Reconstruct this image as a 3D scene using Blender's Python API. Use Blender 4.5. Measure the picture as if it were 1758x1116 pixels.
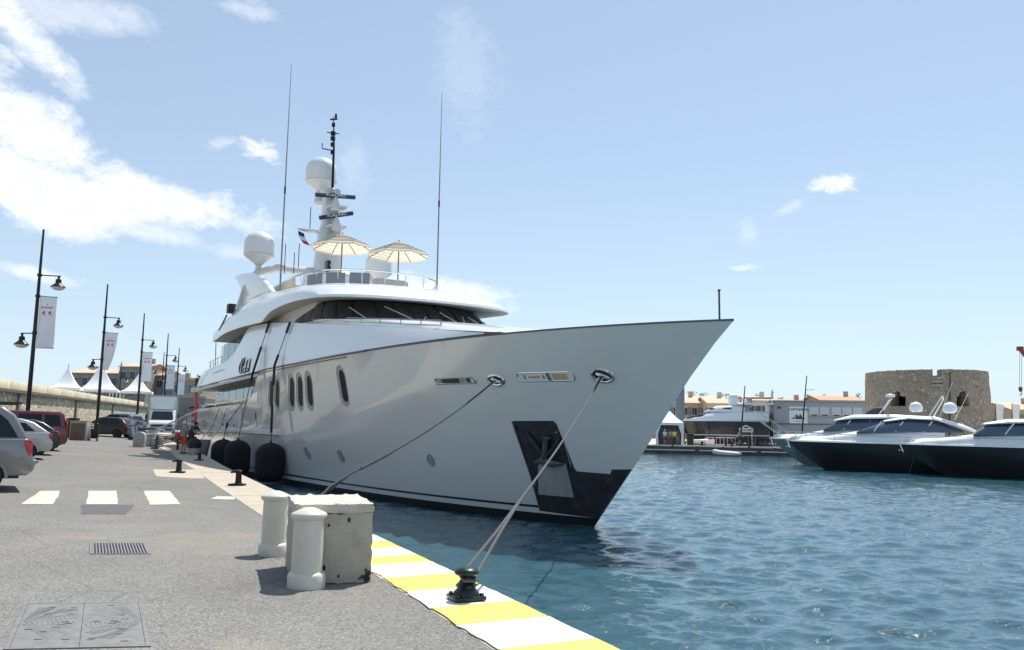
import bpy, bmesh, math, random
import numpy as np
from mathutils import Vector, Matrix
random.seed(7); rng = np.random.default_rng(7)
for o in list(bpy.data.objects): bpy.data.objects.remove(o)
SC = bpy.context.scene
COL = SC.collection
R = math.radians
# ------------------------------------------------------------------ camera
F, CX, CY, CAMH = 1400.0, 879.0, 558.0, 2.65
PITCH, ROLL = R(7.1), R(.86)
_f = np.array([0, math.cos(PITCH), math.sin(PITCH)])
_r0 = np.array([1., 0, 0]); _u0 = np.array([0, -math.sin(PITCH), math.cos(PITCH)])
_R = _r0*math.cos(ROLL)+_u0*math.sin(ROLL); _U = _u0*math.cos(ROLL)-_r0*math.sin(ROLL)
CAM = np.array([0, 0, CAMH])
cd = bpy.data.cameras.new('camera'); cam = bpy.data.objects.new('camera', cd); COL.objects.link(cam)
M = Matrix(((_R[0], _U[0], -_f[0], 0), (_R[1], _U[1], -_f[1], 0), (_R[2], _U[2], -_f[2], CAMH), (0, 0, 0, 1)))
cam.matrix_world = M
cd.sensor_width = 36; cd.lens = 36*F/1758; cd.clip_start = .05; cd.clip_end = 6000
SC.camera = cam
# ------------------------------------------------------------------ world, sun, exposure
SUN_AZ, SUN_EL = R(28), R(61)          # azimuth clockwise from +Y
w = bpy.data.worlds.new('World'); SC.world = w; w.use_nodes = True
nt = w.node_tree; nt.nodes.clear()
def N(t, **kw):
    n = nt.nodes.new(t)
    for k, v in kw.items(): setattr(n, k, v)
    return n
def L(a, b): nt.links.new(a, b)
def mth(op, a, b=None, c=None, clamp=False):
    n = N('ShaderNodeMath', operation=op, use_clamp=clamp)
    for i, v in enumerate((a, b, c)):
        if v is None: continue
        if isinstance(v, (int, float)): n.inputs[i].default_value = v
        else: L(v, n.inputs[i])
    return n.outputs[0]
sky = N('ShaderNodeTexSky', sky_type='NISHITA', sun_disc=False)
sky.sun_elevation = SUN_EL; sky.sun_rotation = SUN_AZ
sky.air_density = 1.0; sky.dust_density = .3; sky.ozone_density = 1.3; sky.altitude = 0
tc = N('ShaderNodeTexCoord'); sx = N('ShaderNodeSeparateXYZ'); L(tc.outputs['Generated'], sx.inputs[0])
az = mth('ARCTAN2', sx.outputs[0], sx.outputs[1]); el = mth('ARCSINE', sx.outputs[2])
def azel(px, py):
    d = _f+_R*(px-CX)/F-_U*(py-CY)/F; d = d/np.linalg.norm(d)
    return math.atan2(d[0], d[1]), math.asin(d[2])
# cloud bodies: centre, half length, half height, tilt (degrees) on the sky sphere
CLOUDS = [((40,215),(220,85),-36,1.0,1.15),((270,340),(270,50),-9,1.0,1.1),((70,320),(230,88),-8,1.0,1.2),((60,75),(140,38),-38,.9,.9),((120,25),(170,40),8,.75,.5),
          ((60,470),(95,20),-8,.9,.75),((780,505),(130,30),-8,.9,1.0),((448,258),(42,19),-14,1.,.8),((1432,316),(40,18),6,1.,.85),((1355,357),(40,12),22,.9,.4),((1280,459),(28,7),4,1,.55),
          ((800,120),(60,130),20,.75,.16),((1285,400),(30,40),10,.8,.3),((380,245),(28,12),25,.9,.35),((610,285),(35,60),5,.8,.18),((390,430),(60,16),0,.9,.35),((430,20),(60,18),0,.8,.4),((240,395),(160,24),-6,.95,.6)]
cv = N('ShaderNodeCombineXYZ'); L(az, cv.inputs[0]); L(el, cv.inputs[1])
n1 = N('ShaderNodeTexNoise'); n1.inputs['Scale'].default_value = 9; n1.inputs['Detail'].default_value = 10; n1.inputs['Roughness'].default_value = .62; n1.inputs['Distortion'].default_value=.4
mp = N('ShaderNodeMapping'); mp.inputs['Scale'].default_value = (1, 1.7, 1); L(cv.outputs[0], mp.inputs[0]); L(mp.outputs[0], n1.inputs['Vector'])
n2 = N('ShaderNodeTexNoise'); n2.inputs['Scale'].default_value = 42; n2.inputs['Detail'].default_value = 12; n2.inputs['Roughness'].default_value = .72; n2.inputs['Distortion'].default_value = .8; L(mp.outputs[0], n2.inputs['Vector'])
mx = None
for (c, h, tilt, sharp, dens) in CLOUDS:
    a0, e0 = azel(*c); a1, e1 = azel(c[0]+10, c[1]); k = math.hypot(a1-a0, e1-e0)/10
    s1 = N('ShaderNodeVectorMath', operation='SUBTRACT'); L(cv.outputs[0], s1.inputs[0]); s1.inputs[1].default_value = (a0, e0, 0)
    rt = N('ShaderNodeVectorRotate', rotation_type='Z_AXIS'); L(s1.outputs[0], rt.inputs['Vector']); rt.inputs['Angle'].default_value = R(-tilt) if True else 0
    ml = N('ShaderNodeVectorMath', operation='MULTIPLY'); L(rt.outputs[0], ml.inputs[0]); ml.inputs[1].default_value = (1/(k*h[0]), 1/(k*h[1]), 0)
    ln = N('ShaderNodeVectorMath', operation='LENGTH'); L(ml.outputs[0], ln.inputs[0])
    m = mth('SUBTRACT', 1.0, ln.outputs['Value'])
    m = mth('ADD', m, mth('ADD', mth('MULTIPLY', mth('SUBTRACT', n1.outputs['Fac'], .5), 2.6*sharp), mth('MULTIPLY', mth('SUBTRACT', n2.outputs['Fac'], .5), 2.4*sharp if h[0] < 70 else .8)))
    m = mth('MULTIPLY', mth('MULTIPLY', m, 1.5, clamp=True), dens)
    mx = m if mx is None else mth('MAXIMUM', mx, m)
mask = mth('MULTIPLY', mth('MINIMUM', mx, 1.0), mth('MINIMUM', mth('ADD', .18, mth('MULTIPLY', n2.outputs['Fac'], 1.4)), .95))
cm = N('ShaderNodeMixRGB'); L(mask, cm.inputs[0]); L(sky.outputs[0], cm.inputs[1]); cm.inputs[2].default_value = (8.3, 8.5, 8.8, 1)
# thin high haze veils the blue
hz_ = N('ShaderNodeMixRGB'); L(mth('ADD', .34, mth('MULTIPLY', mth('POWER', 2.718, mth('MULTIPLY', mth('MAXIMUM', el, 0.0), -7.0)), .58)), hz_.inputs[0]); L(sky.outputs[0], hz_.inputs[1]); hz_.inputs[2].default_value = (5.2, 6.45, 7.5, 1)
L(hz_.outputs[0], cm.inputs[1])
bg = N('ShaderNodeBackground'); bg.inputs['Strength'].default_value = .092
L(cm.outputs[0], bg.inputs[0]); wo = N('ShaderNodeOutputWorld'); L(bg.outputs[0], wo.inputs[0])
sd = bpy.data.lights.new('sun', 'SUN'); sd.energy = 3.9; sd.angle = R(.5); sd.color = (1, .955, .88)
sun = bpy.data.objects.new('sun', sd); COL.objects.link(sun)
sdir = Vector((math.sin(SUN_AZ)*math.cos(SUN_EL), math.cos(SUN_AZ)*math.cos(SUN_EL), math.sin(SUN_EL)))
sun.rotation_euler = sdir.to_track_quat('Z', 'Y').to_euler(); sun.location = (20, 20, 40)
vs = SC.view_settings; vs.view_transform = 'Standard'; vs.look = 'None'; vs.exposure = .55; vs.gamma = 1; vs.use_curve_mapping = False
SC.cycles.use_denoising = True
SC.cycles.max_bounces = 8; SC.cycles.caustics_reflective = False; SC.cycles.caustics_refractive = False
SC.cycles.sample_clamp_indirect = 6; SC.cycles.sample_clamp_direct = 5
# ------------------------------------------------------------------ pixel helpers (directions only; distance from what a thing touches)
def ray(px, py):
    d = _f+_R*(px-CX)/F-_U*(py-CY)/F
    return d/d[1]
def hz(px, py, z): d = ray(px, py); return CAM+d*(z-CAMH)/d[2]
def hy(px, py, Y): return CAM+ray(px, py)*Y
# ------------------------------------------------------------------ materials
MAT = {}
def mat(name, col, rough=.5, metal=0., var=.0, vscale=3., bump=0., bscale=40., coat=0., spec=.5, emit=None, dirt=None, stretch=None):
    if name in MAT: return MAT[name]
    m = bpy.data.materials.new(name); m.use_nodes = True; t = m.node_tree; b = t.nodes['Principled BSDF']
    b.inputs['Base Color'].default_value = (*col, 1); b.inputs['Roughness'].default_value = rough; b.inputs['Metallic'].default_value = metal
    b.inputs['Coat Weight'].default_value = coat; b.inputs['Coat Roughness'].default_value = .05; b.inputs['Specular IOR Level'].default_value = spec
    tc = t.nodes.new('ShaderNodeTexCoord'); src = tc.outputs['Object']
    if stretch:
        mp = t.nodes.new('ShaderNodeMapping'); mp.inputs['Scale'].default_value = stretch; t.links.new(src, mp.inputs[0]); src = mp.outputs[0]
    if var or dirt:
        n = t.nodes.new('ShaderNodeTexNoise'); n.inputs['Scale'].default_value = vscale; n.inputs['Detail'].default_value = 8; n.inputs['Roughness'].default_value = .65
        t.links.new(src, n.inputs['Vector'])
        r = t.nodes.new('ShaderNodeValToRGB'); t.links.new(n.outputs['Fac'], r.inputs[0])
        lo = tuple(max(0, c*(1-var)) for c in col); hi = tuple(min(1, c*(1+var)) for c in col)
        r.color_ramp.elements[0].position = .3; r.color_ramp.elements[1].position = .7
        r.color_ramp.elements[0].color = (*lo, 1); r.color_ramp.elements[1].color = (*hi, 1)
        out = r.outputs[0]
        if dirt:
            n2 = t.nodes.new('ShaderNodeTexNoise'); n2.inputs['Scale'].default_value = vscale*.6; n2.inputs['Detail'].default_value = 12; n2.inputs['Roughness'].default_value = .75
            t.links.new(src, n2.inputs['Vector'])
            r2 = t.nodes.new('ShaderNodeMapRange'); r2.inputs[1].default_value = dirt[3]; r2.inputs[2].default_value = dirt[3]+.16; r2.inputs[4].default_value = dirt[4]; t.links.new(n2.outputs['Fac'], r2.inputs[0])
            mx = t.nodes.new('ShaderNodeMixRGB'); t.links.new(r2.outputs[0], mx.inputs[0]); t.links.new(out, mx.inputs[1]); mx.inputs[2].default_value = (*dirt[:3], 1); out = mx.outputs[0]
        t.links.new(out, b.inputs['Base Color'])
    if bump:
        n = t.nodes.new('ShaderNodeTexNoise'); n.inputs['Scale'].default_value = bscale; n.inputs['Detail'].default_value = 6; t.links.new(src, n.inputs['Vector'])
        bp = t.nodes.new('ShaderNodeBump'); bp.inputs['Strength'].default_value = bump; bp.inputs['Distance'].default_value = .02; t.links.new(n.outputs['Fac'], bp.inputs['Height']); t.links.new(bp.outputs[0], b.inputs['Normal'])
    MAT[name] = m; return m
def nodes(m): return m.node_tree, m.node_tree.nodes['Principled BSDF']
# ------------------------------------------------------------------ mesh builder
class MB:
    def __init__(s): s.v = []; s.f = []; s.m = []; s.mi = 0
    def add(s, vs, fs):
        o = len(s.v); s.v += [tuple(map(float, p)) for p in vs]; s.f += [tuple(i+o for i in f) for f in fs]; s.m += [s.mi]*len(fs); return s
    def face(s, *pts): return s.add(pts, [tuple(range(len(pts)))])
    def box(s, c, d, rz=0., top=(1, 1), tilt=None):
        vs = []
        for z in (-1, 1):
            for x, y in ((-1, -1), (1, -1), (1, 1), (-1, 1)):
                k = top if z > 0 else (1, 1)
                vs.append((x*d[0]/2*k[0], y*d[1]/2*k[1], z*d[2]/2))
        if tilt is not None: vs = [tuple(tilt @ Vector(v)) for v in vs]
        cr, sr = math.cos(rz), math.sin(rz)
        vs = [(c[0]+x*cr-y*sr, c[1]+x*sr+y*cr, c[2]+z) for x, y, z in vs]
        return s.add(vs, [(3, 2, 1, 0), (4, 5, 6, 7), (0, 1, 5, 4), (1, 2, 6, 5), (2, 3, 7, 6), (3, 0, 4, 7)])
    def tube(s, path, r, n=8, cap=True, sq=1.):
        path = [Vector(p) for p in path]; rs = r if isinstance(r, (list, tuple)) else [r]*len(path)
        rings = []; up = None
        for i, p in enumerate(path):
            t = (path[min(i+1, len(path)-1)]-path[max(i-1, 0)]).normalized()
            if up is None: up = Vector((0, 0, 1)) if abs(t.z) < .9 else Vector((1, 0, 0))
            x = t.cross(up).normalized(); y = x.cross(t).normalized(); up = y
            rings.append([p+x*math.cos(2*math.pi*k/n)*rs[i]+y*math.sin(2*math.pi*k/n)*rs[i]*sq for k in range(n)])
        return s.rings(rings, True, cap)
    def rings(s, rings, closed=True, cap=False):
        n = len(rings[0]); vs = [p for r in rings for p in r]; fs = []
        for i in range(len(rings)-1):
            for k in range(n if closed else n-1):
                a = i*n+k; b = i*n+(k+1) % n; fs.append((a, b, b+n, a+n))
        if cap and closed: fs.append(tuple(range(n-1, -1, -1))); fs.append(tuple((len(rings)-1)*n+k for k in range(n)))
        return s.add(vs, fs)
    def lathe(s, prof, c=(0, 0, 0), n=20, mtx=None):
        rings = []
        for r, z in prof:
            ring = [Vector((r*math.cos(2*math.pi*k/n), r*math.sin(2*math.pi*k/n), z)) for k in range(n)]
            if mtx is not None: ring = [mtx @ p for p in ring]
            rings.append([p+Vector(c) for p in ring])
        return s.rings(rings, True, True)
    def prism(s, poly, fn0, fn1):
        """poly: 2-D outline; fn0/fn1 map (a,b) to the two faces"""
        n = len(poly); vs = [fn0(*p) for p in poly]+[fn1(*p) for p in poly]
        fs = [tuple(range(n-1, -1, -1)), tuple(range(n, 2*n))]+[(k, (k+1) % n, n+(k+1) % n, n+k) for k in range(n)]
        return s.add(vs, fs)
    def mesh(s, name, mats, ang=35, bevel=0., seg=2, sub=0):
        me = bpy.data.meshes.new(name); me.from_pydata(s.v, [], s.f)
        ms = mats if isinstance(mats, (list, tuple)) else [mats]
        for m in ms: me.materials.append(m)
        if len(ms) > 1: me.polygons.foreach_set('material_index', s.m)
        bm = bmesh.new(); bm.from_mesh(me)
        bmesh.ops.remove_doubles(bm, verts=bm.verts, dist=1e-5)
        bmesh.ops.recalc_face_normals(bm, faces=bm.faces)
        if bevel:
            es = [e for e in bm.edges if len(e.link_faces) == 2 and e.calc_face_angle(0) > R(30)]
            bmesh.ops.bevel(bm, geom=es, offset=bevel, segments=seg, affect='EDGES', profile=.5, clamp_overlap=True)
        bm.to_mesh(me); bm.free()
        if ang:
            me.polygons.foreach_set('use_smooth', [True]*len(me.polygons)); me.set_sharp_from_angle(angle=R(ang))
        return me
    def build(s, name, mats, parent=None, **kw):
        return obj(name, s.mesh(name, mats, **kw), parent)
def obj(name, me, parent=None):
    o = bpy.data.objects.new(name, me); COL.objects.link(o)
    if parent is not None: o.parent = parent
    return o
def tag(o, label=None, cat=None, group=None, kind=None):
    if label: o['label'] = label
    if cat: o['category'] = cat
    if group: o['group'] = group
    if kind: o['kind'] = kind
    return o
def thing(name, label, cat, loc=(0, 0, 0), rz=0., group=None):
    o = bpy.data.objects.new(name, None); COL.objects.link(o); o.location = tuple(float(x) for x in loc); o.rotation_euler = (0, 0, rz); o.empty_display_size = .2
    return tag(o, label, cat, group)
def dup(root, loc, rz=0., label=None, scale=None):
    r = root.copy(); COL.objects.link(r); r.location = tuple(float(x) for x in loc); r.rotation_euler = (0, 0, rz)
    if label: r['label'] = label
    if scale: r.scale = (scale,)*3
    for ch in list(root.children):
        c = ch.copy(); COL.objects.link(c); c.parent = r
        for g in list(ch.children):
            d = g.copy(); COL.objects.link(d); d.parent = c
    return r
def text_mesh(txt, size, mt, fn, ext=.0, shear=0., align='CENTER', bold=0.):
    cu = bpy.data.curves.new('text', 'FONT'); cu.body = txt; cu.size = size; cu.extrude = ext; cu.shear = shear; cu.align_x = align; cu.align_y = 'CENTER'; cu.resolution_u = 3; cu.offset = bold
    o = bpy.data.objects.new('text', cu); COL.objects.link(o)
    me = bpy.data.meshes.new_from_object(o.evaluated_get(bpy.context.evaluated_depsgraph_get()))
    bpy.data.objects.remove(o); bpy.data.curves.remove(cu)
    for v in me.vertices: v.co = Vector(fn(v.co.x, v.co.y, v.co.z))
    me.materials.clear(); me.materials.append(mt); return me
def lerp(a, b, t): return tuple(x+(y-x)*t for x, y in zip(a, b))
def sag(p0, p1, d, n=14): return [(*lerp(p0, p1, i/n)[:2], lerp(p0, p1, i/n)[2]-d*4*(i/n)*(1-i/n)) for i in range(n+1)]
# common materials
WHITE = mat('white_gelcoat', (.80, .80, .79), .25, coat=.6)
CHROME = mat('polished_steel', (.72, .73, .75), .12, 1.)
STEEL = mat('brushed_steel', (.5, .51, .53), .35, 1.)
BLACK = mat('black_rubber', (.012, .012, .013), .6, bump=.2, bscale=60)
BLACKP = mat('black_paint', (.012, .013, .016), .22, coat=.5)
DGLASS = mat('dark_glass', (.010, .013, .018), .04, 0., spec=.8)
BGLASS = mat('blue_tinted_glass', (.10, .19, .24), .03, .35, spec=1.)
DMETAL = mat('dark_iron', (.018, .019, .022), .45, .6, var=.3, vscale=6)
WHITEP = mat('white_paint', (.78, .78, .76), .45, var=.06, vscale=5)
GREYP = mat('grey_paint', (.33, .34, .35), .5, var=.08)
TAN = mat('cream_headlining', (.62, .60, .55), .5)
ROPE = mat('grey_rope', (.11, .11, .115), .85, bump=.8, bscale=90)
ROPED = mat('dark_rope', (.05, .05, .055), .8, bump=.6, bscale=90)
CONC = mat('grey_concrete', (.40, .39, .36), .85, var=.18, vscale=4, bump=.4, bscale=60)
CLOTH = mat('white_canvas', (.82, .82, .83), .8, var=.04)
# ================================================================== SETTING
EDGE = [(16, -25), (9.55, -12), (3.9, 0), (.83, 6.37), (-1.99, 12.48), (-6.12, 21.18), (-10.89, 31.47), (-16.43, 43.97), (-23.6, 57), (-33, 72), (-52, 100), (-95, 160)]
EY = np.array([e[1] for e in EDGE], float); EX = np.array([e[0] for e in EDGE], float)
def edge_x(Y): return float(np.interp(Y, EY, EX))
LAT = np.array((-.9025, -.4305))
def lat_of(X, Y): return (edge_x(Y)-X)*.9025
def ground(X, Y):
    la = lat_of(X, Y)
    return 1.0+.05*min(max(la-1.5, 0), 8)+.03*min(max(Y-45, 0), 20)
def gpx(px, py):
    z = 1.0
    for _ in range(12): p = hz(px, py, z); z = ground(p[0], p[1])
    return np.array([p[0], p[1], z])
def kerb_w(Y): return .87 if Y < 12.6 else float(np.interp(Y, (12.6, 13.4, 30, 40), (.87, 1.15, 1.2, 1.45)))

def asphalt():
    m = mat('asphalt', (.16, .157, .148), .9); t, b = nodes(m); n = t.nodes; l = t.links
    tc = n.new('ShaderNodeTexCoord').outputs['Object']
    def noise(sc, det=6, ro=.6):
        x = n.new('ShaderNodeTexNoise'); x.inputs['Scale'].default_value = sc; x.inputs['Detail'].default_value = det; x.inputs['Roughness'].default_value = ro; l.new(tc, x.inputs['Vector']); return x.outputs['Fac']
    def ramp(src, p0, c0, p1, c1):
        r = n.new('ShaderNodeValToRGB'); r.color_ramp.elements[0].position = p0; r.color_ramp.elements[0].color = (*c0, 1); r.color_ramp.elements[1].position = p1; r.color_ramp.elements[1].color = (*c1, 1); l.new(src, r.inputs[0]); return r.outputs[0]
    def mix(a, b_, fac, bt='MIX'):
        x = n.new('ShaderNodeMixRGB'); x.blend_type = bt
        for i, v in ((0, fac), (1, a), (2, b_)):
            if isinstance(v, float): x.inputs[i].default_value = v
            elif isinstance(v, tuple): x.inputs[i].default_value = (*v, 1)
            else: l.new(v, x.inputs[i])
        return x.outputs[0]
    base = ramp(noise(.5, 8, .7), .3, (.155, .151, .142), .7, (.21, .205, .192))
    vo = n.new('ShaderNodeTexVoronoi'); vo.inputs['Scale'].default_value = 75; l.new(tc, vo.inputs['Vector'])
    grain = n.new('ShaderNodeSeparateColor'); l.new(vo.outputs['Color'], grain.inputs[0])
    g = ramp(grain.outputs[0], .1, (.62, .62, .62), .92, (1.5, 1.48, 1.42))
    c = mix(base, g, 1.0, 'MULTIPLY')
    # coarse lighter stones
    g2 = ramp(noise(34, 2, .5), .60, (0, 0, 0), .68, (1, 1, 1)); c = mix(c, (.36, .34, .30), mix((0., 0., 0.), g2, .35))
    # sandy worn patches and oil stains
    sand = ramp(noise(.23, 5, .6), .58, (0, 0, 0), .72, (1, 1, 1)); c = mix(c, (.34, .30, .23), mix((0., 0., 0.), sand, .5))
    oil = ramp(noise(.33, 7, .7), .62, (0, 0, 0), .78, (1, 1, 1)); c = mix(c, (.07, .07, .07), mix((0., 0., 0.), oil, .55))
    # hairline cracks
    cr = n.new('ShaderNodeTexVoronoi'); cr.feature = 'DISTANCE_TO_EDGE'; cr.inputs['Scale'].default_value = .33
    wv = n.new('ShaderNodeMixRGB'); wv.inputs[0].default_value = .12; l.new(tc, wv.inputs[1]); nn = n.new('ShaderNodeTexNoise'); nn.inputs['Scale'].default_value = 2.5; nn.inputs['Detail'].default_value = 6; l.new(tc, nn.inputs['Vector']); l.new(nn.outputs['Color'], wv.inputs[2]); l.new(wv.outputs[0], cr.inputs['Vector'])
    ck = ramp(cr.outputs['Distance'], .0, (1, 1, 1), .004, (0, 0, 0)); c = mix(c, (.05, .05, .05), mix((0., 0., 0.), ck, .5))
    l.new(c, b.inputs['Base Color'])
    bp = n.new('ShaderNodeBump'); bp.inputs['Strength'].default_value = .7; bp.inputs['Distance'].default_value = .01; l.new(grain.outputs[0], bp.inputs['Height']); l.new(bp.outputs[0], b.inputs['Normal'])
    return m
ASPH = asphalt()
# road: one sheet from the kerb to beyond the town
ys = sorted(set(list(np.linspace(-25, 30, 56))+list(np.linspace(32, 110, 40))+[130, 160]+[e[1] for e in EDGE]))
lats = [None, 1.5, 2.5, 4, 6, 8, 9.5, 14, 22, 40, 80, 200, 600]
rows = []
for Y in ys:
    ex = edge_x(Y); r = []
    for la in lats:
        if la is None: la = kerb_w(Y)-.03
        X = ex-la/.9025*.8145-0; # step along the lateral direction
        p = (ex+LAT[0]*la, Y+LAT[1]*la)
        r.append((p[0], p[1], 1.0+.05*min(max(la-1.5, 0), 8)+.03*min(max(Y-45, 0), 20)))
    rows.append(r)
m = MB(); m.rings(rows, closed=False)
road = m.build('road', ASPH); tag(road, kind='structure')
# quay wall down to the water
STONE = mat('quay_stone', (.26, .25, .225), .85, var=.3, vscale=1.5, bump=.5, bscale=20, dirt=(.05, .06, .05, .5, .7))
m = MB(); top = []; bot = []
for Y in ys:
    zz = 1.0+.03*min(max(Y-45, 0), 20)
    top.append((edge_x(Y)-.02, Y, zz-.16)); bot.append((edge_x(Y)-.02, Y, -2.))
m.rings([top, bot], closed=False)
m2 = [ (p[0]-.9, p[1]-.43, p[2]) for p in top]; m.rings([top, m2], closed=False)
qw = m.build('quay_wall', STONE); tag(qw, kind='structure')
# kerb slabs
KSTONE = mat('pale_kerb_stone', (.46, .40, .315), .85, var=.16, vscale=3, bump=.35, bscale=30, dirt=(.36, .33, .28, .56, .6))
YEL = mat('yellow_kerb_paint', (.68, .54, .12), .6, var=.10, vscale=9, dirt=(.42, .36, .22, .55, .7), bump=.3, bscale=50)
WPA = mat('white_kerb_paint', (.80, .79, .76), .6, var=.05, vscale=9, dirt=(.44, .42, .38, .555, .7), bump=.3, bscale=50)
kerb = thing('quay_kerb', None, None, (0, 0, 0)); tag(kerb, kind='structure')
def strip(Y0, Y1, z0, z1, inset=0., wob=.012, ow=0.):
    n = max(3, int((Y1-Y0)/.12)+1); a = []; b = []
    for Y in np.linspace(Y0, Y1, n):
        ex = edge_x(Y); zz = .03*min(max(Y-45, 0), 20); w = kerb_w(Y)-inset
        j = rng.normal(0, wob); j2 = rng.normal(0, wob*.4)+ow
        a.append((ex+LAT[0]*j2, Y+LAT[1]*j2, zz)); b.append((ex+LAT[0]*(w+j), Y+LAT[1]*(w+j), zz))
    m = MB()
    u = lambda ps, z: [(p[0], p[1], p[2]+z) for p in ps]
    m.rings([u(a, z0), u(a, z1), u(b, z1), u(b, z0)], closed=False)
    m.face(u(a, z0)[0], u(a, z1)[0], u(b, z1)[0], u(b, z0)[0]); m.face(u(b, z0)[-1], u(b, z1)[-1], u(a, z1)[-1], u(a, z0)[-1])
    return m
Y = -6.
while Y < 70:
    ln = 2.1
    strip(Y+.006, Y+ln-.006, .80, 1.006+rng.normal(0, .002), wob=.004).build('slab', KSTONE, kerb, ang=30, bevel=0)
    Y += ln
bnd = [0, .7, 1.4, 2.1, 2.8, 3.5, 4.2, 4.85, 5.4, 5.95, 6.65, 7.37, 7.99, 8.70, 9.41, 10.16, 10.68, 11.30, 11.89, 12.5]
for i in range(len(bnd)-1):
    yel = (i % 2 == 1)
    strip(bnd[i]+rng.normal(0, .008), bnd[i+1]-.002, 1.010, 1.0165, inset=.015, wob=.010, ow=.010).build('paint_stripe', YEL if yel else WPA, kerb, ang=30)
# zebra marks, patch by the iron bollard, stop line
MARK = mat('worn_road_paint', (.53, .51, .43), .8, var=.12, vscale=6, dirt=(.30, .29, .27, .60, .75))
def sheet(pts, z=.005):
    m = MB(); A, B, C_, D = [np.array(p[:2]) for p in pts]; rowsl = []
    for i in range(7):
        u = i/6; a = A+(D-A)*u; b = B+(C_-B)*u
        rowsl.append([(*(a+(b-a)*v+rng.normal(0, .008, 2)), ground(*(a+(b-a)*v))+z) for v in (0, .25, .5, .75, 1)])
    m.rings(rowsl, closed=False); return m
for q, lb in (([(36, 866), (92, 866), (104, 843), (70, 843)], 'leftmost of the three white zebra crossing bars on the road'), ([(149, 866), (203, 866), (200, 843), (152, 843)], 'middle white zebra crossing bar touching a dark asphalt repair'), ([(257, 867), (310, 866), (291, 843), (247, 843)], 'rightmost of the three white zebra crossing bars on the road'), ([(362, 857), (404, 858), (402, 853), (372, 852)], 'thin short white road mark beside the pale kerb')):
    tag(sheet([gpx(*p) for p in q], .006).build('zebra_bar' if 'zebra' in lb else 'road_mark', MARK), lb, 'road marking', 'zebra crossing bars' if 'zebra' in lb else None)
PATCH = mat('dark_tar_patch', (.105, .10, .105), .85, var=.35, vscale=5, stretch=(1, 6, 1), bump=.3)
tag(sheet([gpx(*p) for p in [(139, 883), (215, 883), (232, 867), (140, 867)]], .004).build('tar_patch', PATCH), kind='structure')
tag(sheet([gpx(*p) for p in [(268, 818), (352, 822), (338, 806), (262, 806)]], .004).build('concrete_pad', KSTONE), kind='structure')
# drain grate and inspection cover (iron plates set in the road)
def plate(corners, name, label, bars):
    P = [gpx(*c) for c in corners]; c = sum(P)/4; ux = (P[1]+P[2]-P[0]-P[3])/2; uy = (P[2]+P[3]-P[0]-P[1])/2
    w = np.linalg.norm(ux[:2]); d = np.linalg.norm(uy[:2]); rz = math.atan2(ux[1], ux[0])
    t = thing(name, label, 'drain cover' if bars else 'manhole cover', (c[0], c[1], ground(c[0], c[1])), 0)
    IR = mat('worn_cast_iron', (.19, .186, .188), .75, .05, var=.22, vscale=8, dirt=(.24, .23, .22, .5, .6), bump=.4, bscale=25)
    m = MB()
    for sx in (-1, 1): m.box((sx*(w/2-.015), 0, .004), (.03, d, .012))
    for sy in (-1, 1): m.box((0, sy*(d/2-.015), .004), (w-.06, .03, .012))
    m.build('frame', IR, t)
    if bars:
        MB().box((0, 0, .0025), (w-.06, d-.06, .003)).build('sump', mat('sump_black', (.02, .02, .02), .9), t)
        nb = int(w/.035)
        bm_ = MB().box((0, 0, .008), (.017, d-.062, .008)).mesh('bar', IR)
        for i in range(nb):
            o = obj('bar', bm_, t); o.location = (-w/2+.04+i*(w-.08)/(nb-1), 0, 0)
    else:
        for sx in (-1, 1):
            MB().box((sx*(w-.06)/4, 0, .004), ((w-.06)/2-.006, d-.062, .008)).build('lid', IR, t)
        # raised tread pattern of curved ribs
        for sx in (-1, 1):
            m = MB()
            for k in range(16):
                for a0 in np.arange(-1.2, 1.25, .3):
                    r = .05+k*.035; pts = []
                    for q in range(4):
                        an = a0+q*.07; x = sx*(w/4)+sx*(w/4-.03-r*math.cos(an)); y = r*math.sin(an)
                        pts.append((x, y))
                    if all(.02 < sx*p[0] < w/2-.04 and abs(p[1]) < d/2-.05 for p in pts):
                        m.tube([(p[0], p[1], .0075) for p in pts], .0035, 4)
            for k in range(14):
                m.box((sx*rng.uniform(.06, w/2-.1), rng.uniform(-d/2+.1, d/2-.1), .009), (.05, .018, .006))
            r_ = m.build('tread_ribs', mat('iron_tread', (.155, .152, .155), .7, .1, var=.3, vscale=8), t); tag(r_, kind='stuff')
_pl = plate
def plate(corners, name, label, bars):
    before = set(bpy.data.objects.keys()); _pl(corners, name, label, bars)
    P = [gpx(*c) for c in corners]; ux = (P[1]+P[2]-P[0]-P[3])/2; uy = (P[2]+P[3]-P[0]-P[1])/2; ux = ux/np.linalg.norm(ux[:2]); uy = uy/np.linalg.norm(uy[:2])
    c = sum(P)/4; gx = (ground(c[0]+.2, c[1])-ground(c[0]-.2, c[1]))/.4; gy = (ground(c[0], c[1]+.2)-ground(c[0], c[1]-.2))/.4
    A = Matrix(((ux[0], uy[0], 0, 0), (ux[1], uy[1], 0, 0), (gx*ux[0]+gy*ux[1], gx*uy[0]+gy*uy[1], 1, 0), (0, 0, 0, 1))); done = set()
    for k in bpy.data.objects.keys():
        o = bpy.data.objects[k]
        if k in before or o.type != 'MESH': continue
        if o.data.name not in done: o.data.transform(A); done.add(o.data.name)
        o.location = A @ o.location
plate([(152, 952), (262, 952), (250, 933), (155, 933)], 'drain_grate', 'barred iron drain grate set in the asphalt', True)
plate([(10, 1116), (255, 1112), (247, 1035), (38, 1037)], 'inspection_cover', 'large double iron inspection cover at the near left', False)

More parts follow.
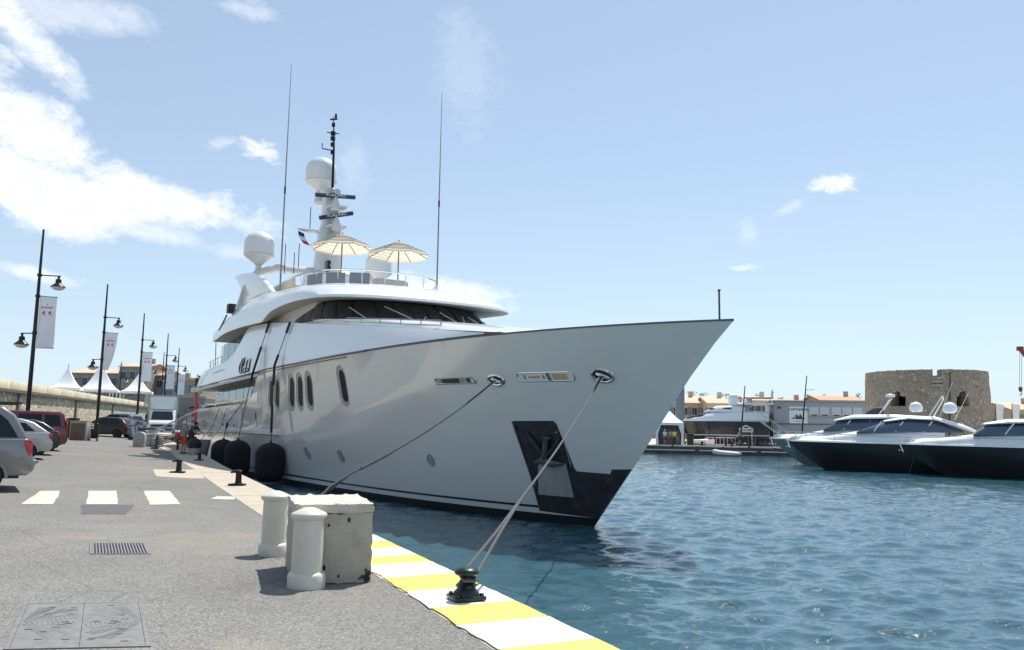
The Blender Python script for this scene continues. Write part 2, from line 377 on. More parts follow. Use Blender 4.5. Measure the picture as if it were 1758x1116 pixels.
# ------------------------------------------------------------------ water
def water_mat():
    m = mat('harbour_water', (.032, .096, .126), .03, spec=.5); t, b = nodes(m); n = t.nodes; l = t.links
    b.inputs['IOR'].default_value = 1.72
    tc = n.new('ShaderNodeTexCoord').outputs['Object']
    mp = n.new('ShaderNodeMapping'); mp.inputs['Scale'].default_value = (1, 1.6, 1); mp.inputs['Rotation'].default_value = (0, 0, R(12)); l.new(tc, mp.inputs[0])
    hs = None
    for sc, st in ((4.2, .032), (10, .009), (24, .003)):
        x = n.new('ShaderNodeTexNoise'); x.inputs['Scale'].default_value = sc; x.inputs['Detail'].default_value = 3; x.inputs['Distortion'].default_value = .7; l.new(mp.outputs[0], x.inputs['Vector'])
        k = n.new('ShaderNodeMath'); k.operation = 'MULTIPLY'; k.inputs[1].default_value = st; l.new(x.outputs['Fac'], k.inputs[0])
        if hs is None: hs = k.outputs[0]
        else:
            a = n.new('ShaderNodeMath'); a.operation = 'ADD'; l.new(hs, a.inputs[0]); l.new(k.outputs[0], a.inputs[1]); hs = a.outputs[0]
    bp = n.new('ShaderNodeBump'); bp.inputs['Strength'].default_value = .75; bp.inputs['Distance'].default_value = 1.; l.new(hs, bp.inputs['Height']); l.new(bp.outputs[0], b.inputs['Normal'])
    return m
WAT = water_mat()
ths = np.concatenate([np.linspace(R(-75), R(-24), 60)[:-1], np.linspace(R(-24), R(38), 430), np.linspace(R(38), R(100), 60)[1:]])
rr = np.concatenate([np.geomspace(4., 112, 760), np.geomspace(118, 900, 6)])
T, RR = np.meshgrid(ths, rr); WX = np.sin(T)*RR; WY = np.cos(T)*RR; WZ = np.zeros_like(WX)
fade = np.clip(1-(RR-70)/60, 0, 1)
for i in range(56):
    lam = .26*(1.036**i); an = R(80)+rng.normal(0, .55); k = 2*math.pi/lam
    amp = .0060*lam*np.clip(lam/(RR*.014)-1, 0, 1)*fade*(1 if lam < 1.2 else .6)
    phs = k*(WX*math.cos(an)+WY*math.sin(an))+rng.uniform(0, 6.28)+.5*np.sin(WX*.53+i)+.5*np.sin(WY*.41+2*i)
    WZ += amp*np.sin(phs)+amp*.35*np.sin(2*phs+1.3)
vv = np.stack([WX, WY, WZ], -1).reshape(-1, 3)
nr, nc = WX.shape; idx = np.arange(nr*nc).reshape(nr, nc)
fc = np.stack([idx[:-1, :-1], idx[:-1, 1:], idx[1:, 1:], idx[1:, :-1]], -1).reshape(-1, 4)
me = bpy.data.meshes.new('water'); me.from_pydata(vv.tolist(), [], fc.tolist()); me.materials.append(WAT)
me.polygons.foreach_set('use_smooth', [True]*len(me.polygons)); tag(obj('water', me), kind='structure')
# ================================================================== THE MOTOR YACHT (local frame: x aft, y to starboard, z up)
SX, SY = float(hz(1020, 905, 0)[0]), float(hz(1020, 905, 0)[1])
PH = R(30); YA = np.array([-math.sin(PH), math.cos(PH), 0]); YN = np.array([-math.cos(PH), -math.sin(PH), 0]); S0 = np.array([SX, SY, 0])
def yw(s, t, z): return S0+YA*s+YN*t+np.array([0, 0, z])
def yt(px, py, t):
    d = ray(px, py); k = (t-(CAM-S0)@YN)/(d@YN); q = CAM+d*k-S0; return np.array([q@YA, q@YN, q[2]])
def yz(px, py, z):
    q = hz(px, py, z)-S0; return np.array([q@YA, q@YN, z])
yacht = thing('motor_yacht', 'large white motor yacht moored along the quay, bow to the right', 'yacht', S0, R(120))
STZ = [-1.2, 0, 1.71, 3.77, 4.58, 5.06]; STS = [1.1, 0, -1.75, -3.72, -4.62, -5.24]
def stem(z): return float(np.interp(z, STZ, STS))
ZD, ZK = 5.05, 2.72
def hb(s, z):
    u = max(s-stem(z), 0.)
    w = min(max(z/ZD, 0), 1.02)
    t0 = 4.12*(1-math.exp(-u/9.3)); t1 = 4.3*(1-math.exp(-u/5.5))
    k = ZK/ZD
    g = .40*(w/k)**1.15 if w < k else .40+.60*((w-k)/(1-k))**1.05
    if z < 0: t0 *= (1+z*.25)
    return t0+(t1-t0)*g
def hull_hit(px, py, far=70):
    d = ray(px, py); prev = None
    for k in np.arange(12, far, .02):
        q = CAM+d*k-S0; s, t, z = q@YA, q@YN, q[2]
        if 0 < z < 5.2 and s > stem(z) and t < hb(s, z): return np.array([s, hb(s, z), z])
    return None
def ztop(s):
    if s < 20.6: return ZD
    u = min((s-20.6)/3.2, 1); e = u*u*(3-2*u)
    return ZD+(3.62-ZD)*e-.012*max(s-24, 0)
HULLP = mat('hull_gloss_white', (.77, .765, .745), .17, coat=1., bump=.03, bscale=.8)
NAVY = mat('boot_stripe_black', (.012, .014, .02), .3, coat=.3)
ANTI = mat('antifouling_black', (.014, .015, .018), .55, var=.3, vscale=4)
SEND = 38.
vv_ = np.concatenate([np.linspace(0, .1, 16)**1.0, np.linspace(.1, 1, 70)[1:]])
fr = [-1.2, -.4, 0, .25, .40, .47, .75, 1.1, 1.5, 1.9, 2.3, 2.6, 2.72]
fu = [0.08, .2, .35, .5, .65, .8, .92, 1.]
def zrow(j, s): return fr[j] if j < len(fr) else ZK+(ztop(s)-ZK)*fu[j-len(fr)]
nrow = len(fr)+len(fu)
m = MB()
for side in (1, -1):
    R_ = []
    for j in range(nrow):
        row = []
        for v in vv_:
            z = zrow(j, 0); s = stem(z)+v*(SEND-stem(z))
            for _ in range(3): z = zrow(j, s); s = stem(z)+v*(SEND-stem(z))
            row.append((s, side*hb(s, z), z))
        R_.append(row)
    for j in range(nrow-1):
        zc = R_[j+1][0][2]
        m.mi = 2 if zc <= .26 else (0 if zc <= .41 else (1 if zc <= .48 else 0))
        m.rings([R_[j], R_[j+1]], closed=False)
    if side == 1: SB = R_
m.mi = 0
for j in range(nrow-1):
    a, b = SB[j][-1], SB[j+1][-1]; m.face(a, b, (b[0], -b[1], b[2]), (a[0], -a[1], a[2]))
hull = m.build('hull', [HULLP, NAVY, ANTI], yacht, ang=28)
# bulwark cap along the sheer (with inner lip) and decks
CAPM = mat('cap_rail_grey', (.10, .10, .105), .4, .2)
m = MB(); ring = []
for side in (1, -1):
    path = []
    for v in vv_:
        s = stem(ZD)+v*(SEND-stem(ZD)); z = ztop(s); t = hb(s, z); path.append((s, t, z))
    r0 = [(p[0], side*(p[1]+.015), p[2]) for p in path]; r1 = [(p[0], side*(p[1]+.015), p[2]+.045) for p in path]; r2 = [(max(p[0], stem(ZD)+.12), side*max(p[1]-.20, 0), p[2]+.045) for p in path]; r3 = [(max(p[0]+.04, stem(p[2]-.35)+.4), side*max(min(p[1]-.22, hb(p[0], p[2]-.35)-.1), 0), p[2]-.35) for p in path]
    m.rings([r0, r1, r2, r3], closed=False)
m.build('cap_rail', CAPM, yacht, ang=40)
TEAK = mat('teak_deck', (.36, .25, .15), .7, var=.15, stretch=(.4, 12, 1))
m = MB(); a = [(s, hb(s, 4.15)-.12 if s > -3.9 else 0.05, 4.15) for s in np.linspace(-4.05, 21, 40)]; m.rings([a, [(p[0], -p[1], p[2]) for p in a]], closed=False)
a = [(s, hb(s, 2.6)-.12, 2.6) for s in np.linspace(20.8, SEND-.05, 20)]; m.rings([a, [(p[0], -p[1], p[2]) for p in a]], closed=False)
m.build('deck', TEAK, yacht)
# ---- upper side plating (bulwark of the upper deck)
UP = [(.4, 2.86, 5.10), (1.5, 3.02, 5.20), (4.1, 3.28, 5.52), (6.5, 3.46, 5.80), (9.2, 3.60, 6.12), (13, 3.78, 6.55), (17, 3.92, 6.98), (19.3, 3.98, 7.22), (21.5, 4.0, 7.40), (23.2, 4.02, 7.50), (24.6, 4.04, 7.54), (25.4, 4.06, 7.35), (26.5, 4.08, 6.85), (28, 4.1, 6.36), (29.6, 4.12, 6.10), (32, 4.12, 5.98), (36, 4.05, 5.95), (38.2, 3.9, 5.95)]
us = np.array([p[0] for p in UP]); ut = np.array([p[1] for p in UP]); uz = np.array([p[2] for p in UP])
SS = np.concatenate([np.linspace(.4, 24, 40), np.linspace(24.4, 30, 18), np.linspace(30.5, 38.2, 10)])
UPP = [(s, float(np.interp(s, us, ut)), float(np.interp(s, us, uz))) for s in SS]
LOW = [(s, hb(min(s, 20), ZD)+.005+.004*max(0, min(s-20, 10)), 5.12 if s < 20 else 5.12-.012*(s-20)) for s in SS]
m = MB()
for side in (1, -1):
    lo = [(p[0], side*p[1], p[2]) for p in LOW]; up = [(p[0], side*p[1], max(p[2], q[2]+.002)) for p, q in zip(UPP, LOW)]
    mid = [(a[0], (a[1]+b[1])/2+side*.05*min(1, (b[2]-a[2])), (a[2]+b[2])/2) for a, b in zip(lo, up)]
    inn = [(p[0], p[1]-side*.16, p[2]+.01) for p in up]; inl = [(p[0], p[1]-side*.16, 5.1) for p in up]
    m.rings([lo, mid, up, inn, inl], closed=False)
m.build('upper_side_plating', WHITE, yacht, ang=40)
# black feature line under the plating and the rail that becomes the overhang edge
m = MB(); m.tube([(s, hb(min(s, 20), ZD)+.03+.004*max(0, min(s-20, 10)), 5.075 if s < 20 else 5.075-.012*(s-20)) for s in np.linspace(7.5, 38, 60)], .03, 6)
m.tube([(s, hb(min(s, 20), ZD)+.035+.004*max(0, min(s-20, 10)), 4.97) for s in np.linspace(9.2, 21.5, 30)], .022, 6)
m.build('feature_line', NAVY, yacht)
# overhang ceiling over the side deck, core walls and glass
m = MB(); pts = [(s, hb(20, ZD)+.0+.004*max(0, min(s-20, 10))) for s in (20, 24, 30, 38.3)]
m.prism([(s, t) for s, t in pts]+[(s, -t) for s, t in pts[::-1]], lambda a, b: (a, b, 4.86-.012*(a-20)), lambda a, b: (a, b, 5.0-.012*(a-20)))
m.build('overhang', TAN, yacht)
m = MB(); m.box((30, 0, 3.7), (14, 6.6, 2.3)); m.box((17.8, 0, 4.6), (14, 6.2, 3.6)); m.box((29, 0, 6.3), (15, 6.4, 2.4))
m.build('house_core', WHITE, yacht, ang=30)
for i in range(7):
    m2_ = MB().box((23.4+i*1.95, 3.36, 3.95), (1.86, .05, 1.72)).build('saloon_window', BGLASS, yacht, ang=30)
for i in range(6):
    MB().box((25.6+i*1.75, 3.28, 6.55), (1.66, .05, 1.9)).build('sky_lounge_window', BGLASS, yacht, ang=30)
# swoop panels beside the glass
m = MB(); m.prism([(22.0, 3.6), (24.2, 3.6), (22.9, 4.2), (22.35, 4.9), (22.0, 4.9)], lambda a, b: (a-.4, 4.16, b), lambda a, b: (a-.4, 4.05, b))
m.build('side_swoop', WHITE, yacht, ang=30)
# ---- wheelhouse
WB = [(10.75, 0, 6.60), (10.8, .8, 6.60), (10.95, 1.5, 6.60), (11.2, 2.2, 6.60), (11.75, 3.1, 6.61), (12.5, 3.66, 6.63), (14, 3.86, 6.74), (15.5, 3.90, 6.86), (17.0, 3.90, 6.99)]
WT = [(12.15, 0, 7.56), (12.18, .7, 7.56), (12.28, 1.3, 7.56), (12.5, 1.95, 7.56), (12.95, 2.72, 7.56), (13.5, 3.28, 7.56), (14.2, 3.55, 7.50), (15.5, 3.70, 7.28), (16.9, 3.87, 7.02)]
def dense(L_, k=6):
    L_ = np.array(L_); n = len(L_); out = []
    for i in np.linspace(0, n-1, (n-1)*k+1): out.append(tuple(float(np.interp(i, range(n), L_[:, c])) for c in range(3)))
    # light smoothing
    o = np.array(out)
    for _ in range(3): o[1:-1] = (o[:-2]+2*o[1:-1]+o[2:])/4
    return [tuple(p) for p in o]
def mir(L_): return [(p[0], -p[1], p[2]) for p in L_][::-1][:-1]+list(L_)
B_, T_ = mir(dense(WB)), mir(dense(WT))
m = MB(); m.rings([B_, T_], closed=False); m.build('windscreen_backing', mat('dark_screen', (.012, .012, .014), .9), yacht, ang=40)
# panes, split by mullions, lying just outside the backing
half = (len(B_)-1)//2
cuts = [0, 5, 11, 17, 23, 28, 33, 38, 42, 47]
PANE = mat('windscreen_glass', (.045, .047, .053), .12, spec=.4, var=.35, vscale=1.2)
for side in (1, -1):
    for a, b in zip(cuts[:-1], cuts[1:]):
        if b > half: b = half
        i0 = half+a; i1 = half+b
        q = []
        for i in range(i0, i1+1):
            pb, pt = Vector(B_[i]), Vector(T_[i]); d_ = Vector((-.02, .012 if i > half else -.012, .008))
            w0, w1 = .06, .95; q.append((pb+(pt-pb)*w0+d_, pb+(pt-pb)*w1+d_))
        lo = [p[0] for p in q]; up = [p[1] for p in q]
        k = .05/max(.2, (lo[-1]-lo[0]).length)
        lo[0] = lo[0].lerp(lo[-1], k); up[0] = up[0].lerp(up[-1], k); lo[-1] = lo[-1].lerp(lo[0], k); up[-1] = up[-1].lerp(up[0], k)
        if side < 0: lo = [Vector((p.x, -p.y, p.z)) for p in lo]; up = [Vector((p.x, -p.y, p.z)) for p in up]
        MB().rings([lo, up], closed=False).build('windscreen_pane', PANE, yacht, ang=40)
# sloping white coachroof between side plating and windscreen
o_ = dense(WB); oo = [(.42, 0, 5.14), (.42, .7, 5.14), (.42, 1.4, 5.14), (.42, 2.1, 5.14), (.42, 2.72, 5.12), (4.1, 3.13, 5.53), (9.2, 3.46, 6.13), (13, 3.64, 6.56), (17.0, 3.78, 7.0)]
oo = dense(oo); O_ = mir(oo); Bm = B_
m = MB(); mids = [[tuple(Vector(a).lerp(Vector(b), f)+Vector((0, 0, .16*math.sin(math.pi*f)))) for a, b in zip(Bm, O_)] for f in (0, .2, .4, .6, .8, 1)]
m.rings(mids, closed=False)
m.build('coachroof', WHITE, yacht, ang=50)
# roof brow: eave ring, underside, fascia, top
EV = [(10.4, 0, 7.40), (10.4, .8, 7.40), (10.46, 1.6, 7.40), (10.6, 2.4, 7.40), (10.95, 3.2, 7.41), (11.5, 3.85, 7.43), (12.5, 4.30, 7.48), (14.5, 4.42, 7.60), (16.6, 4.42, 7.68), (18.6, 4.42, 7.66), (19.6, 4.42, 7.50), (20.3, 4.42, 7.32), (21.5, 4.42, 7.38), (24.5, 4.44, 7.52), (29, 4.44, 7.60), (33, 4.36, 7.44)]
R2 = [(12.1, 0, 8.22), (12.1, .7, 8.22), (12.2, 1.4, 8.22), (12.4, 2.1, 8.22), (12.85, 2.75, 8.24), (13.4, 3.3, 8.27), (14.3, 3.72, 8.31), (15.6, 3.95, 8.40), (17, 4.02, 8.5), (18.8, 4.05, 8.62), (20, 4.07, 8.70), (21, 4.08, 8.78), (22.5, 4.1, 8.86), (25, 4.12, 8.9), (28.8, 4.14, 8.74), (32.6, 4.12, 8.2)]
IN = [(12.15, 0, 7.60), (12.2, .7, 7.60), (12.3, 1.3, 7.60), (12.5, 1.95, 7.60), (12.95, 2.72, 7.60), (13.5, 3.28, 7.60), (14.2, 3.55, 7.60), (15.5, 3.6, 7.62), (16.9, 3.6, 7.66), (18.6, 3.5, 7.7), (19.6, 3.45, 7.7), (20.3, 3.4, 7.7), (21.5, 3.3, 7.65), (24.5, 3.3, 7.7), (29, 3.3, 7.72), (33, 3.3, 7.5)]
ev, r2, inn = mir(dense(EV)), mir(dense(R2)), mir(dense(IN))
e2 = [(p[0]+.03, p[1], p[2]+.10) for p in ev]
bul = [tuple(Vector(a).lerp(Vector(b), .55)+Vector((-.10*max(0, 1-abs(a[1])/4.4), .12*(a[1]/4.4), .07))) for a, b in zip(e2, r2)]
bul0 = [tuple(Vector(a).lerp(Vector(b), .25)+Vector((-.07*max(0, 1-abs(a[1])/4.4), .08*(a[1]/4.4), .05))) for a, b in zip(e2, r2)]
m = MB(); m.rings([ev, e2, bul0, bul, r2], closed=False)
r3 = [(p[0]+.5, p[1]*.9, p[2]-.05) for p in r2]; cen = [(p[0]+.5, 0, p[2]+.05) for p in r2]; m.rings([r2, r3, cen], closed=False)
n_ = len(ev); m.face(ev[0], e2[0], bul0[0], bul[0], r2[0], r2[-1], bul[-1], bul0[-1], e2[-1], ev[-1])
m.build('roof_brow', WHITE, yacht, ang=38)
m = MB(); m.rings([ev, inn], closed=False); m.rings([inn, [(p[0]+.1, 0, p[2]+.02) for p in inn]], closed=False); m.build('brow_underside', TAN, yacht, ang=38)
# recessed side wall behind the arch opening
m = MB(); 
for sd_ in (1, -1): m.prism([(15.6, 7.0), (21.8, 7.2), (21.8, 7.7), (14.0, 7.62)], lambda a, b: (a, sd_*3.64, b), lambda a, b: (a, sd_*3.45, b))
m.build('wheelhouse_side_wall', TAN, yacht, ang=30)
# wipers
def screen_pt(i, f, off=.05):
    p = Vector(B_[half+i]).lerp(Vector(T_[half+i]), f); return p+Vector((-off, off*.6*(1 if i > 0 else -1 if i < 0 else 0), off*.5))
for i, (a, fa, b, fb) in enumerate([(20, .06, 24, .62), (5, .05, 14, .7), (3, .05, 1, .3), (-10, .05, -5, .6), (-12, .05, -15, .55), (-22, .05, -18, .55), (-25, .05, -27, .5)]):
    MB().tube([screen_pt(a, fa), screen_pt(b, fb)], .018, 6).build('wiper', WHITEP, yacht)
# handrails on the coachroof
def rail(name, pts, h, r=.02, posts=5, parent=yacht, mt=CHROME, low=None):
    m = MB(); P = [Vector(p) for p in pts]; top = [p+Vector((0, 0, h)) for p in P]
    m.tube([P[0]]+top+[P[-1]], r, 6)
    if low: m.tube([p+Vector((0, 0, h*low)) for p in P], r*.6, 5)
    for k in range(1, posts):
        i = k*(len(P)-1)/posts; j = int(i); f = i-j; q = P[j].lerp(P[min(j+1, len(P)-1)], f); m.tube([q, q+Vector((0, 0, h))], r*.8, 5)
    return m.build(name, mt, parent)
DCH = mat('dark_chrome', (.22, .23, .25), .2, 1.)
for sd_, i0, i1 in ((1, 26, 38), (-1, 20, 40)):
    rail('coachroof_rail', [tuple(Vector(mids[4][half+sd_*i])+Vector((0, 0, -.02))) for i in range(i0, i1)], .17, .02, 5, mt=DCH, low=.15)
# bow jackstaff
m = MB(); m.tube([(-4.80, 0, 5.0), (-4.80, 0, 5.78)], .022, 8); m.lathe([(.0, 0), (.035, 0), (.035, .04), (.0, .05)], (-4.80, 0, 5.77), 10); m.build('jackstaff', mat('jackstaff_navy', (.05, .055, .09), .4), yacht)
# ---- patches lying on the hull
def hn(s, z):
    e = .05; p = np.array([s, hb(s, z), z]); a = np.array([s+e, hb(s+e, z), z])-p; b = np.array([s, hb(s, z+e), z+e])-p
    n = np.cross(b, a); n = n/np.linalg.norm(n); return n if n[1] > 0 else -n
def drape(poly, off, name, mt, parent, sub=2, ang=35):
    bm = bmesh.new(); vs = [bm.verts.new((p[0], 0, p[1])) for p in poly]; bm.faces.new(vs)
    bmesh.ops.triangulate(bm, faces=bm.faces)
    for _ in range(sub): bmesh.ops.subdivide_edges(bm, edges=[e for e in bm.edges if e.calc_length() > .15], cuts=1); bmesh.ops.triangulate(bm, faces=bm.faces)
    for v in bm.verts:
        n = hn(v.co.x, v.co.z); q = np.array([v.co.x, hb(v.co.x, v.co.z), v.co.z])+n*off; v.co = q
    bmesh.ops.recalc_face_normals(bm, faces=bm.faces)
    me = bpy.data.meshes.new(name); bm.to_mesh(me); bm.free(); me.materials.append(mt)
    me.polygons.foreach_set('use_smooth', [True]*len(me.polygons))
    return obj(name, me, parent)
def hp(s, z, off): return tuple(np.array([s, hb(s, z), z])+hn(s, z)*off)
def oblong(c0, c1, wpx, n=8):
    """outline in (s,z) of a stadium whose ends project at pixels c0 (top) and c1 (bottom)"""
    a = hull_hit(*c0); b = hull_hit(*c1); e = hull_hit((c0[0]+c1[0])/2+wpx/2, (c0[1]+c1[1])/2); e2 = hull_hit((c0[0]+c1[0])/2-wpx/2, (c0[1]+c1[1])/2)
    r = abs(e[0]-e2[0])/2; A = np.array([a[0], a[2]]); B = np.array([b[0], b[2]]); d = (B-A)/np.linalg.norm(B-A); n_ = np.array([-d[1], d[0]])
    return A, B, d, n_, r
def oblong_pts(A, B, d, n_, r, k=8):
    A = A+d*r; B = B-d*r; out = []
    for i in range(k+1): th_ = math.pi*i/k; out.append(A+r*(math.cos(th_)*n_-math.sin(th_)*d))
    for i in range(k+1): th_ = math.pi*i/k; out.append(B+r*(-math.cos(th_)*n_+math.sin(th_)*d))
    return out
RIM = mat('window_reveal_grey', (.42, .44, .47), .3, .3)
HGL = mat('hull_window_glass', (.02, .022, .026), .3, spec=.04)
def hull_window(c0, c1, wpx, name='hull_window', glass=HGL):
    A, B, d, n_, r = oblong(c0, c1, wpx)
    g = drape(oblong_pts(A, B, d, n_, r), .004, name, RIM, yacht, 1)
    sh = np.array([-r*.22, 0])
    drape([p+sh for p in oblong_pts(A+d*r*.45, B-d*r*.45, d, n_, r*.66)], .012, 'pane', glass, g, 1)
    pts = oblong_pts(A, B, d, n_, r); m = MB(); m.tube([hp(p[0], p[1], .006) for p in pts+pts[:2]], .014, 6, cap=False); m.build('rim', RIM, g)
for c0, c1, wd in (((466.5, 648), (464.5, 704), 7.5), ((476.5, 647), (474.8, 703), 7.5), ((500.8, 642), (500.2, 704), 9.5), ((514.3, 640), (515.3, 704), 10), ((529, 637), (533, 704), 11.5), ((583, 627), (594.5, 698), 14)):
    hull_window(c0, c1, wd)
for c in ((528, 778), (586, 783), (740, 790)):
    hull_window((c[0], c[1]-9.5), (c[0], c[1]+9.5), 11, 'porthole', mat('porthole_cover', (.45, .46, .46), .35, .4))
# bow fairleads, slots
def fairlead(c, wpx, hpx):
    p = hull_hit(*c); e = hull_hit(c[0]+wpx/2, c[1]); e2 = hull_hit(c[0]-wpx/2, c[1]); h = hull_hit(c[0], c[1]-hpx/2)[2]-hull_hit(c[0], c[1]+hpx/2)[2]
    a = abs(e[0]-e2[0])/2; b = h/2; k = 20
    g = drape([(p[0]+a*math.cos(2*math.pi*i/k), p[2]+b*math.sin(2*math.pi*i/k)) for i in range(k)], .004, 'fairlead', BLACKP, yacht, 1)
    m = MB(); m.tube([hp(p[0]+a*math.cos(2*math.pi*i/k), p[2]+b*math.sin(2*math.pi*i/k), .015) for i in range(k+1)], .042, 8, cap=False); m.build('rim', CHROME, g)
    m = MB(); m.tube([hp(p[0]-a*.55, p[2]-b*.5, .02), hp(p[0]-a*.1, p[2]+.0, .05), hp(p[0]+a*.5, p[2]+b*.35, .02)], b*.32, 8)
    m.tube([hp(p[0]+a*.6, p[2]-b*.55, .02), hp(p[0]-a*.1, p[2]-b*.3, .05)], b*.28, 8); m.build('roller', CHROME, g)
    return p
FL1 = fairlead((852, 652), 26, 18); FL2 = fairlead((1035, 644), 34, 22)
def slot(c, wpx, hpx, base, filler, f0, f1, extra=None):
    a = hull_hit(c[0]-wpx/2, c[1]+.5); b = hull_hit(c[0]+wpx/2, c[1]-1.5); h = hull_hit(*c)[2]-hull_hit(c[0], c[1]+hpx)[2]
    A = np.array([a[0], a[2]]); B = np.array([b[0], b[2]]); d = (B-A)/np.linalg.norm(B-A); n_ = np.array([-d[1], d[0]])
    if n_[1] < 0: n_ = -n_
    pts = oblong_pts(A, B, d, n_, h/2)
    g = drape(pts, .004, 'mooring_slot', base, yacht, 2)
    m = MB(); m.tube([hp(p[0], p[1], .01) for p in pts+pts[:2]], .02, 6, cap=False); m.build('rim', CHROME, g)
    A2, B2 = A+(B-A)*f0, A+(B-A)*f1; drape(oblong_pts(A2, B2, d, n_, h*.36), .013, 'slot_filler', filler, g, 1)
    for (q0, q1, hh, mt) in extra or []:
        P0 = A+(B-A)*q0; P1 = A+(B-A)*q1; k = n_*h*hh/2
        drape([P0-k, P1-k, P1+k, P0+k], .02, 'fitting', mt, g, 0)
slot((783, 654), 70, 10, mat('slot_grey', (.38, .39, .40), .4), BLACKP, .16, .62, [(.64, .68, .8, CHROME), (.8, .86, .7, BLACKP), (.9, .95, .6, WHITE)])
slot((938, 647), 98, 15, mat('slot_cream', (.85, .83, .74), .4), mat('slot_cream_face', (.8, .78, .68), .4), .1, .5, [(.55, .57, .85, DMETAL), (.585, .6, .85, DMETAL), (.645, .88, .62, mat('bare_wood', (.62, .42, .27), .6)), (.13, .15, .5, DMETAL), (.21, .42, .1, DMETAL), (.48, .5, .35, DMETAL)])
# anchor pocket and stem plate
cp = lambda x, y: (860+x/4.852, 690+y/4.852)
def hpix(L_): return [(lambda q: (q[0], q[2]))(hull_hit(*cp(*p))) for p in L_]
PLATE = mat('anchor_plate_dark', (.055, .057, .062), .35, .35, var=.4, vscale=3, bump=.1, bscale=12)
fwd = [(stem(z)+.02, z) for z in (.25, .6, 1., 1.35)]
ap = hpix([(95, 165), (110, 155), (440, 155), (470, 180), (530, 330), (590, 540), (612, 545), (632, 577), (915, 600), (926, 562)])
ap = ap+[(stem(1.62)+.02, 1.62)]+fwd[::-1]+hpix([(330, 905), (250, 620), (170, 380)])
g = drape(ap, .008, 'anchor_pocket', PLATE, yacht, 4)
m = MB(); m.tube([hp(p[0], p[1], .012) for p in hpix([(330, 905), (250, 620), (170, 380), (95, 165), (110, 155), (440, 155), (470, 180), (530, 330), (590, 540)])], .012, 5); m.build('pocket_edge', STEEL, g)
drape(hpix([(315, 512), (545, 512), (612, 795), (315, 768)]), .02, 'wear_plate', mat('scuffed_steel', (.48, .46, .44), .45, .3, var=.25, vscale=2, stretch=(2, 2, .5), bump=.1), g, 2)
an_ = lambda x, y, o: (lambda q: hp(q[0], q[2], o))(hull_hit(*cp(x, y)))
m = MB(); m.tube([an_(398, 292, .10), an_(388, 400, .12), an_(380, 470, .12)], [.07, .09, .10], 8)
m.tube([an_(372, 288, .1), an_(425, 294, .1)], .035, 8)
m.tube([an_(290, 498, .06), an_(370, 470, .14), an_(450, 495, .14), an_(530, 510, .06)], [.03, .10, .10, .03], 8)
m.tube([an_(225, 250, .05), an_(300, 340, .08), an_(375, 430, .11)], [.05, .13, .10], 8, sq=.4)
m.tube([an_(500, 300, .05), an_(450, 380, .08), an_(400, 440, .11)], [.04, .09, .08], 8, sq=.4)
m.build('anchor', mat('anchor_galvanised', (.13, .135, .14), .5, .6, var=.3, vscale=5), g)
for (x, y) in ((465, 255), (292, 690)): MB().lathe([(.0, .0), (.03, 0), (.02, .02), (0, .025)], an_(x, y, .01), 8).build('bolt', CHROME, g)
# draught studs near the stem
m = MB()
for (x, y) in ((1225, 567), (1239, 574), (1219, 596), (1212, 601), (1195, 618), (1170, 658), (1158, 668), (1158, 675), (612, 712), (495, 716), (506, 712), (553, 663)):
    q = hull_hit(x, y)
    if q is not None: m.lathe([(.025, 0), (.02, .02), (0, .025)], hp(q[0], q[2], .0), 8)
o = m.build('draught_studs', WHITE, yacht); o['kind'] = 'stuff'
# rubbing strake aft
m = MB(); pa = [(s, hb(s, 2.2)+.10, 2.2) for s in np.linspace(18.2, 37.8, 24)]
m.rings([[(p[0], p[1]-.2, p[2]+.10) for p in pa], [(p[0], p[1]+.05, p[2]+.10) for p in pa], [(p[0], p[1]+.05, p[2]-.06) for p in pa], [(p[0], p[1]-.2, p[2]-.14) for p in pa]], closed=False); m.face(*[(pa[0][0], pa[0][1]+dy, pa[0][2]+dz) for dy, dz in ((-.2, .1), (.05, .1), (.05, -.06), (-.2, -.14))])
m.build('rubbing_strake', WHITE, yacht, ang=40)
# side boarding door in the hull (dark recess, panel) & bulwark rails aft
for (s, z, w_, h_) in ((25.2, 2.95, .9, 1.0),): drape([(s, z-.5), (s+w_, z-.5), (s+w_, z+.5), (s, z+.5)], .006, 'side_gate', mat('gate_pale_blue', (.55, .60, .66), .4), yacht, 1)
drape([(22.2+.13*math.cos(a), 2.95+.2*math.sin(a)) for a in np.linspace(0, 6.28, 13)[:-1]], .008, 'hawse_hole', BLACKP, yacht, 0)
for s in (26.8, 28.3, 29.6): drape([(s, 2.42), (s+.35, 2.42), (s+.35, 2.58), (s, 2.58)], .008, 'freeing_port', BLACKP, yacht, 0)
rail('bulwark_rail', [(s, hb(s, 3.4)-.05, ztop(s)+.02) for s in np.linspace(24.4, 37.5, 10)], .16, .03, 8)
rail('upper_aft_rail', [(31.5, 4.05, 5.98), (34, 4.02, 5.95), (36.5, 3.9, 5.95), (38, 3.3, 5.95), (38.1, 0, 5.95), (38, -3.3, 5.95)], .5, .025, 9, low=.5)
MB().tube([(33.0, 4.3, 5.55), (29.5, 4.32, 5.62)], .02, 5).build('side_grab_rail', CHROME, yacht)
m = MB(); m.tube([(32.6, 4.2, 5.95), (32.6, 4.25, 7.45)], .03, 6); m.build('overhang_post', CHROME, yacht)
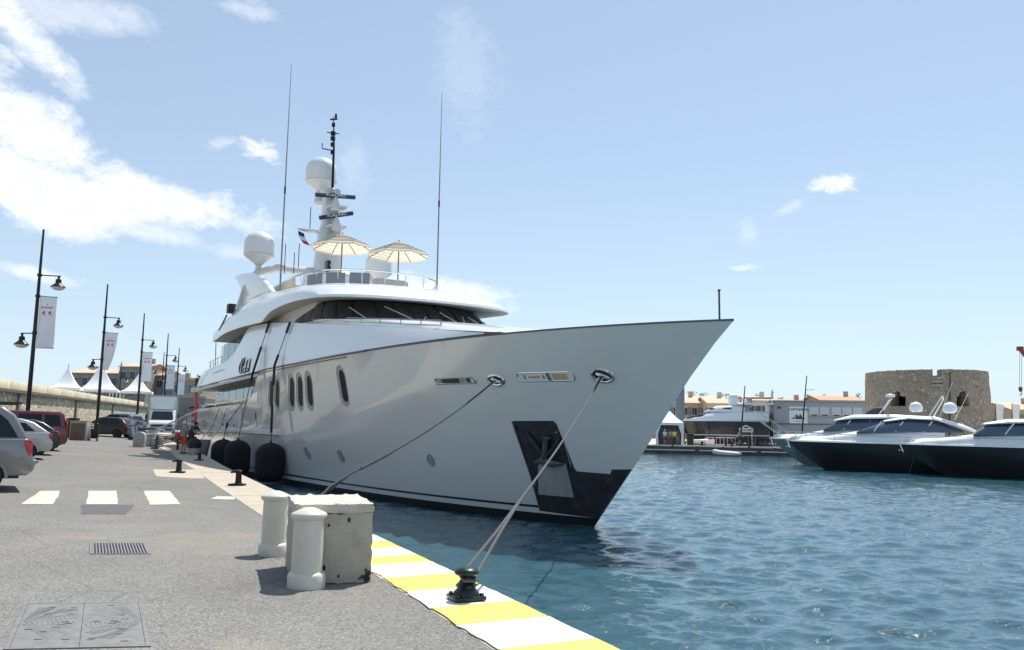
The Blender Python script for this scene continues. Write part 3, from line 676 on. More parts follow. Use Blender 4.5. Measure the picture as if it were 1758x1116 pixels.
# name in brushed script strokes on the plating
def plating_pt(px, py, off=.02):
    best = None; d = ray(px, py)
    for k in np.arange(20, 70, .03):
        q = CAM+d*k-S0; s, t, z = q@YA, q@YN, q[2]
        lo = 5.1; zt = float(np.interp(s, us, uz)); tl = hb(min(s, 20), ZD)+.004*max(0, min(s-20, 10)); tt = float(np.interp(s, us, ut))
        f_ = (z-lo)/max(zt-lo, .1)
        if 0 < f_ < 1 and t < tl+(tt-tl)*f_+.05*math.sin(math.pi*f_): return (s, t+off, z)
    return None
cn = lambda x, y: (390+x/18.6, 590+y/18.6)
STROKES = [[(455, 590), (415, 680), (400, 800), (400, 870), (385, 920)], [(385, 920), (440, 960), (470, 860), (480, 740), (500, 640), (475, 560), (500, 490), (510, 475)], [(600, 440), (560, 470), (550, 600), (540, 690), (500, 740)], [(560, 760), (520, 830), (500, 930), (560, 930), (600, 840), (580, 760)], [(680, 490), (650, 570), (625, 700), (600, 900)], [(600, 920), (650, 880), (680, 800), (640, 770)], [(770, 460), (745, 560), (715, 760), (700, 890), (680, 905)]]
m = MB()
for st in STROKES:
    pp = [plating_pt(*cn(*p)) for p in st]; pp = [p for p in pp if p]
    if len(pp) > 1:
        n__ = len(pp); m.tube(pp, [.012+.022*math.sin(math.pi*i/(n__-1)) for i in range(n__)], 6)
m.build('name_lettering', mat('name_black', (.02, .02, .025), .3), yacht)
# ---- flybridge
m = MB(); cA = [(15.2, 0), (15.3, 1), (15.65, 2), (16.4, 2.8), (17.6, 3.25), (19, 3.4), (22, 3.45), (25, 3.4)]
cA = [(a, b, 0) for a, b in cA]; ca = mir(dense(cA))
m.rings([[(p[0]-.25, p[1]*1.04, 8.1) for p in ca], [(p[0], p[1], 8.75) for p in ca], [(p[0]+.18, p[1]*.96, 8.78) for p in ca], [(p[0]+.3, p[1]*.94, 8.2) for p in ca]], closed=False); m.build('flybridge_coaming', WHITE, yacht, ang=40)
m = MB(); rr_ = [(p[0]+.05, p[1], 9.36) for p in ca]; m.tube(rr_, .03, 6)
for i in range(2, len(ca)-1, 6): m.tube([(ca[i][0]+.08, ca[i][1]*.98, 8.7), rr_[i]], .022, 5)
m.build('flybridge_rail', CHROME, yacht)
FG = mat('flybridge_screen_grey', (.16, .18, .20), .1, spec=.7)
hf = (len(ca)-1)//2
for a in range(6, 24, 6):
    m = MB(); seg = [ca[hf+i] for i in range(a, a+6)]; m.rings([[(p[0]+.07, p[1], 8.76) for p in seg], [(p[0]+.07, p[1], 9.24) for p in seg]], closed=False); m.build('flybridge_screen', FG, yacht)
m = MB(); m.box((18.6, -1.2, 9.0), (.6, 1.8, 1.3), top=(.7, .9)); m.box((20.5, -2.2, 9.1), (3, .5, 1.3), top=(.9, .8)); m.build('flybridge_console', mat('console_beige', (.5, .49, .46), .5), yacht, bevel=.06)
for yy in (.6, 1.6, 2.5): m = MB(); m.box((19.2, yy, 8.95), (.6, .7, .5)); m.box((19.5, yy, 9.4), (.15, .7, .7), top=(.7, .8)); m.build('helm_seat', WHITE, yacht, bevel=.06)
m = MB(); m.box((22.5, 2.2, 9.05), (3.4, 1.2, .6)); m.box((22.5, 2.9, 9.45), (3.4, .25, .5)); m.build('sofa', mat('sofa_cream', (.72, .66, .54), .8), yacht, bevel=.08)
# a coil of plants / cut-glass globe on the flybridge front
# ---- mast
MASTM = mat('mast_white', (.60, .60, .59), .35, coat=.4)
def rect_loft(secs, n=4):
    rings = []
    for (s, t, z, a, b) in secs:
        rings.append([(s+a*math.copysign(abs(math.cos(q))**.5, math.cos(q)), t+b*math.copysign(abs(math.sin(q))**.5, math.sin(q)), z) for q in np.linspace(0, 2*math.pi, 17)[:-1]])
    return MB().rings(rings, True, True)
rect_loft([(25, 0, 8.2, 1.1, .78), (25, 0, 10.5, .95, .68), (24.95, 0, 12.2, .8, .62), (24.9, 0, 13.2, .7, .55), (24.9, 0, 13.5, .55, .42), (24.95, 0, 15.1, .45, .38), (25., 0, 15.3, .6, .5), (25., 0, 15.5, .6, .5)]).build('mast', MASTM, yacht, ang=50)
for z_ in (13.25, 14.35): MB().box((24.3, -.1, z_), (1.25, 1.0, .10)).build('mast_platform', MASTM, yacht, bevel=.03)
def scanner_part(px0, px1, depth_s):
    P = []
    for q in (px0, px1):
        d = ray(*q); k = (depth_s-(CAM-S0)@YA)/(d@YA); v = CAM+d*k-S0; P.append(Vector((v@YA, v@YN, v[2])))
    if P[0].y < P[1].y: P = P[::-1]
    c = (P[0]+P[1])/2; d = (P[1]-P[0]).normalized(); up = Vector((0, 0, 1)); fwd_ = d.cross(up).normalized(); 
    if fwd_.x > 0: fwd_ = -fwd_
    u2 = fwd_.cross(d).normalized()
    if u2.z < 0: u2 = -u2
    ln = (P[1]-P[0]).length
    m = MB(); m.tube([c-d*ln/2, c-d*ln*.49, c+d*ln*.49, c+d*ln/2], [.07, .12, .12, .07], 8)
    g = m.build('radar_scanner', mat('radar_navy', (.02, .025, .06), .4), yacht)
    MB().lathe([(.24, -.85), (.26, -.5), (.18, -.28), (.10, -.14), (.10, -.08)], c, 12).build('pedestal', MASTM, g)
    dd = d if d.y < 0 else -d
    me = text_mesh('FURUNO', .2, mat('radar_white_letters', (.8, .8, .82), .5), lambda x, y, z: tuple(c+dd*x*1.35+u2*y+fwd_*(.122+z)), .002)
    obj('lettering', me, g)
scanner_part((541, 334), (610, 339), 23.9); scanner_part((548, 374), (606, 366), 23.9)
# domes
def dome(c, r, name='satellite_dome', base=True):
    pr = [(0, -1.25*r), (.25*r, -1.25*r), (.34*r, -1.15*r), (.92*r, -.74*r), (.99*r, -.67*r), (1.0*r, -.6*r), (1.0*r, .1*r)]+[(r*math.cos(a), .1*r+.92*r*math.sin(a)) for a in np.linspace(.15, 1.5, 9)]+[(0, 1.02*r)]
    g = MB().lathe(pr, c, 28).build(name, mat('radome_white', (.72, .72, .71), .3, coat=.3), yacht, ang=40)
    MB().lathe([(r*1.005, -.62*r), (r*1.015, -.60*r), (r*1.005, -.58*r)], c, 28).build('seam', mat('seam_grey', (.5, .5, .5), .5), g)
    return g
d1 = yt(445.5, 423, 3.5); dome(d1, .80); dome((25.3, -3.1, 11.7), .76); d3 = yt(552, 297, .25); dome(d3, .88)
MB().lathe([(.35, 0), (.3, .3), (.22, .6), (.3, 1.0)], (d3[0], d3[1], d3[2]-1.75), 14).build('dome_pedestal', MASTM, yacht)
m = MB(); zc = 10.95
for sd_ in (1, -1):
    m.tube([(25.6, 0, zc), (25.6, sd_*2.6, zc), (25.9, sd_*3.5, zc-.35), (26.5, sd_*3.85, 9.9), (27.2, sd_*4.0, 8.8)], [.42, .42, .38, .36, .4], 10, sq=.55)
    m.tube([(25.8, sd_*3.5, zc-.2), (25.8, sd_*3.5, zc+.1)], .16, 10)
m.build('cross_arm', MASTM, yacht, ang=50)
# aft fins
fin = [(404, 475), (418, 469), (432, 468), (446, 473), (458, 486), (468, 500), (448, 506), (430, 514), (412, 528), (418, 508), (412, 490)]
FP = [yt(*p, 4.0) for p in fin]
for sd_ in (1, -1):
    m = MB(); m.prism([(p[0], p[2]) for p in FP], lambda a, b: (a, sd_*4.06, b), lambda a, b: (a, sd_*3.8, b)); m.build('aft_fin', WHITE, yacht, ang=30, bevel=.05)
# stepped vent pods, horns, lights on the mast
m = MB(); MX = Matrix.Rotation(R(-90), 4, 'Y')
for (x, y) in ((558, 455), (567, 449), (574, 456), (566, 458)):
    q = yt(x, y, .3); m.lathe([(.0, 0), (.15, 0), (.16, .05), (.10, .3)], (23.95, q[1]-.0-(q[0]-23.95)*0, q[2]), 10, MX)
m.build('horn_cluster', BLACKP, yacht)
for (x, y, rd) in ((550, 345, .18), (547, 362, .13), (579, 398, .2), (568, 410, .14)):
    q = yt(x, y, .2); MB().lathe([(0, -rd), (rd, -rd*.6), (rd, rd*.4), (rd*.6, rd), (0, rd*1.1)], (23.95, q[1], q[2]), 10).build('searchlight', STEEL, yacht)
p0, p1 = yt(563.5, 318, 0), yt(568, 205, 0)
m = MB(); m.tube([(24.6, 0, p0[2]-1.4), (24.7, 0, p0[2]+2.0), (25, 0, p1[2])], [.09, .06, .02], 8)
zt_ = p1[2]
for dz, rd in ((-.5, .10), (-1.0, .14), (-1.3, .14), (-1.65, .12), (-2.1, .10)): m.lathe([(.0, -.12), (rd, -.1), (rd, .1), (0, .12)], (24.95, 0, zt_+dz), 8)
m.tube([(24.95, -.35, zt_-.95), (24.95, .35, zt_-1.0)], .03, 5); m.tube([(24.9, 0, zt_-2.0), (24.9, .6, zt_-2.0), (24.9, .6, zt_-1.7)], .035, 5); m.tube([(24.95, -.2, zt_-.12), (24.95, .2, zt_-.22)], .05, 5); m.box((24.95, -.12, zt_+.02), (.02, .12, .3))
m.build('masthead_pole', DMETAL, yacht)
# flag wing and courtesy flag
m = MB(); m.tube([yt(545, 398, .9)*1., yt(528, 396, 1.3), yt(512, 393, 1.7)], [.22, .22, .12], 8, sq=.4); m.build('flag_wing', MASTM, yacht)
fa, fb = yt(512, 396, 1.7), yt(520, 418, 1.7)
FLC = [mat('flag_blue', (.02, .03, .14), .8), mat('flag_white', (.75, .75, .75), .8), mat('flag_red', (.55, .03, .03), .8)]
m = MB(); rws = []
for i in range(7):
    f_ = i/6; c = lerp(tuple(fa), tuple(fb), f_); rws.append([(c[0]+.05*math.sin(3*f_+k), c[1]-.17*k+.06*math.sin(4*f_), c[2]-.05*k) for k in range(3)])
for i in range(6): m.mi = [0, 0, 1, 1, 2, 2][i]; m.rings([rws[i], rws[i+1]], closed=False)
m.build('courtesy_flag', FLC, yacht)
# whip antennas
for (b, t_, tt) in (((481, 490), (503, 105), 3.3), ((750, 490), (758, 160), -3.3)):
    p = yt(*b, tt); q = yt(*t_, tt); p[2] -= .5; sm = lerp(tuple(p), (p[0], p[1], q[2]), .45)
    top_ = (p[0], p[1], q[2])
    g = MB().tube([tuple(p), sm, top_], [.045, .035, .012], 8).build('whip_antenna', mat('antenna_grey', (.22, .22, .23), .4), yacht)
    MB().tube([lerp(tuple(p), top_, .43), lerp(tuple(p), top_, .46)], .05, 8).build('ferrule', BLACKP, g)
for (x, y0, y1) in ((488, 420, 470), (504, 435, 470), (512, 420, 460), (532, 357, 392)):
    q = yt(x, y1, 2.6); q2 = yt(x, y0, 2.6); MB().tube([tuple(q), (q[0], q[1], q2[2])], .02, 5).build('short_aerial', DMETAL, yacht)
# black side speaker/nav box on the arch and gear aft
q = yt(397, 530, 4.25); m = MB(); m.box(tuple(q), (.6, .4, .5)); m.tube([tuple(q+[.6, .1, -.3]), tuple(q+[2.4, .15, -1.0])], .05, 6); m.build('nav_light_box', BLACK, yacht, bevel=.04)
# ---- parasols on the flybridge
CANV = mat('cream_parasol_canvas', (.80, .76, .66), .85)
_t, _b = nodes(CANV); _tr = _t.nodes.new('ShaderNodeBsdfTranslucent'); _tr.inputs[0].default_value = (.82, .75, .60, 1); _mx = _t.nodes.new('ShaderNodeMixShader'); _mx.inputs[0].default_value = .45
_t.links.new(_b.outputs[0], _mx.inputs[1]); _t.links.new(_tr.outputs[0], _mx.inputs[2]); _t.links.new(_mx.outputs[0], _t.nodes['Material Output'].inputs[0])
def parasol(c, rad, h, label):
    t = thing('parasol', label, 'parasol', yw(*c), R(120), 'cream parasols on the flybridge')
    t.location = yw(c[0], c[1], 8.35)
    zt = c[2]-8.35
    MB().tube([(0, 0, 0), (0, 0, zt+.12)], .035, 8).build('pole', mat('parasol_wood', (.20, .13, .08), .5), t)
    n = 8
    for k in range(n):
        a0, a1 = 2*math.pi*k/n, 2*math.pi*(k+1)/n; rows_ = []
        for f_ in (0, .22, .24, .5, .75, 1):
            z = zt-h*(f_**1.25); r_ = rad*f_; row = []
            for j in range(5):
                u = j/4; a = a0+(a1-a0)*u; sgn = 1-.10*math.sin(math.pi*u)*f_; row.append((r_*sgn*math.cos(a), r_*sgn*math.sin(a), z-.02*math.sin(math.pi*u)*f_+(.05 if f_ < .23 else 0)))
            rows_.append(row)
        m = MB(); m.rings(rows_, closed=False); v_ = rows_[-1]; m.rings([v_, [(p[0], p[1], p[2]-.09) for p in v_]], closed=False); pn = m.build('canopy_panel', CANV, t)
        MB().tube([(0, 0, zt-.08), (rad*math.cos(a0)*.5, rad*math.sin(a0)*.5, zt-h*.42-.03), (rad*math.cos(a0), rad*math.sin(a0), zt-h-.02)], .018, 5).build('rib', mat('parasol_rib', (.10, .085, .07), .6), t)
        m = MB()
        for f_ in (.35, .5, .65, .8, .92):
            z = zt-h*(f_**1.25)+.012; r_ = rad*f_; m.tube([(r_*(1-.10*math.sin(math.pi*j/4)*f_)*math.cos(a0+(a1-a0)*j/4), r_*(1-.10*math.sin(math.pi*j/4)*f_)*math.sin(a0+(a1-a0)*j/4), z) for j in range(5)], .014, 4)
        m.build('stripe_piping', mat('parasol_brown', (.22, .17, .12), .8), pn)
    MB().lathe([(.0, -.1), (.1, -.08), (.1, .03), (.03, .08), (.03, .2), (0, .22)], (0, 0, zt-.1), 10).build('hub', BLACKP, t)
    return t
u1 = yt(588, 404, .8); parasol((u1[0], .8, u1[2]), 1.55, .62, 'cream parasol in front of the mast on the yacht top deck')
u2_ = yt(685, 417, -1.6); parasol((u2_[0], -1.6, u2_[2]), 1.55, .62, 'cream parasol to the right of the mast beside a white dome')
# ================================================================== MOORING GEAR AND QUAY FURNITURE
def W(o, s, t, z): p = yw(s, t, z); return (float(p[0]), float(p[1]), float(p[2]))
# fenders hanging on the starboard side
def fender(s, t, z0, z1, r, label, rope, covers):
    b = yw(s, t, z0); th_ = thing('fender', label, 'fender', b, R(120), 'black cylinder fenders along the yacht')
    h = z1-z0; pr = [(0, 0), (r*.5, .02), (r*.8, .10), (r*.97, .30), (r, .5), (r, h-.5)]+[(r*math.cos(a), h-.5+.5*math.sin(a)) for a in np.linspace(.2, 1.45, 7)]+[(0, h)]
    MB().lathe(pr, (0, 0, 0), 28).build('body', mat('fender_fleece_black', (.013, .014, .017), .9, var=.3, vscale=8, bump=.5, bscale=45), th_, ang=50)
    MB().lathe([(.05, h-.03), (.06, h+.03), (.03, h+.08)], (0, 0, 0), 10).build('eye', DMETAL, th_)
    P = [(p[0]-s, p[1]-t, p[2]-z0) for p in rope]; MB().tube(P, .018, 6).build('rope', ROPED, th_)
    for (i, f0, f1) in covers: MB().tube([lerp(P[i], P[i+1], f0), lerp(P[i], P[i+1], f1)], .055, 8).build('rope_cover', BLACK, th_)
fender(18.0, 4.28, .10, 1.80, .62, 'nearest tall black fender hanging beside the yacht bow windows', [(16.9, 3.99, 7.0), (17.5, 4.42, 5.12), (17.8, 4.36, 3.6), (18.0, 4.28, 1.78)], [(0, 0, .25), (0, .75, 1.), (1, 0, .55), (2, .1, .75)])
fender(22.4, 4.75, .12, 1.82, .60, 'second black fender, between the nearest fender and the tilted board', [(20.4, 4.06, 7.3), (21.0, 4.52, 5.1), (21.9, 4.6, 3.6), (22.4, 4.75, 1.8)], [(0, 0, .2), (0, .5, 1.), (1, 0, .35)])
fender(25.4, 4.85, .12, 1.80, .58, 'third black fender, half hidden behind the second one', [(24.6, 4.2, 3.62), (25.0, 4.8, 2.6), (25.4, 4.85, 1.78)], [(1, 0, .3)])
# dark boarding platform folded out of the hull side
t = thing('fender_board', 'tilted dark square board hung between the yacht and the quay', 'board', yw(29.2, 5.0, 1.05), R(120))
m = MB(); m.prism([(-1.55, -.72), (1.35, -.70), (1.75, .62), (-1.0, .66)], lambda a, b: (a, .12-.25*b, b), lambda a, b: (a, .24-.25*b, b)); m.build('panel', mat('grey_rubber_mat', (.06, .062, .065), .7, var=.15, bump=.3), t, bevel=.02)
for x in (-1.0, 1.7): MB().tube([(x, .0, .64), (x*.9, -.5, 1.3), (x*.8, -.8, 2.4)], .016, 5).build('rope', ROPED, t)
# passerelle from the stern quarter to the quay
t = thing('gangway', 'aluminium gangway with rails from the yacht side to the quay', 'gangway', yw(35.2, 4.1, 0), R(120))
zq = 1.0+.03*max(0, (yw(35.2, 8, 0)[1]-45)); L_ = 2.9
m = MB()
for i in range(10):
    f0 = i/10; z = 2.75+(zq+.12-2.75)*f0; m.box((0, .1+L_*f0, z-.03*0), (.72, L_/10-.02, .06))
m.build('tread_deck', STEEL, t)
for x in (-.36, .36):
    MB().tube([(x, 0, 2.72), (x, L_, zq+.08)], .05, 6).build('side_beam', STEEL, t)
    m = MB(); m.tube([(x, 0, 3.65), (x, L_*.95, zq+1.05)], .025, 6)
    for f0 in (0.02, .33, .64, .95): z = 2.72+(zq+.1-2.72)*f0; m.tube([(x, L_*f0, z), (x, L_*f0, z+.95)], .02, 5)
    m.build('hand_rail', CHROME, t)
# mooring lines
bb = hz(800, 1030, 1.02); BBX, BBY = float(bb[0]), float(bb[1])+.03
e2 = yw(*hp(FL2[0], FL2[2], .08)); e1 = yw(*hp(FL1[0], FL1[2], .08))
def rope_thing(name, label, strands, r, mt, cover=None):
    t = thing(name, label, 'rope', strands[0][0])
    o = np.array(strands[0][0])
    for st in strands: MB().tube([tuple(np.array(p)-o) for p in st], r, 7).build('strand', mt, t)
    if cover: MB().tube([tuple(np.array(p)-o) for p in cover], r*1.5, 8).build('chafe_sleeve', ROPED, t)
A_ = (BBX+.03, BBY+.05, 1.22); spl = lerp(A_, tuple(e2), .2)
main2 = sag(spl, tuple(e2), .10, 16)
loopL = [(BBX+.06, BBY-.02, 1.20), (BBX-.02, BBY-.10, 1.21), (BBX-.06, BBY+.02, 1.23), lerp((BBX-.01, BBY+.08, 1.25), spl, .5), spl]
loopR = [(BBX-.02, BBY-.10, 1.205), (BBX+.08, BBY-.06, 1.20), (BBX+.07, BBY+.03, 1.21), lerp((BBX+.06, BBY+.06, 1.23), spl, .5), spl]
rope_thing('mooring_line', 'grey mooring rope looped on the near green bollard up to the bow', [main2[::-1], loopL, loopR], .017, ROPE, main2[-4:])
hid = (edge_x(14.8)-.5, 14.8)
A1 = (hid[0], hid[1], 1.28); spl1 = lerp(A1, tuple(e1), .16); main1 = sag(spl1, tuple(e1), .16, 18)
rope_thing('mooring_line', 'dark mooring rope running from the bow to behind the concrete block', [main1[::-1], [(hid[0]+.1, hid[1]-.05, 1.22), lerp(A1, spl1, .5), spl1], [(hid[0]-.1, hid[1]+.05, 1.22), (*lerp(A1, spl1, .5)[:2], lerp(A1, spl1, .5)[2]-.06), spl1]], .022, ROPED, main1[1:5])
# iron bollards
GRI = mat('green_black_iron', (.022, .034, .03), .32, .6, var=.5, vscale=9, bump=.2, bscale=30, coat=.2)
def big_bollard(x, y, z, label):
    t = thing('mooring_bollard', label, 'bollard', (x, y, z), R(24), 'mushroom headed iron bollards'); t.scale = (1.05, 1.05, .76)
    MB().box((0, 0, .025), (.30, .26, .05)).build('base_plate', GRI, t, bevel=.012)
    MB().lathe([(.12, .05), (.115, .09), (.085, .13), (.10, .17), (.075, .20), (.055, .24), (.06, .28), (.05, .29)], (0, 0, 0), 20).build('post', GRI, t, ang=50)
    MB().lathe([(.05, .28), (.10, .295), (.115, .325), (.10, .36), (.06, .385), (0, .393)], (0, 0, 0), 20).build('mushroom_head', GRI, t, ang=60)
    for (a, b) in ((-.115, -.09), (.115, -.09), (.115, .09), (-.115, .09)): MB().lathe([(.022, .05), (.022, .075), (.012, .085), (0, .085)], (a, b, 0), 6).build('bolt', GRI, t)
big_bollard(BBX, BBY, 1.0235, 'dark green mushroom bollard with a rope, on the striped kerb')
big_bollard(hid[0], hid[1], 1.013, 'iron bollard hidden behind the big concrete block')
def cleat(px, py, k, label):
    p = gpx(px, py); t = thing('mooring_bollard', label, 'bollard', p, R(-8), 'small black iron bollards')
    BI = mat('black_iron', (.014, .015, .018), .4, .5, bump=.2, bscale=30)
    MB().box((0, 0, .03), (.42*k, .26*k, .05)).build('base_plate', BI, t, bevel=.01)
    MB().lathe([(.12*k, .05), (.085*k, .10*k), (.078*k, .32*k), (.09*k, .36*k)], (.03, 0, 0), 14).build('post', BI, t)
    m = MB(); m.tube([(.12*k, 0, .38*k), (.03, 0, .39*k), (-.10*k, 0, .39*k), (-.19*k, 0, .36*k)], [.06*k, .10*k, .08*k, .05*k], 12, sq=.55); m.build('hooked_head', BI, t)
cleat(305, 812, 1.0, 'small black iron bollard on the pale concrete pad')
cleat(407, 834, .95, 'small black iron bollard on the pale kerb near the block')
cleat(341, 791, .8, 'small black iron bollard farthest along the kerb, in the shade')
# concrete block
BLK = mat('weathered_block', (.42, .385, .325), .9, var=.16, vscale=3.5, bump=.8, bscale=18, dirt=(.27, .24, .2, .57, .6))
nl, nr_ = hz(505, 999, 1.0)[:2], hz(641, 998, 1.0)[:2]; fl = hz(482, 961, 1.0)[:2]
nl = np.array([-2.20, 8.60]); wv = np.array([.945, .327]); dv = np.array([-wv[1], wv[0]]); Wd = .80; Dp = 1.18
t = thing('concrete_block', 'big weathered cream concrete block on the quay edge', 'block', (*(nl+wv*Wd/2+dv*Dp/2), 1.0), math.atan2(wv[1], wv[0]))
bm = bmesh.new(); bmesh.ops.create_cube(bm, size=1); bmesh.ops.scale(bm, vec=(Wd, Dp, .72), verts=bm.verts); bmesh.ops.translate(bm, vec=(0, 0, .36), verts=bm.verts)
def rough(bm, k, amp):
    bmesh.ops.subdivide_edges(bm, edges=bm.edges, cuts=k, use_grid_fill=True)
    bm.normal_update()
    for v in bm.verts:
        ed = any(e.calc_face_angle(0) > R(40) for e in v.link_edges if len(e.link_faces) == 2)
        v.co += Vector(rng.normal(0, amp*(2.2 if ed else .6), 3)) - (v.normal*abs(rng.normal(0, amp*4)) if ed else Vector((0, 0, 0)))
rough(bm, 13, .0020); me = bpy.data.meshes.new('body'); bm.to_mesh(me); bm.free(); me.materials.append(BLK); me.polygons.foreach_set('use_smooth', [True]*len(me.polygons)); me.set_sharp_from_angle(angle=R(40)); obj('body', me, t)
bm = bmesh.new(); bmesh.ops.create_cube(bm, size=1); bmesh.ops.scale(bm, vec=(Wd+.012, Dp+.012, .10), verts=bm.verts); bmesh.ops.translate(bm, vec=(0, 0, .768), verts=bm.verts)
rough(bm, 15, .0032); me = bpy.data.meshes.new('cap_layer'); bm.to_mesh(me); bm.free(); me.materials.append(mat('cap_mortar', (.54, .50, .43), .9, var=.1, vscale=6, bump=.8, bscale=25)); me.polygons.foreach_set('use_smooth', [True]*len(me.polygons)); me.set_sharp_from_angle(angle=R(40)); obj('cap_layer', me, t)
HOLE = mat('rust_hole', (.035, .028, .022), 1., var=.4, vscale=20); STAIN = mat('rust_stain', (.20, .15, .11), .95, var=.4, vscale=14)
for (fx, z, r) in ((.42, .60, .012), (.68, .65, .017), (.38, .17, .02), (.57, .08, .012)):
    m = MB(); ring = [(-Wd/2+Wd*fx+r*math.cos(a)*rng.uniform(.7, 1.2), -Dp/2-.014, z+1.5*r*math.sin(a)*rng.uniform(.7, 1.2)) for a in np.linspace(0, 6.28, 12)[:-1]]; m.face(*ring); m.build('bolt_hole', HOLE, t)
m = MB()
for k in range(9):
    x, z = Wd*(.36+rng.uniform(-.03, .10)), .09+rng.uniform(-.05, .05); r = rng.uniform(.012, .04); m.face(*[(x+r*math.cos(a)*rng.uniform(.6, 1.3), -Dp/2-.013-.0006*k, z+r*math.sin(a)*rng.uniform(.6, 1.3)) for a in np.linspace(0, 6.28, 10)[:-1]])
m.build('chipped_dark_patch', HOLE, t)['kind'] = 'stuff'
# white posts
PST = mat('cream_enamel', (.62, .59, .51), .4, var=.06, vscale=3, coat=.2, dirt=(.36, .32, .25, .66, .7), bump=.08, bscale=14)
def post(px, py, label, first=None):
    p = hz(px, py, 1.0)
    t = thing('quay_post', label, 'bollard', (p[0], p[1]+.12, 1.0), 0, 'cream capped posts by the block')
    MB().lathe([(.185, -.02), (.19, .02), (.188, .13), (.178, .15), (.155, .165)], (0, 0, 0), 32).build('base_ring', PST, t, ang=40)
    MB().lathe([(.155, .15), (.152, .5), (.147, .685)], (0, 0, 0), 32).build('shaft', PST, t, ang=40)
    MB().lathe([(.147, .68), (.165, .69), (.18, .71), (.182, .735), (.165, .75), (.09, .785), (.05, .80), (0, .805)], (0, 0, 0), 32).build('cap', PST, t, ang=60)
post(520, 1014, 'near cream capped post standing in front of the concrete block')
post(464, 957, 'farther cream capped post at the left of the concrete block')
# ================================================================== LEFT SIDE: wall, terrace, lamps
WD = np.array([-.276, .961]); WN = np.array([.961, .276])
wp0 = hy(0, 700, 46.)[:2]
def wall_pt(u): return wp0+WD*u           # u metres along the wall
ZW = 4.85
def stone_wall_mat():
    m = mat('rubble_stone', (.42, .36, .27), .9); t, b = nodes(m); n = t.nodes; l = t.links; tc = n.new('ShaderNodeTexCoord').outputs['Object']
    mp = n.new('ShaderNodeMapping'); mp.inputs['Scale'].default_value = (.55, 1, 1); l.new(tc, mp.inputs[0])
    br = n.new('ShaderNodeTexVoronoi'); br.feature = 'DISTANCE_TO_EDGE'; br.inputs['Scale'].default_value = 3.2; br.inputs['Randomness'].default_value = .8; l.new(mp.outputs[0], br.inputs['Vector'])
    vc = n.new('ShaderNodeTexVoronoi'); vc.inputs['Scale'].default_value = 3.2; vc.inputs['Randomness'].default_value = .8; l.new(mp.outputs[0], vc.inputs['Vector'])
    r = n.new('ShaderNodeValToRGB'); sep = n.new('ShaderNodeSeparateColor'); l.new(vc.outputs['Color'], sep.inputs[0]); l.new(sep.outputs[0], r.inputs[0])
    r.color_ramp.elements[0].color = (.46, .39, .28, 1); r.color_ramp.elements[1].color = (.70, .62, .47, 1)
    e = n.new('ShaderNodeMapRange'); e.inputs[1].default_value = 0; e.inputs[2].default_value = .06; l.new(br.outputs['Distance'], e.inputs[0])
    mx = n.new('ShaderNodeMixRGB'); l.new(e.outputs[0], mx.inputs[0]); mx.inputs[1].default_value = (.29, .24, .18, 1); l.new(r.outputs[0], mx.inputs[2]); l.new(mx.outputs[0], b.inputs['Base Color'])
    bp = n.new('ShaderNodeBump'); bp.inputs['Distance'].default_value = .05; l.new(e.outputs[0], bp.inputs['Height']); l.new(bp.outputs[0], b.inputs['Normal']); return m
RUB = stone_wall_mat()
wall = thing('retaining_wall', 'long rubble stone retaining wall with cream parapet along the road', 'wall', (*wall_pt(0), 0), math.atan2(WD[1], WD[0]))
MB().box((10, .35, 2.5), (112, .7, 3.66)).build('masonry', RUB, wall)
MB().box((10, .26, 4.27), (112, 1.0, .17)).build('cornice', mat('cornice_dark', (.12, .11, .09), .9, var=.3), wall)
PAR = mat('parapet_cream', (.74, .64, .45), .85, var=.12, vscale=2, bump=.3, dirt=(.40, .34, .25, .58, .6))
pm = MB().box((0, 0, 0), (3.9, .5, .50)).mesh('parapet_panel', PAR, bevel=.02)
for i in range(28):
    o = obj('parapet_panel', pm, wall); o.location = (-44+i*3.98, .30, 4.60)
for u in (-8, 3.2, 18, 33, 48): MB().box((u, -.06, 2.6), (.35, .14, 3.2)).build('buttress', mat('buttress_stone', (.2, .18, .15), .9), wall)
terr = MB(); a = wall_pt(-60); b = wall_pt(66); n2_ = -WN
terr.prism([tuple(a-WN*.6), tuple(b-WN*.6), tuple(b-WN*200+np.array([0, 120])), tuple(a-WN*250)], lambda x, y: (x, y, .8), lambda x, y: (x, y, 4.3))
tag(terr.build('terrace', mat('terrace_paving', (.42, .39, .33), .9, var=.1)), kind='structure')
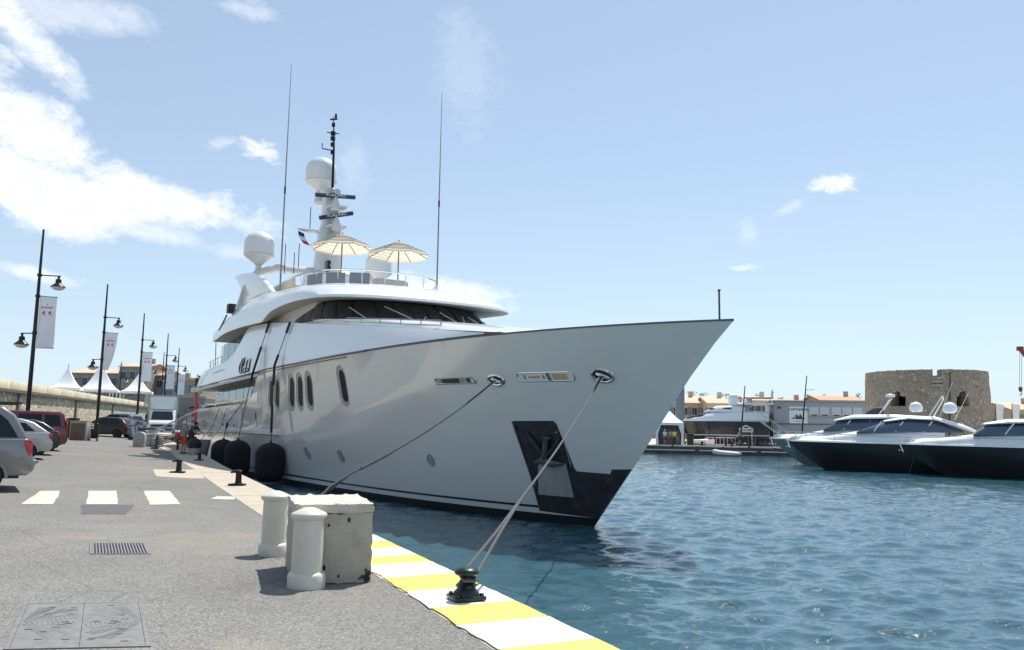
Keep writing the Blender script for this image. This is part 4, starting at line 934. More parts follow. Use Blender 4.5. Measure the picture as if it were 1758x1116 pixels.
# lamp posts
LPM = mat('lamp_black', (.014, .014, .017), .4, .3)
LGL = mat('lamp_diffuser', (.62, .62, .60), .3)
BANN = mat('banner_cloth', (.82, .81, .86), .8)
def lamp_root(label, loc, rz, h, banner, twist=0., second=True):
    t = thing('street_lamp', label, 'street lamp', loc, rz, 'black lamp posts along the quay wall')
    MB().tube([(0, 0, 0), (0, 0, 1.0), (0, 0, 1.05), (0, 0, h*.6), (0, 0, h)], [.15, .14, .10, .085, .045], 10).build('pole', LPM, t)
    arms = [(1, h-2.24, .95)]+([(-1, h-5.05, .62)] if second else [])
    for sx, z, ln in arms:
        a = MB().tube([(0, 0, z), (sx*ln, 0, z-.02)], .03, 6).build('arm', LPM, t)
        x = sx*(ln-.08); z -= .02
        MB().lathe([(.0, .0), (.05, -.02), (.05, -.12), (.13, -.17), (.13, -.34), (.20, -.40), (.33, -.52), (.33, -.55), (.30, -.55)], (x, 0, z), 16).build('lamp_hood', LPM, a)
        MB().lathe([(.29, -.55), (.26, -.62), (.15, -.68), (0, -.70)], (x, 0, z), 14).build('diffuser', LGL, a)
    for z in (h-2.24, h-3.26, h-5.05): MB().lathe([(.11, -.06), (.12, 0), (.11, .06)], (0, 0, z), 10).build('clamp', LPM, t)
    if banner:
        zt, zb, wd_ = h-3.26, h-5.75, .78
        rows_ = []
        for i in range(9):
            f_ = i/8; rows_.append([(.10+(wd_*(1-.0*f_))*j/4*(1-twist*f_**2*.8), .06*math.sin(5*f_+j)*f_+.10*twist*f_*j/4, zt+(zb-zt)*f_) for j in range(5)])
        bn = MB().rings(rows_, closed=False).build('banner', BANN, t)
        m = MB(); m.tube([(0, 0, zt+.02), (.92, 0, zt-.04)], .014, 5)
        if not twist: m.tube([(0, 0, zb), (.92, 0, zb)], .014, 5)
        m.build('banner_rod', LPM, t)
        def on(x, z, off):
            f_ = (zt-z)/(zt-zb); j = (x-.10)/wd_*4; return (.10+(x-.10)*(1-twist*f_**2*.8), .06*math.sin(5*f_+j)*f_+.10*twist*f_*j/4-off, z)
        m = MB()
        for k in range(6): x0 = .2+k*.09; m.face(on(x0, zt-.58, .012), on(x0+.06, zt-.58, .012), on(x0+.06, zt-.50, .012), on(x0, zt-.50, .012))
        m.face(on(.44, zt-.42, .012), on(.5, zt-.42, .012), on(.47, zt-.34, .012)); m.build('emblem_text', mat('banner_grey_print', (.25, .24, .27), .8), bn)['kind'] = 'stuff'
        m = MB()
        for x0 in (.24, .52): m.face(on(x0, zt-.86, .012), on(x0+.10, zt-.86, .012), on(x0+.16, zt-.76, .012), on(x0+.09, zt-.70, .012), on(x0+.05, zt-.76, .012)); m.face(on(x0+.10, zt-.92, .012), on(x0+.18, zt-.92, .012), on(x0+.18, zt-.84, .012))
        m.build('emblem_red', mat('banner_red_print', (.60, .04, .07), .8), bn)['kind'] = 'stuff'
    return t
ab = math.atan2(WN[1], WN[0])-R(8)
for i, (px, py, d_, tw, lb) in enumerate([(75, 394, 38.6, 0, 'tallest black lamp post with banner, behind the silver minivan'), (185, 488, 54, .8, 'second black lamp post, its banner twisted, left of the dark hatchback'), (248, 538, 68, 0, 'third black lamp post with banner in front of a pointed tent'), (289, 573, 84, 0, 'fourth black lamp post with banner, rising behind the truck cab'), (308, 597, 99, 0, 'fifth black lamp post with banner, right of the truck box')]):
    p = hy(px, py, d_); z0 = ground(p[0], p[1]); lamp_root(lb, (p[0], p[1], z0), ab, p[2]-z0, True, tw, i < 2)
p = hy(282, 605, 104); z0 = ground(p[0], p[1]); lamp_root('farthest bare black lamp post, just left of the fourth one', (p[0], p[1], z0), ab+R(180), p[2]-z0, False)
p = hy(209, 621, 118); lamp_root('thin black lamp post on the terrace beside the roofs', (p[0], p[1], 4.3), ab, p[2]-4.3, False)
# pagoda tents on the terrace
PVC = mat('tent_white_pvc', (.86, .86, .87), .5)
def tent(px_peak, py_peak, px_l, px_r, py_e, Y, label, rz=R(20)):
    pk = hy(px_peak, py_peak, Y); l_ = hy(px_l, py_e, Y); r_ = hy(px_r, py_e, Y); w_ = (r_[0]-l_[0])*.80; ze = l_[2]; zb = 4.3
    t = thing('pagoda_tent', label, 'tent', ((l_[0]+r_[0])/2, pk[1], zb), rz, 'white pointed tents on the terrace')
    h = pk[2]-ze
    for k in range(4):
        m = MB(); c, s_ = math.cos(k*math.pi/2), math.sin(k*math.pi/2); rows_ = []
        for f_ in (0, .08, .2, .4, .6, .8, 1.):
            hw = w_/2*f_; z = ze-zb+h*(1-f_)**1.7; rows_.append([(hw*c-y*s_, hw*s_+y*c, z-.06*f_*0) for y in (-hw-.001, -hw/3, hw/3, hw+.001)])
        m.rings(rows_, closed=False)
        sc_ = [(w_/2*c-y*s_, w_/2*s_+y*c, ze-zb-.20-.08*((i % 2))) for i, y in enumerate(np.linspace(-w_/2, w_/2, 13))]; tp = [(w_/2*c-y*s_, w_/2*s_+y*c, ze-zb) for y in np.linspace(-w_/2, w_/2, 13)]
        m.rings([tp, sc_], closed=False); m.build('roof_panel', PVC, t, ang=50)
        x, y = w_/2*(1 if k in (0, 3) else -1)*.97, w_/2*(1 if k < 2 else -1)*.97; MB().tube([(x, y, 0), (x, y, ze-zb)], .05, 6).build('leg', WHITEP, t)
    MB().tube([(0, 0, ze-zb+h-.15), (0, 0, ze-zb+h+.2)], .05, 6).build('finial', GREYP, t)
    return t
tent(115, 629, 86, 144, 666, 90, 'leftmost white pointed tent above the stone wall')
tent(164, 631, 136, 196, 668, 102, 'white pointed tent partly hidden behind its larger neighbour')
tent(178, 634, 146, 208, 669, 94, 'large white pointed tent behind the second lamp post')
tent(237, 641, 206, 266, 672, 98, 'rightmost white pointed tent in front of the old houses')
# town houses
TILE = mat('terracotta_tiles', (.52, .30, .19), .85, var=.3, vscale=3, bump=.8, bscale=8, stretch=(3, 1, 1))
TILE2 = mat('pale_terracotta_tiles', (.60, .43, .31), .85, var=.3, vscale=3, bump=.8, bscale=8, stretch=(3, 1, 1))
SHUT = mat('shutter_grey_blue', (.16, .18, .20), .6); WGL = mat('house_window_dark', (.02, .022, .026), .15)
def house(name, label, px0, px1, py_ridge, py_eave, Y, zb, depth, wallmat, rows_=2, cols=3, roof=TILE, rz=0., chimney=True, flat=False, group=None):
    a = hy(px0, py_eave, Y); b = hy(px1, py_eave, Y); rd = hy((px0+px1)/2, py_ridge, Y); w_ = b[0]-a[0]; ze = (a[2]+b[2])/2-zb; hr = max(rd[2]-zb-ze, .4)
    t = thing(name, label, 'house', ((a[0]+b[0])/2, Y, zb), rz, group)
    m = MB(); m.prism([(-w_/2, 0), (w_/2, 0), (w_/2, ze), (-w_/2, ze)], lambda x, z: (x, 0, z), lambda x, z: (x, depth, z)); m.build('wall', wallmat, t)
    ov = .35
    if not flat:
        m = MB(); m.prism([(-ov, ze-.06), (depth/2, ze+hr), (depth+ov, ze-.06), (depth+ov, ze+.08), (depth/2, ze+hr+.16), (-ov, ze+.08)], lambda y, z: (-w_/2-ov*.6, y, z), lambda y, z: (w_/2+ov*.6, y, z)); rf = m.build('roof', roof, t)
        m = MB(); m.prism([(0.05, ze-.03), (depth-.05, ze-.03), (depth/2, ze+hr-.1)], lambda y, z: (-w_/2+.05, y, z), lambda y, z: (w_/2-.05, y, z)); m.build('gable', wallmat, t)
    else:
        m = MB(); m.box((0, depth/2, ze+.15), (w_+.3, depth+.3, .3)); rf = m.build('roof', roof, t)
    if chimney:
        MB().box((w_*.3, depth*.45, ze+hr+.4), (.7, .7, 1.2)).build('chimney', wallmat, rf)
    ww, wh = .9, 1.45; sp = w_/cols
    wm = MB().box((0, 0, 0), (ww, .10, wh)).mesh('window', mat('window_frame_white', (.6, .6, .58), .5)); pnm = MB().box((0, -.03, 0), (ww*.42, .08, wh-.14)).mesh('pane', WGL); shm = MB().box((0, -.05, 0), (.42, .06, wh)).mesh('shutter', SHUT)
    for r_ in range(rows_):
        for c_ in range(cols):
            z = ze-1.5-r_*2.9
            if z < .9: continue
            o = obj('window', wm, t); o.location = (-w_/2+sp*(c_+.5), -.03, z)
            for sx in (-1, 1):
                q = obj('pane', pnm, o); q.location = (sx*ww*.235, 0, 0)
                q = obj('shutter', shm, o); q.location = (sx*(ww/2+.24), 0, 0)
    return t
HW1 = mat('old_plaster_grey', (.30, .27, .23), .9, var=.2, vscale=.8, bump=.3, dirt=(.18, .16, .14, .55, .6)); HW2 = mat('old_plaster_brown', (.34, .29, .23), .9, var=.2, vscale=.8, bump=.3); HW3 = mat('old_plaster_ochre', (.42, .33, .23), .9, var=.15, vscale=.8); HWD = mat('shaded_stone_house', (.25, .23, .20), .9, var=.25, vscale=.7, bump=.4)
house('town_house', 'long low house with pale tile roof behind the tents', 122, 206, 632, 641, 150, 4.3, 10, HW2, 2, 5, TILE2)
house('town_house', 'tallest grey old house with orange roof above the tents', 206, 252, 622, 630, 142, 4.3, 10, HW1, 3, 3, TILE2)
house('town_house', 'grey-green old house with bright orange roof behind the third lamp', 250, 283, 635, 645, 146, 4.3, 9, HWD, 3, 2, TILE)
house('town_house', 'small house with a narrow orange roof between two lamp posts', 281, 312, 648, 656, 138, 3.5, 9, HW2, 2, 3, TILE)
house('town_house', 'flat brown block left of the red crane', 300, 345, 651, 652, 132, 1.5, 10, HWD, 4, 4, HW3, flat=True)
house('town_house', 'grey stone house low behind the red crane', 302, 352, 678, 684, 110, 1.5, 6, mat('blue_grey_render', (.22, .22, .23), .9, var=.15), 2, 4, HW1, flat=True, chimney=False)
# roof trees
LEAF = [mat('leaf_dark', (.035, .055, .022), .7, var=.3), mat('leaf_mid', (.06, .085, .035), .7, var=.3)]
def tree(px, py_top, py_bot, wpx, Y, zb, label, name='tree', dens=260, cat='tree'):
    c = hy(px, (py_top+py_bot)/2, Y); h = (hy(px, py_top, Y)-hy(px, py_bot, Y))[2]; rx = wpx*Y/F/2
    t = thing(name, label, cat, (c[0], Y, zb), 0)
    cz = c[2]-zb
    m = MB(); m.tube([(0, 0, 0), (.1, 0, cz*.6), (0, .05, cz)], [.28, .2, .1], 7)
    for k in range(5): a = k*1.3; m.tube([(.05, 0, cz*.7), (rx*.5*math.cos(a), rx*.5*math.sin(a), cz+h*.15*math.sin(k))], [.1, .04], 5)
    m.build('trunk', mat('bark', (.10, .08, .06), .9), t)
    m = MB(); cl = [(rng.normal(0, .42)*rx, rng.normal(0, .42)*rx, rng.uniform(-.42, .45)*h) for _ in range(9)]
    for k in range(dens):
        q = np.array(cl[k % 9])+rng.normal(0, .2, 3)*np.array([rx, rx, h*.6]); s_ = rng.uniform(.10, .22)*max(.8, rx*.35)
        u = rng.normal(0, 1, 3); u /= np.linalg.norm(u); v = np.cross(u, rng.normal(0, 1, 3)); v /= np.linalg.norm(v)
        m.mi = int(rng.random() < .45); q = q+np.array([0, 0, cz]); m.face(q-u*s_, q-v*s_*.5, q+u*s_, q+v*s_*.5)
    m.build('crown', LEAF, t, ang=0)
    return t
tree(339, 646, 662, 16, 118, 1.5, 'dark leafy tree crown behind the red crane')
# ================================================================== VEHICLES (origin at the rear bumper, +x forward)
TYRE = mat('tyre_rubber', (.018, .018, .019), .8); ALLOY = mat('alloy_rim', (.55, .56, .58), .3, .8); REDL = mat('tail_light_red', (.45, .02, .03), .15, coat=.6); CARGL = mat('car_glass', (.012, .016, .018), .06, spec=.35); TRIM = mat('black_trim', (.02, .02, .022), .5); HEADL = mat('head_lamp', (.7, .72, .74), .1)
def wheel(par, x, y, r, wd=.2):
    g = MB().lathe([(r*.62, -wd/2), (r*.92, -wd/2), (r, -wd*.35), (r, wd*.35), (r*.92, wd/2), (r*.62, wd/2)], (0, 0, 0), 24, Matrix.Rotation(R(90), 4, 'X')).build('wheel', TYRE, par, ang=40); g.location = (x, y, r)
    sg = 1 if y > 0 else -1
    MB().lathe([(0, .0), (r*.15, .01), (r*.55, -.02), (r*.64, .02), (r*.64, -.1)], (0, sg*wd*.42, 0), 20, Matrix.Rotation(R(-90*sg), 4, 'X')).build('rim', ALLOY, g, ang=40)
    m = MB()
    for k in range(9):
        a = k*2*math.pi/9; m.box((0, 0, 0), (.001, .001, .001)) if False else m.add([(r*q*math.cos(a+da), sg*(wd*.42+.012), r*q*math.sin(a+da)) for q, da in ((.30, -.09), (.30, .09), (.52, .16), (.52, -.16))], [(0, 1, 2, 3)])
    o = m.build('rim_slots', TRIM, g); o['kind'] = 'stuff'
def car(name, label, rear, head, Ln, H, Wd, paint, lower, cabin, wins, axles, wr, tail, zbelt, extra=None):
    z0 = ground(rear[0], rear[1]); t = thing(name, label, 'car', (rear[0], rear[1], z0), math.atan2(head[1], head[0]))
    def arch(x): return [(x+(wr+.06)*math.cos(a), .30+(wr+.06)*math.sin(a)*.98) for a in np.linspace(0.05, math.pi-.05, 9)]
    poly = list(lower)+[p for ax in sorted(axles, reverse=True) for p in arch(ax)]
    m = MB(); m.prism(poly, lambda a, b: (a, -Wd/2, b), lambda a, b: (a, Wd/2, b)); body = m.build('body', paint, t, ang=45, bevel=.05, seg=3)
    def cy(z): return Wd/2-.05-(z-zbelt)/(H-zbelt)*.17
    m = MB(); m.prism(cabin, lambda a, b: (a, -cy(b), b), lambda a, b: (a, cy(b), b)); cab = m.build('cabin', paint, t, ang=45, bevel=.06, seg=3)
    for wpoly in wins:
        for sg in (-1, 1):
            m = MB(); m.prism(wpoly, lambda a, b: (a, sg*(cy(b)-.01), b), lambda a, b: (a, sg*(cy(b)+.012), b)); m.build('side_window', CARGL, cab, ang=30)
    # rear screen and windscreen on the sloping ends
    for sg in (-1, 1):
        m = MB(); m.prism(tail, lambda a, b: (a, sg*(Wd/2-.18), b), lambda a, b: (a, sg*(Wd/2+.012), b)); m.build('tail_light', REDL, body, ang=30, bevel=.012)
        for ax in axles: wheel(t, ax, sg*(Wd/2-.10), wr)
        m = MB()
        for ax in axles: m.tube([(ax+(wr+.05)*math.cos(a), sg*(Wd/2-.01), .30+(wr+.05)*math.sin(a)) for a in np.linspace(0.0, math.pi, 13)], .035, 6)
        if extra != 'noarch': m.build('wheel_arch_lip', TRIM if extra == 'trim' else paint, body)['kind'] = 'stuff'
    MB().box((Ln*.5, 0, .42), (Ln*.9, Wd-.5, .3)).build('underbody', TRIM, t)
    c0, c1 = cabin[0], cabin[1]
    m = MB(); a, b = Vector((c0[0], 0, c0[1])), Vector((c1[0], 0, c1[1])); n_ = Vector((-(b-a).z, 0, (b-a).x)).normalized(); n_ = n_ if n_.x < 0 else -n_
    q = [a.lerp(b, f)+n_*.012+Vector((0, s_*(Wd/2-.28), 0)) for f, s_ in ((.15, -1), (.15, 1), (.85, .88), (.85, -.88))]; m.face(*q); m.build('rear_screen', CARGL, cab)
    c2, c3 = cabin[-2], cabin[-1]
    m = MB(); a, b = Vector((c3[0], 0, c3[1])), Vector((c2[0], 0, c2[1])); n_ = Vector(((b-a).z, 0, -(b-a).x)).normalized(); n_ = n_ if n_.x > 0 else -n_
    q = [a.lerp(b, f)+n_*.012+Vector((0, s_*(Wd/2-.22), 0)) for f, s_ in ((.12, -1), (.12, 1), (.9, .88), (.9, -.88))]; m.face(*q); m.build('windscreen', CARGL, cab)
    MB().box((-.012, 0, .62), (.02, .52, .11)).build('number_plate', WHITEP, t)
    return t
HD = np.array([-.83, -.56])
SILV = mat('silver_paint', (.20, .20, .205), .28, .55, coat=1.); SILV2 = mat('champagne_paint', (.42, .41, .39), .3, .4, coat=1.); BLKC = mat('black_car_paint', (.012, .013, .017), .3, 0., coat=.4); REDC = mat('dark_red_paint', (.15, .014, .022), .22, .1, coat=1.); BLUC = mat('blue_car_paint', (.10, .16, .22), .25, .3, coat=1.)
p = hy(56, 760, 17.6); RB = p[:2]
van = car('minivan', 'silver minivan with red tail light at the left frame edge', RB, HD, 4.85, 1.76, 1.9, SILV,
  [(.10, .34), (.0, .46), (-.03, .60), (.03, .66), (.10, .98), (.16, 1.08), (3.9, 1.03), (4.55, .92), (4.80, .72), (4.82, .42), (4.7, .30)],
  [(.13, 1.06), (.40, 1.56), (.62, 1.72), (1.0, 1.76), (2.5, 1.74), (2.75, 1.70), (3.95, 1.03)],
  [[(.32, 1.10), (.52, 1.44), (.74, 1.63), (1.20, 1.66), (1.20, 1.10)], [(1.28, 1.10), (1.28, 1.62), (2.2, 1.62), (2.2, 1.10)], [(2.28, 1.10), (2.28, 1.62), (2.62, 1.60), (3.5, 1.10)]], (.86, 3.86), .335, [(.05, .98), (.10, 1.05), (.22, 1.04), (.20, .94), (.12, .72), (.06, .76)], 1.05)
MB().box((.02, 0, .60), (.20, 1.7, .06)).build('bumper_step', SILV, van, bevel=.025)
MB().box((1.2, .66, 1.79), (1.8, .04, .05)).build('roof_bar', TRIM, van); MB().box((1.2, -.66, 1.79), (1.8, .04, .05)).build('roof_bar', TRIM, van)
p = hy(86, 760, 30.)
car('estate_car', 'champagne silver car parked just beyond the minivan', p[:2], HD, 4.2, 1.48, 1.75, SILV2,
  [(.08, .30), (.0, .42), (-.02, .62), (.03, .68), (.05, .92), (.12, .98), (3.3, .92), (3.95, .80), (4.15, .62), (4.18, .40), (4.05, .28)],
  [(.10, .96), (.62, 1.34), (1.0, 1.46), (2.1, 1.48), (2.35, 1.44), (3.25, .94)], [[(.55, 1.02), (.86, 1.30), (1.35, 1.36), (1.35, 1.02)], [(1.42, 1.02), (1.42, 1.37), (2.2, 1.38), (2.9, 1.02)]], (.78, 3.35), .31, [(.0, .95), (.14, .95), (.11, .76), (.02, .74)], .95)
p = hy(99, 755, 33.5)
car('parked_car', 'black car between the champagne car and the red one', p[:2], HD, 4.0, 1.45, 1.7, BLKC,
  [(.08, .30), (.0, .42), (-.02, .62), (.03, .92), (.10, .98), (3.1, .92), (3.8, .80), (3.95, .62), (3.98, .40), (3.85, .28)],
  [(.10, .96), (.60, 1.32), (.95, 1.43), (2.0, 1.45), (2.2, 1.41), (3.05, .94)], [[(.62, 1.02), (.86, 1.28), (1.35, 1.34), (1.35, 1.02)], [(1.42, 1.02), (1.42, 1.35), (2.1, 1.35), (2.75, 1.02)]], (.75, 3.2), .31, [(.0, .93), (.11, .93), (.09, .80), (.02, .78)], .95)
p = hy(112, 750, 38.)
car('parked_van', 'dark red tall car parked last in the row by the wall', p[:2], HD, 4.1, 1.82, 1.8, REDC,
  [(.08, .32), (.0, .45), (-.02, .70), (.02, 1.04), (.06, 1.10), (3.3, 1.04), (3.9, .92), (4.05, .70), (4.06, .42), (3.9, .30)],
  [(.06, 1.08), (.16, 1.66), (.30, 1.78), (2.3, 1.82), (2.5, 1.78), (3.35, 1.06)], [[(.28, 1.14), (.36, 1.62), (.95, 1.66), (.95, 1.14)], [(1.05, 1.14), (1.05, 1.67), (1.95, 1.68), (1.95, 1.14)], [(2.05, 1.14), (2.05, 1.67), (2.4, 1.66), (3.1, 1.14)]], (.72, 3.3), .32, [(.0, 1.5), (.10, 1.5), (.10, 1.02), (.0, .98)], 1.06)
p = hy(228, 745, 58.)
car('hatchback', 'dark hatchback parked side-on in front of the wall', p[:2], (-.999, .03), 3.9, 1.48, 1.7, BLKC,
  [(.08, .30), (.0, .42), (-.02, .62), (.03, .95), (.10, 1.0), (3.05, .94), (3.7, .80), (3.87, .62), (3.9, .40), (3.75, .28)],
  [(.12, .98), (.50, 1.34), (.80, 1.45), (1.9, 1.48), (2.1, 1.44), (3.0, .96)], [[(.60, 1.04), (.80, 1.32), (1.35, 1.37), (1.35, 1.04)], [(1.42, 1.04), (1.42, 1.38), (2.0, 1.38), (2.7, 1.04)]], (.72, 3.15), .31, [(.0, 1.02), (.18, 1.02), (.14, .8), (.02, .78)], .97)
p = hy(240, 740, 66.)
car('parked_car', 'blue car glimpsed beyond the dark hatchback', p[:2], (-.98, .2), 4.2, 1.62, 1.75, BLUC,
  [(.08, .32), (.0, .45), (-.02, .70), (.02, 1.0), (.06, 1.05), (3.3, 1.0), (3.95, .9), (4.15, .70), (4.16, .42), (4.0, .30)],
  [(.10, 1.03), (.4, 1.48), (.7, 1.6), (2.1, 1.62), (2.35, 1.58), (3.3, 1.02)], [[(.5, 1.08), (.7, 1.46), (1.3, 1.5), (1.3, 1.08)], [(1.38, 1.08), (1.38, 1.5), (2.25, 1.5), (3.0, 1.08)]], (.75, 3.35), .32, [(.0, 1.3), (.14, 1.3), (.12, 1.0), (.0, 1.0)], 1.02)
p = hy(322, 742, 80.)
car('parked_car', 'dark car with bright windscreen right of the white truck', (p[0]+.2, p[1]+4.2), (.1, -.99), 4.2, 1.5, 1.75, mat('charcoal_paint', (.03, .03, .035), .2, coat=1.),
  [(.08, .30), (.0, .42), (-.02, .62), (.03, .95), (.10, 1.0), (3.3, .94), (3.95, .80), (4.15, .62), (4.18, .40), (4.05, .28)],
  [(.12, .98), (.60, 1.36), (1.0, 1.48), (2.1, 1.5), (2.35, 1.46), (3.3, .96)], [[(.60, 1.04), (.86, 1.32), (1.35, 1.38), (1.35, 1.04)], [(1.42, 1.04), (1.42, 1.39), (2.2, 1.39), (2.95, 1.04)]], (.78, 3.35), .31, [(.0, 1.0), (.18, 1.0), (.14, .8), (.02, .78)], .97)
# box truck facing us
p = hy(276, 752, 62.); z0 = ground(p[0], p[1])
t = thing('box_truck', 'white box truck parked facing the camera under the wall', 'truck', (p[0], p[1], z0), R(22))
wd_ = 2.12
MB().box((0, 3.4, 2.0), (wd_, 4.2, 2.25)).build('cargo_box', mat('truck_box_white', (.72, .72, .70), .5), t, bevel=.04)
m = MB()
for sx in (-1, 1): m.box((sx*wd_/2, 1.28, 2.0), (.07, .07, 2.27))
m.box((0, 1.28, 3.13), (wd_+.05, .07, .07)); m.build('box_frame', GREYP, t)
m = MB(); m.prism([(-.0, .45), (-.05, .95), (.08, 1.12), (.55, 1.2), (.95, 1.95), (1.15, 2.02), (1.28, 2.02), (1.28, .45)], lambda y, z: (-.92, y, z), lambda y, z: (.92, y, z)); cb = m.build('cab', mat('truck_cab_white', (.74, .74, .73), .3, coat=.5), t, ang=40, bevel=.05)
MB().add([(-.78, .56, 1.26), (.78, .56, 1.26), (.70, .90, 1.90), (-.70, .90, 1.90)], [(0, 1, 2, 3)]).build('windscreen', DGLASS, cb)
MB().box((0, -.06, .82), (1.5, .03, .16)).build('grille', TRIM, cb); MB().box((0, -.08, .52), (1.8, .16, .24)).build('bumper', mat('bumper_grey', (.12, .12, .125), .6), cb, bevel=.03)
for sx in (-1, 1):
    MB().box((sx*.72, -.04, .86), (.30, .06, .22)).build('headlight', HEADL, cb, bevel=.02); MB().box((sx*1.12, .55, 1.5), (.16, .10, .38)).build('mirror', TRIM, cb, bevel=.02)
    wheel(t, sx*.85, .8, .36); t.children[-1].rotation_euler = (0, 0, R(90)); t.children[-1].location = (sx*.85, .75, .36)
    wheel(t, sx*.85, 4.2, .36); t.children[-1].rotation_euler = (0, 0, R(90)); t.children[-1].location = (sx*.85, 4.2, .36)
m = MB(); m.prism([(-.85, 2.05), (.85, 2.05), (.95, 3.0), (-.95, 3.0)], lambda x, z: (x*(.62 if z < 2.5 else 1), 1.0 if z < 2.5 else 1.2, z), lambda x, z: (x, 1.245, z)); m.build('roof_deflector', WHITE, t, ang=40)
MB().box((0, -.17, .52), (.5, .015, .11)).build('number_plate', WHITEP, t)
# container, stacked crates, scooters by the wall
p = hy(133, 748, 50.); z0 = ground(p[0], p[1]); t = thing('waste_container', 'brown panelled waste container beside the parked red car', 'container', (p[0], p[1], z0), R(6))
m = MB().box((0, .4, .62), (.98, .8, 1.16)); m.build('frame', GREYP, t, bevel=.02); MB().box((0, -.012, .60), (.82, .03, .98)).build('front_panel', mat('brown_board', (.16, .10, .07), .7, var=.15), t); MB().box((0, .4, 1.22), (1.0, .82, .06)).build('lid', mat('lid_tan', (.42, .36, .26), .7), t)
for sx in (-1, 1): MB().lathe([(.06, -.02), (.06, .02)], (sx*.4, .1, .06), 10, Matrix.Rotation(R(90), 4, 'Y')).build('wheel', TYRE, t)
p = hy(122, 745, 52.); t = thing('waste_bin', 'tall black bin behind the brown container', 'bin', (p[0], p[1], ground(p[0], p[1])), R(6)); MB().box((0, .2, .65), (.45, .6, 1.2), top=(1.1, 1.1)).build('body', BLACK, t, bevel=.03); MB().box((0, .2, 1.29), (.52, .7, .08)).build('lid', BLACK, t, bevel=.02)
p = hy(150, 748, 51.); z0 = ground(p[0], p[1]); CRM = mat('crate_cream', (.62, .58, .48), .7)
for k in range(6):
    t = thing('crate', 'cream slatted crate in the stack by the wall, %s from the ground' % ('lowest', 'second', 'third', 'fourth', 'fifth', 'topmost, sixth')[k], 'crate', (p[0], p[1], z0+.185*k), R(4), 'stacked cream crates')
    MB().box((0, .2, .015), (.34, .40, .03)).build('bottom', CRM, t)
    for sx in (-1, 1):
        for z in (.05, .13): MB().box((sx*.16, .2, z), (.02, .40, .05)).build('slat', CRM, t); MB().box((0, .2+sx*.19, z), (.30, .02, .05)).build('slat', CRM, t)
    MB().box((0, .2, .1), (.015, .36, .16)).build('divider', TRIM, t)
p = hy(160, 748, 50.5); t = thing('folded_trolley', 'dark folded hand trolley beside the crate stack', 'trolley', (p[0], p[1], ground(p[0], p[1])), R(4))
m = MB()
for sx in (-1, 1): m.tube([(sx*.2, 0, .1), (sx*.2, .15, 1.2)], .02, 6)
for z in (.3, .6, .9, 1.2): m.tube([(-.2, .13*z, z), (.2, .13*z, z)], .018, 6)
m.build('frame', DMETAL, t); MB().box((0, -.1, .06), (.42, .28, .03)).build('toe_plate', STEEL, t); MB().box((0, .12, .5), (.36, .12, .6)).build('load', TRIM, t, bevel=.03)
for sx in (-1, 1): MB().lathe([(.09, -.02), (.09, .02)], (sx*.24, .05, .09), 12, Matrix.Rotation(R(90), 4, 'Y')).build('wheel', TYRE, t)
def scooter(px, py, Y, rz, paint, label):
    p = hy(px, py, Y); t = thing('scooter', label, 'scooter', (p[0], p[1], ground(p[0], p[1])), rz, 'scooters parked by the wall')
    for x in (-.6, .62): g = MB().lathe([(.13, -.05), (.21, -.05), (.23, 0), (.21, .05), (.13, .05)], (0, 0, 0), 16, Matrix.Rotation(R(90), 4, 'X')).build('wheel', TYRE, t); g.location = (x, 0, .23); MB().lathe([(0, -.04), (.13, -.03), (.13, .03), (0, .04)], (0, 0, 0), 12, Matrix.Rotation(R(90), 4, 'X')).build('rim', ALLOY, g)
    m = MB(); m.prism([(-.85, .55), (-.75, .72), (-.1, .72), (.0, .34), (.35, .30), (.52, .95), (.60, .95), (.55, .28), (.3, .2), (-.1, .2), (-.35, .34)], lambda a, b: (a, -.16, b), lambda a, b: (a, .16, b)); m.build('body', paint, t, bevel=.04)
    MB().box((-.4, 0, .76), (.66, .28, .10)).build('seat', BLACK, t, bevel=.03)
    m = MB(); m.tube([(.56, -.32, 1.05), (.58, 0, 1.0), (.56, .32, 1.05)], .018, 6); m.tube([(.58, 0, 1.0), (.68, 0, .3)], .025, 6); m.build('handlebar', DMETAL, t)
    MB().add([(.60, -.2, 1.02), (.60, .2, 1.02), (.50, .16, 1.42), (.50, -.16, 1.42)], [(0, 1, 2, 3)]).build('wind_shield', mat('clear_shield', (.5, .56, .6), .08, spec=.7), t)
    for sg in (-1, 1): MB().tube([(.55, sg*.28, 1.05), (.52, sg*.32, 1.22)], .008, 4).build('mirror_stalk', DMETAL, t)
scooter(237, 746, 55, R(160), mat('scooter_blue', (.08, .14, .2), .3, coat=.6), 'dark blue scooter beside the hatchback tail'); scooter(247, 744, 57, R(215), mat('scooter_grey', (.25, .26, .28), .3, coat=.6), 'grey scooter nearest to the white truck')
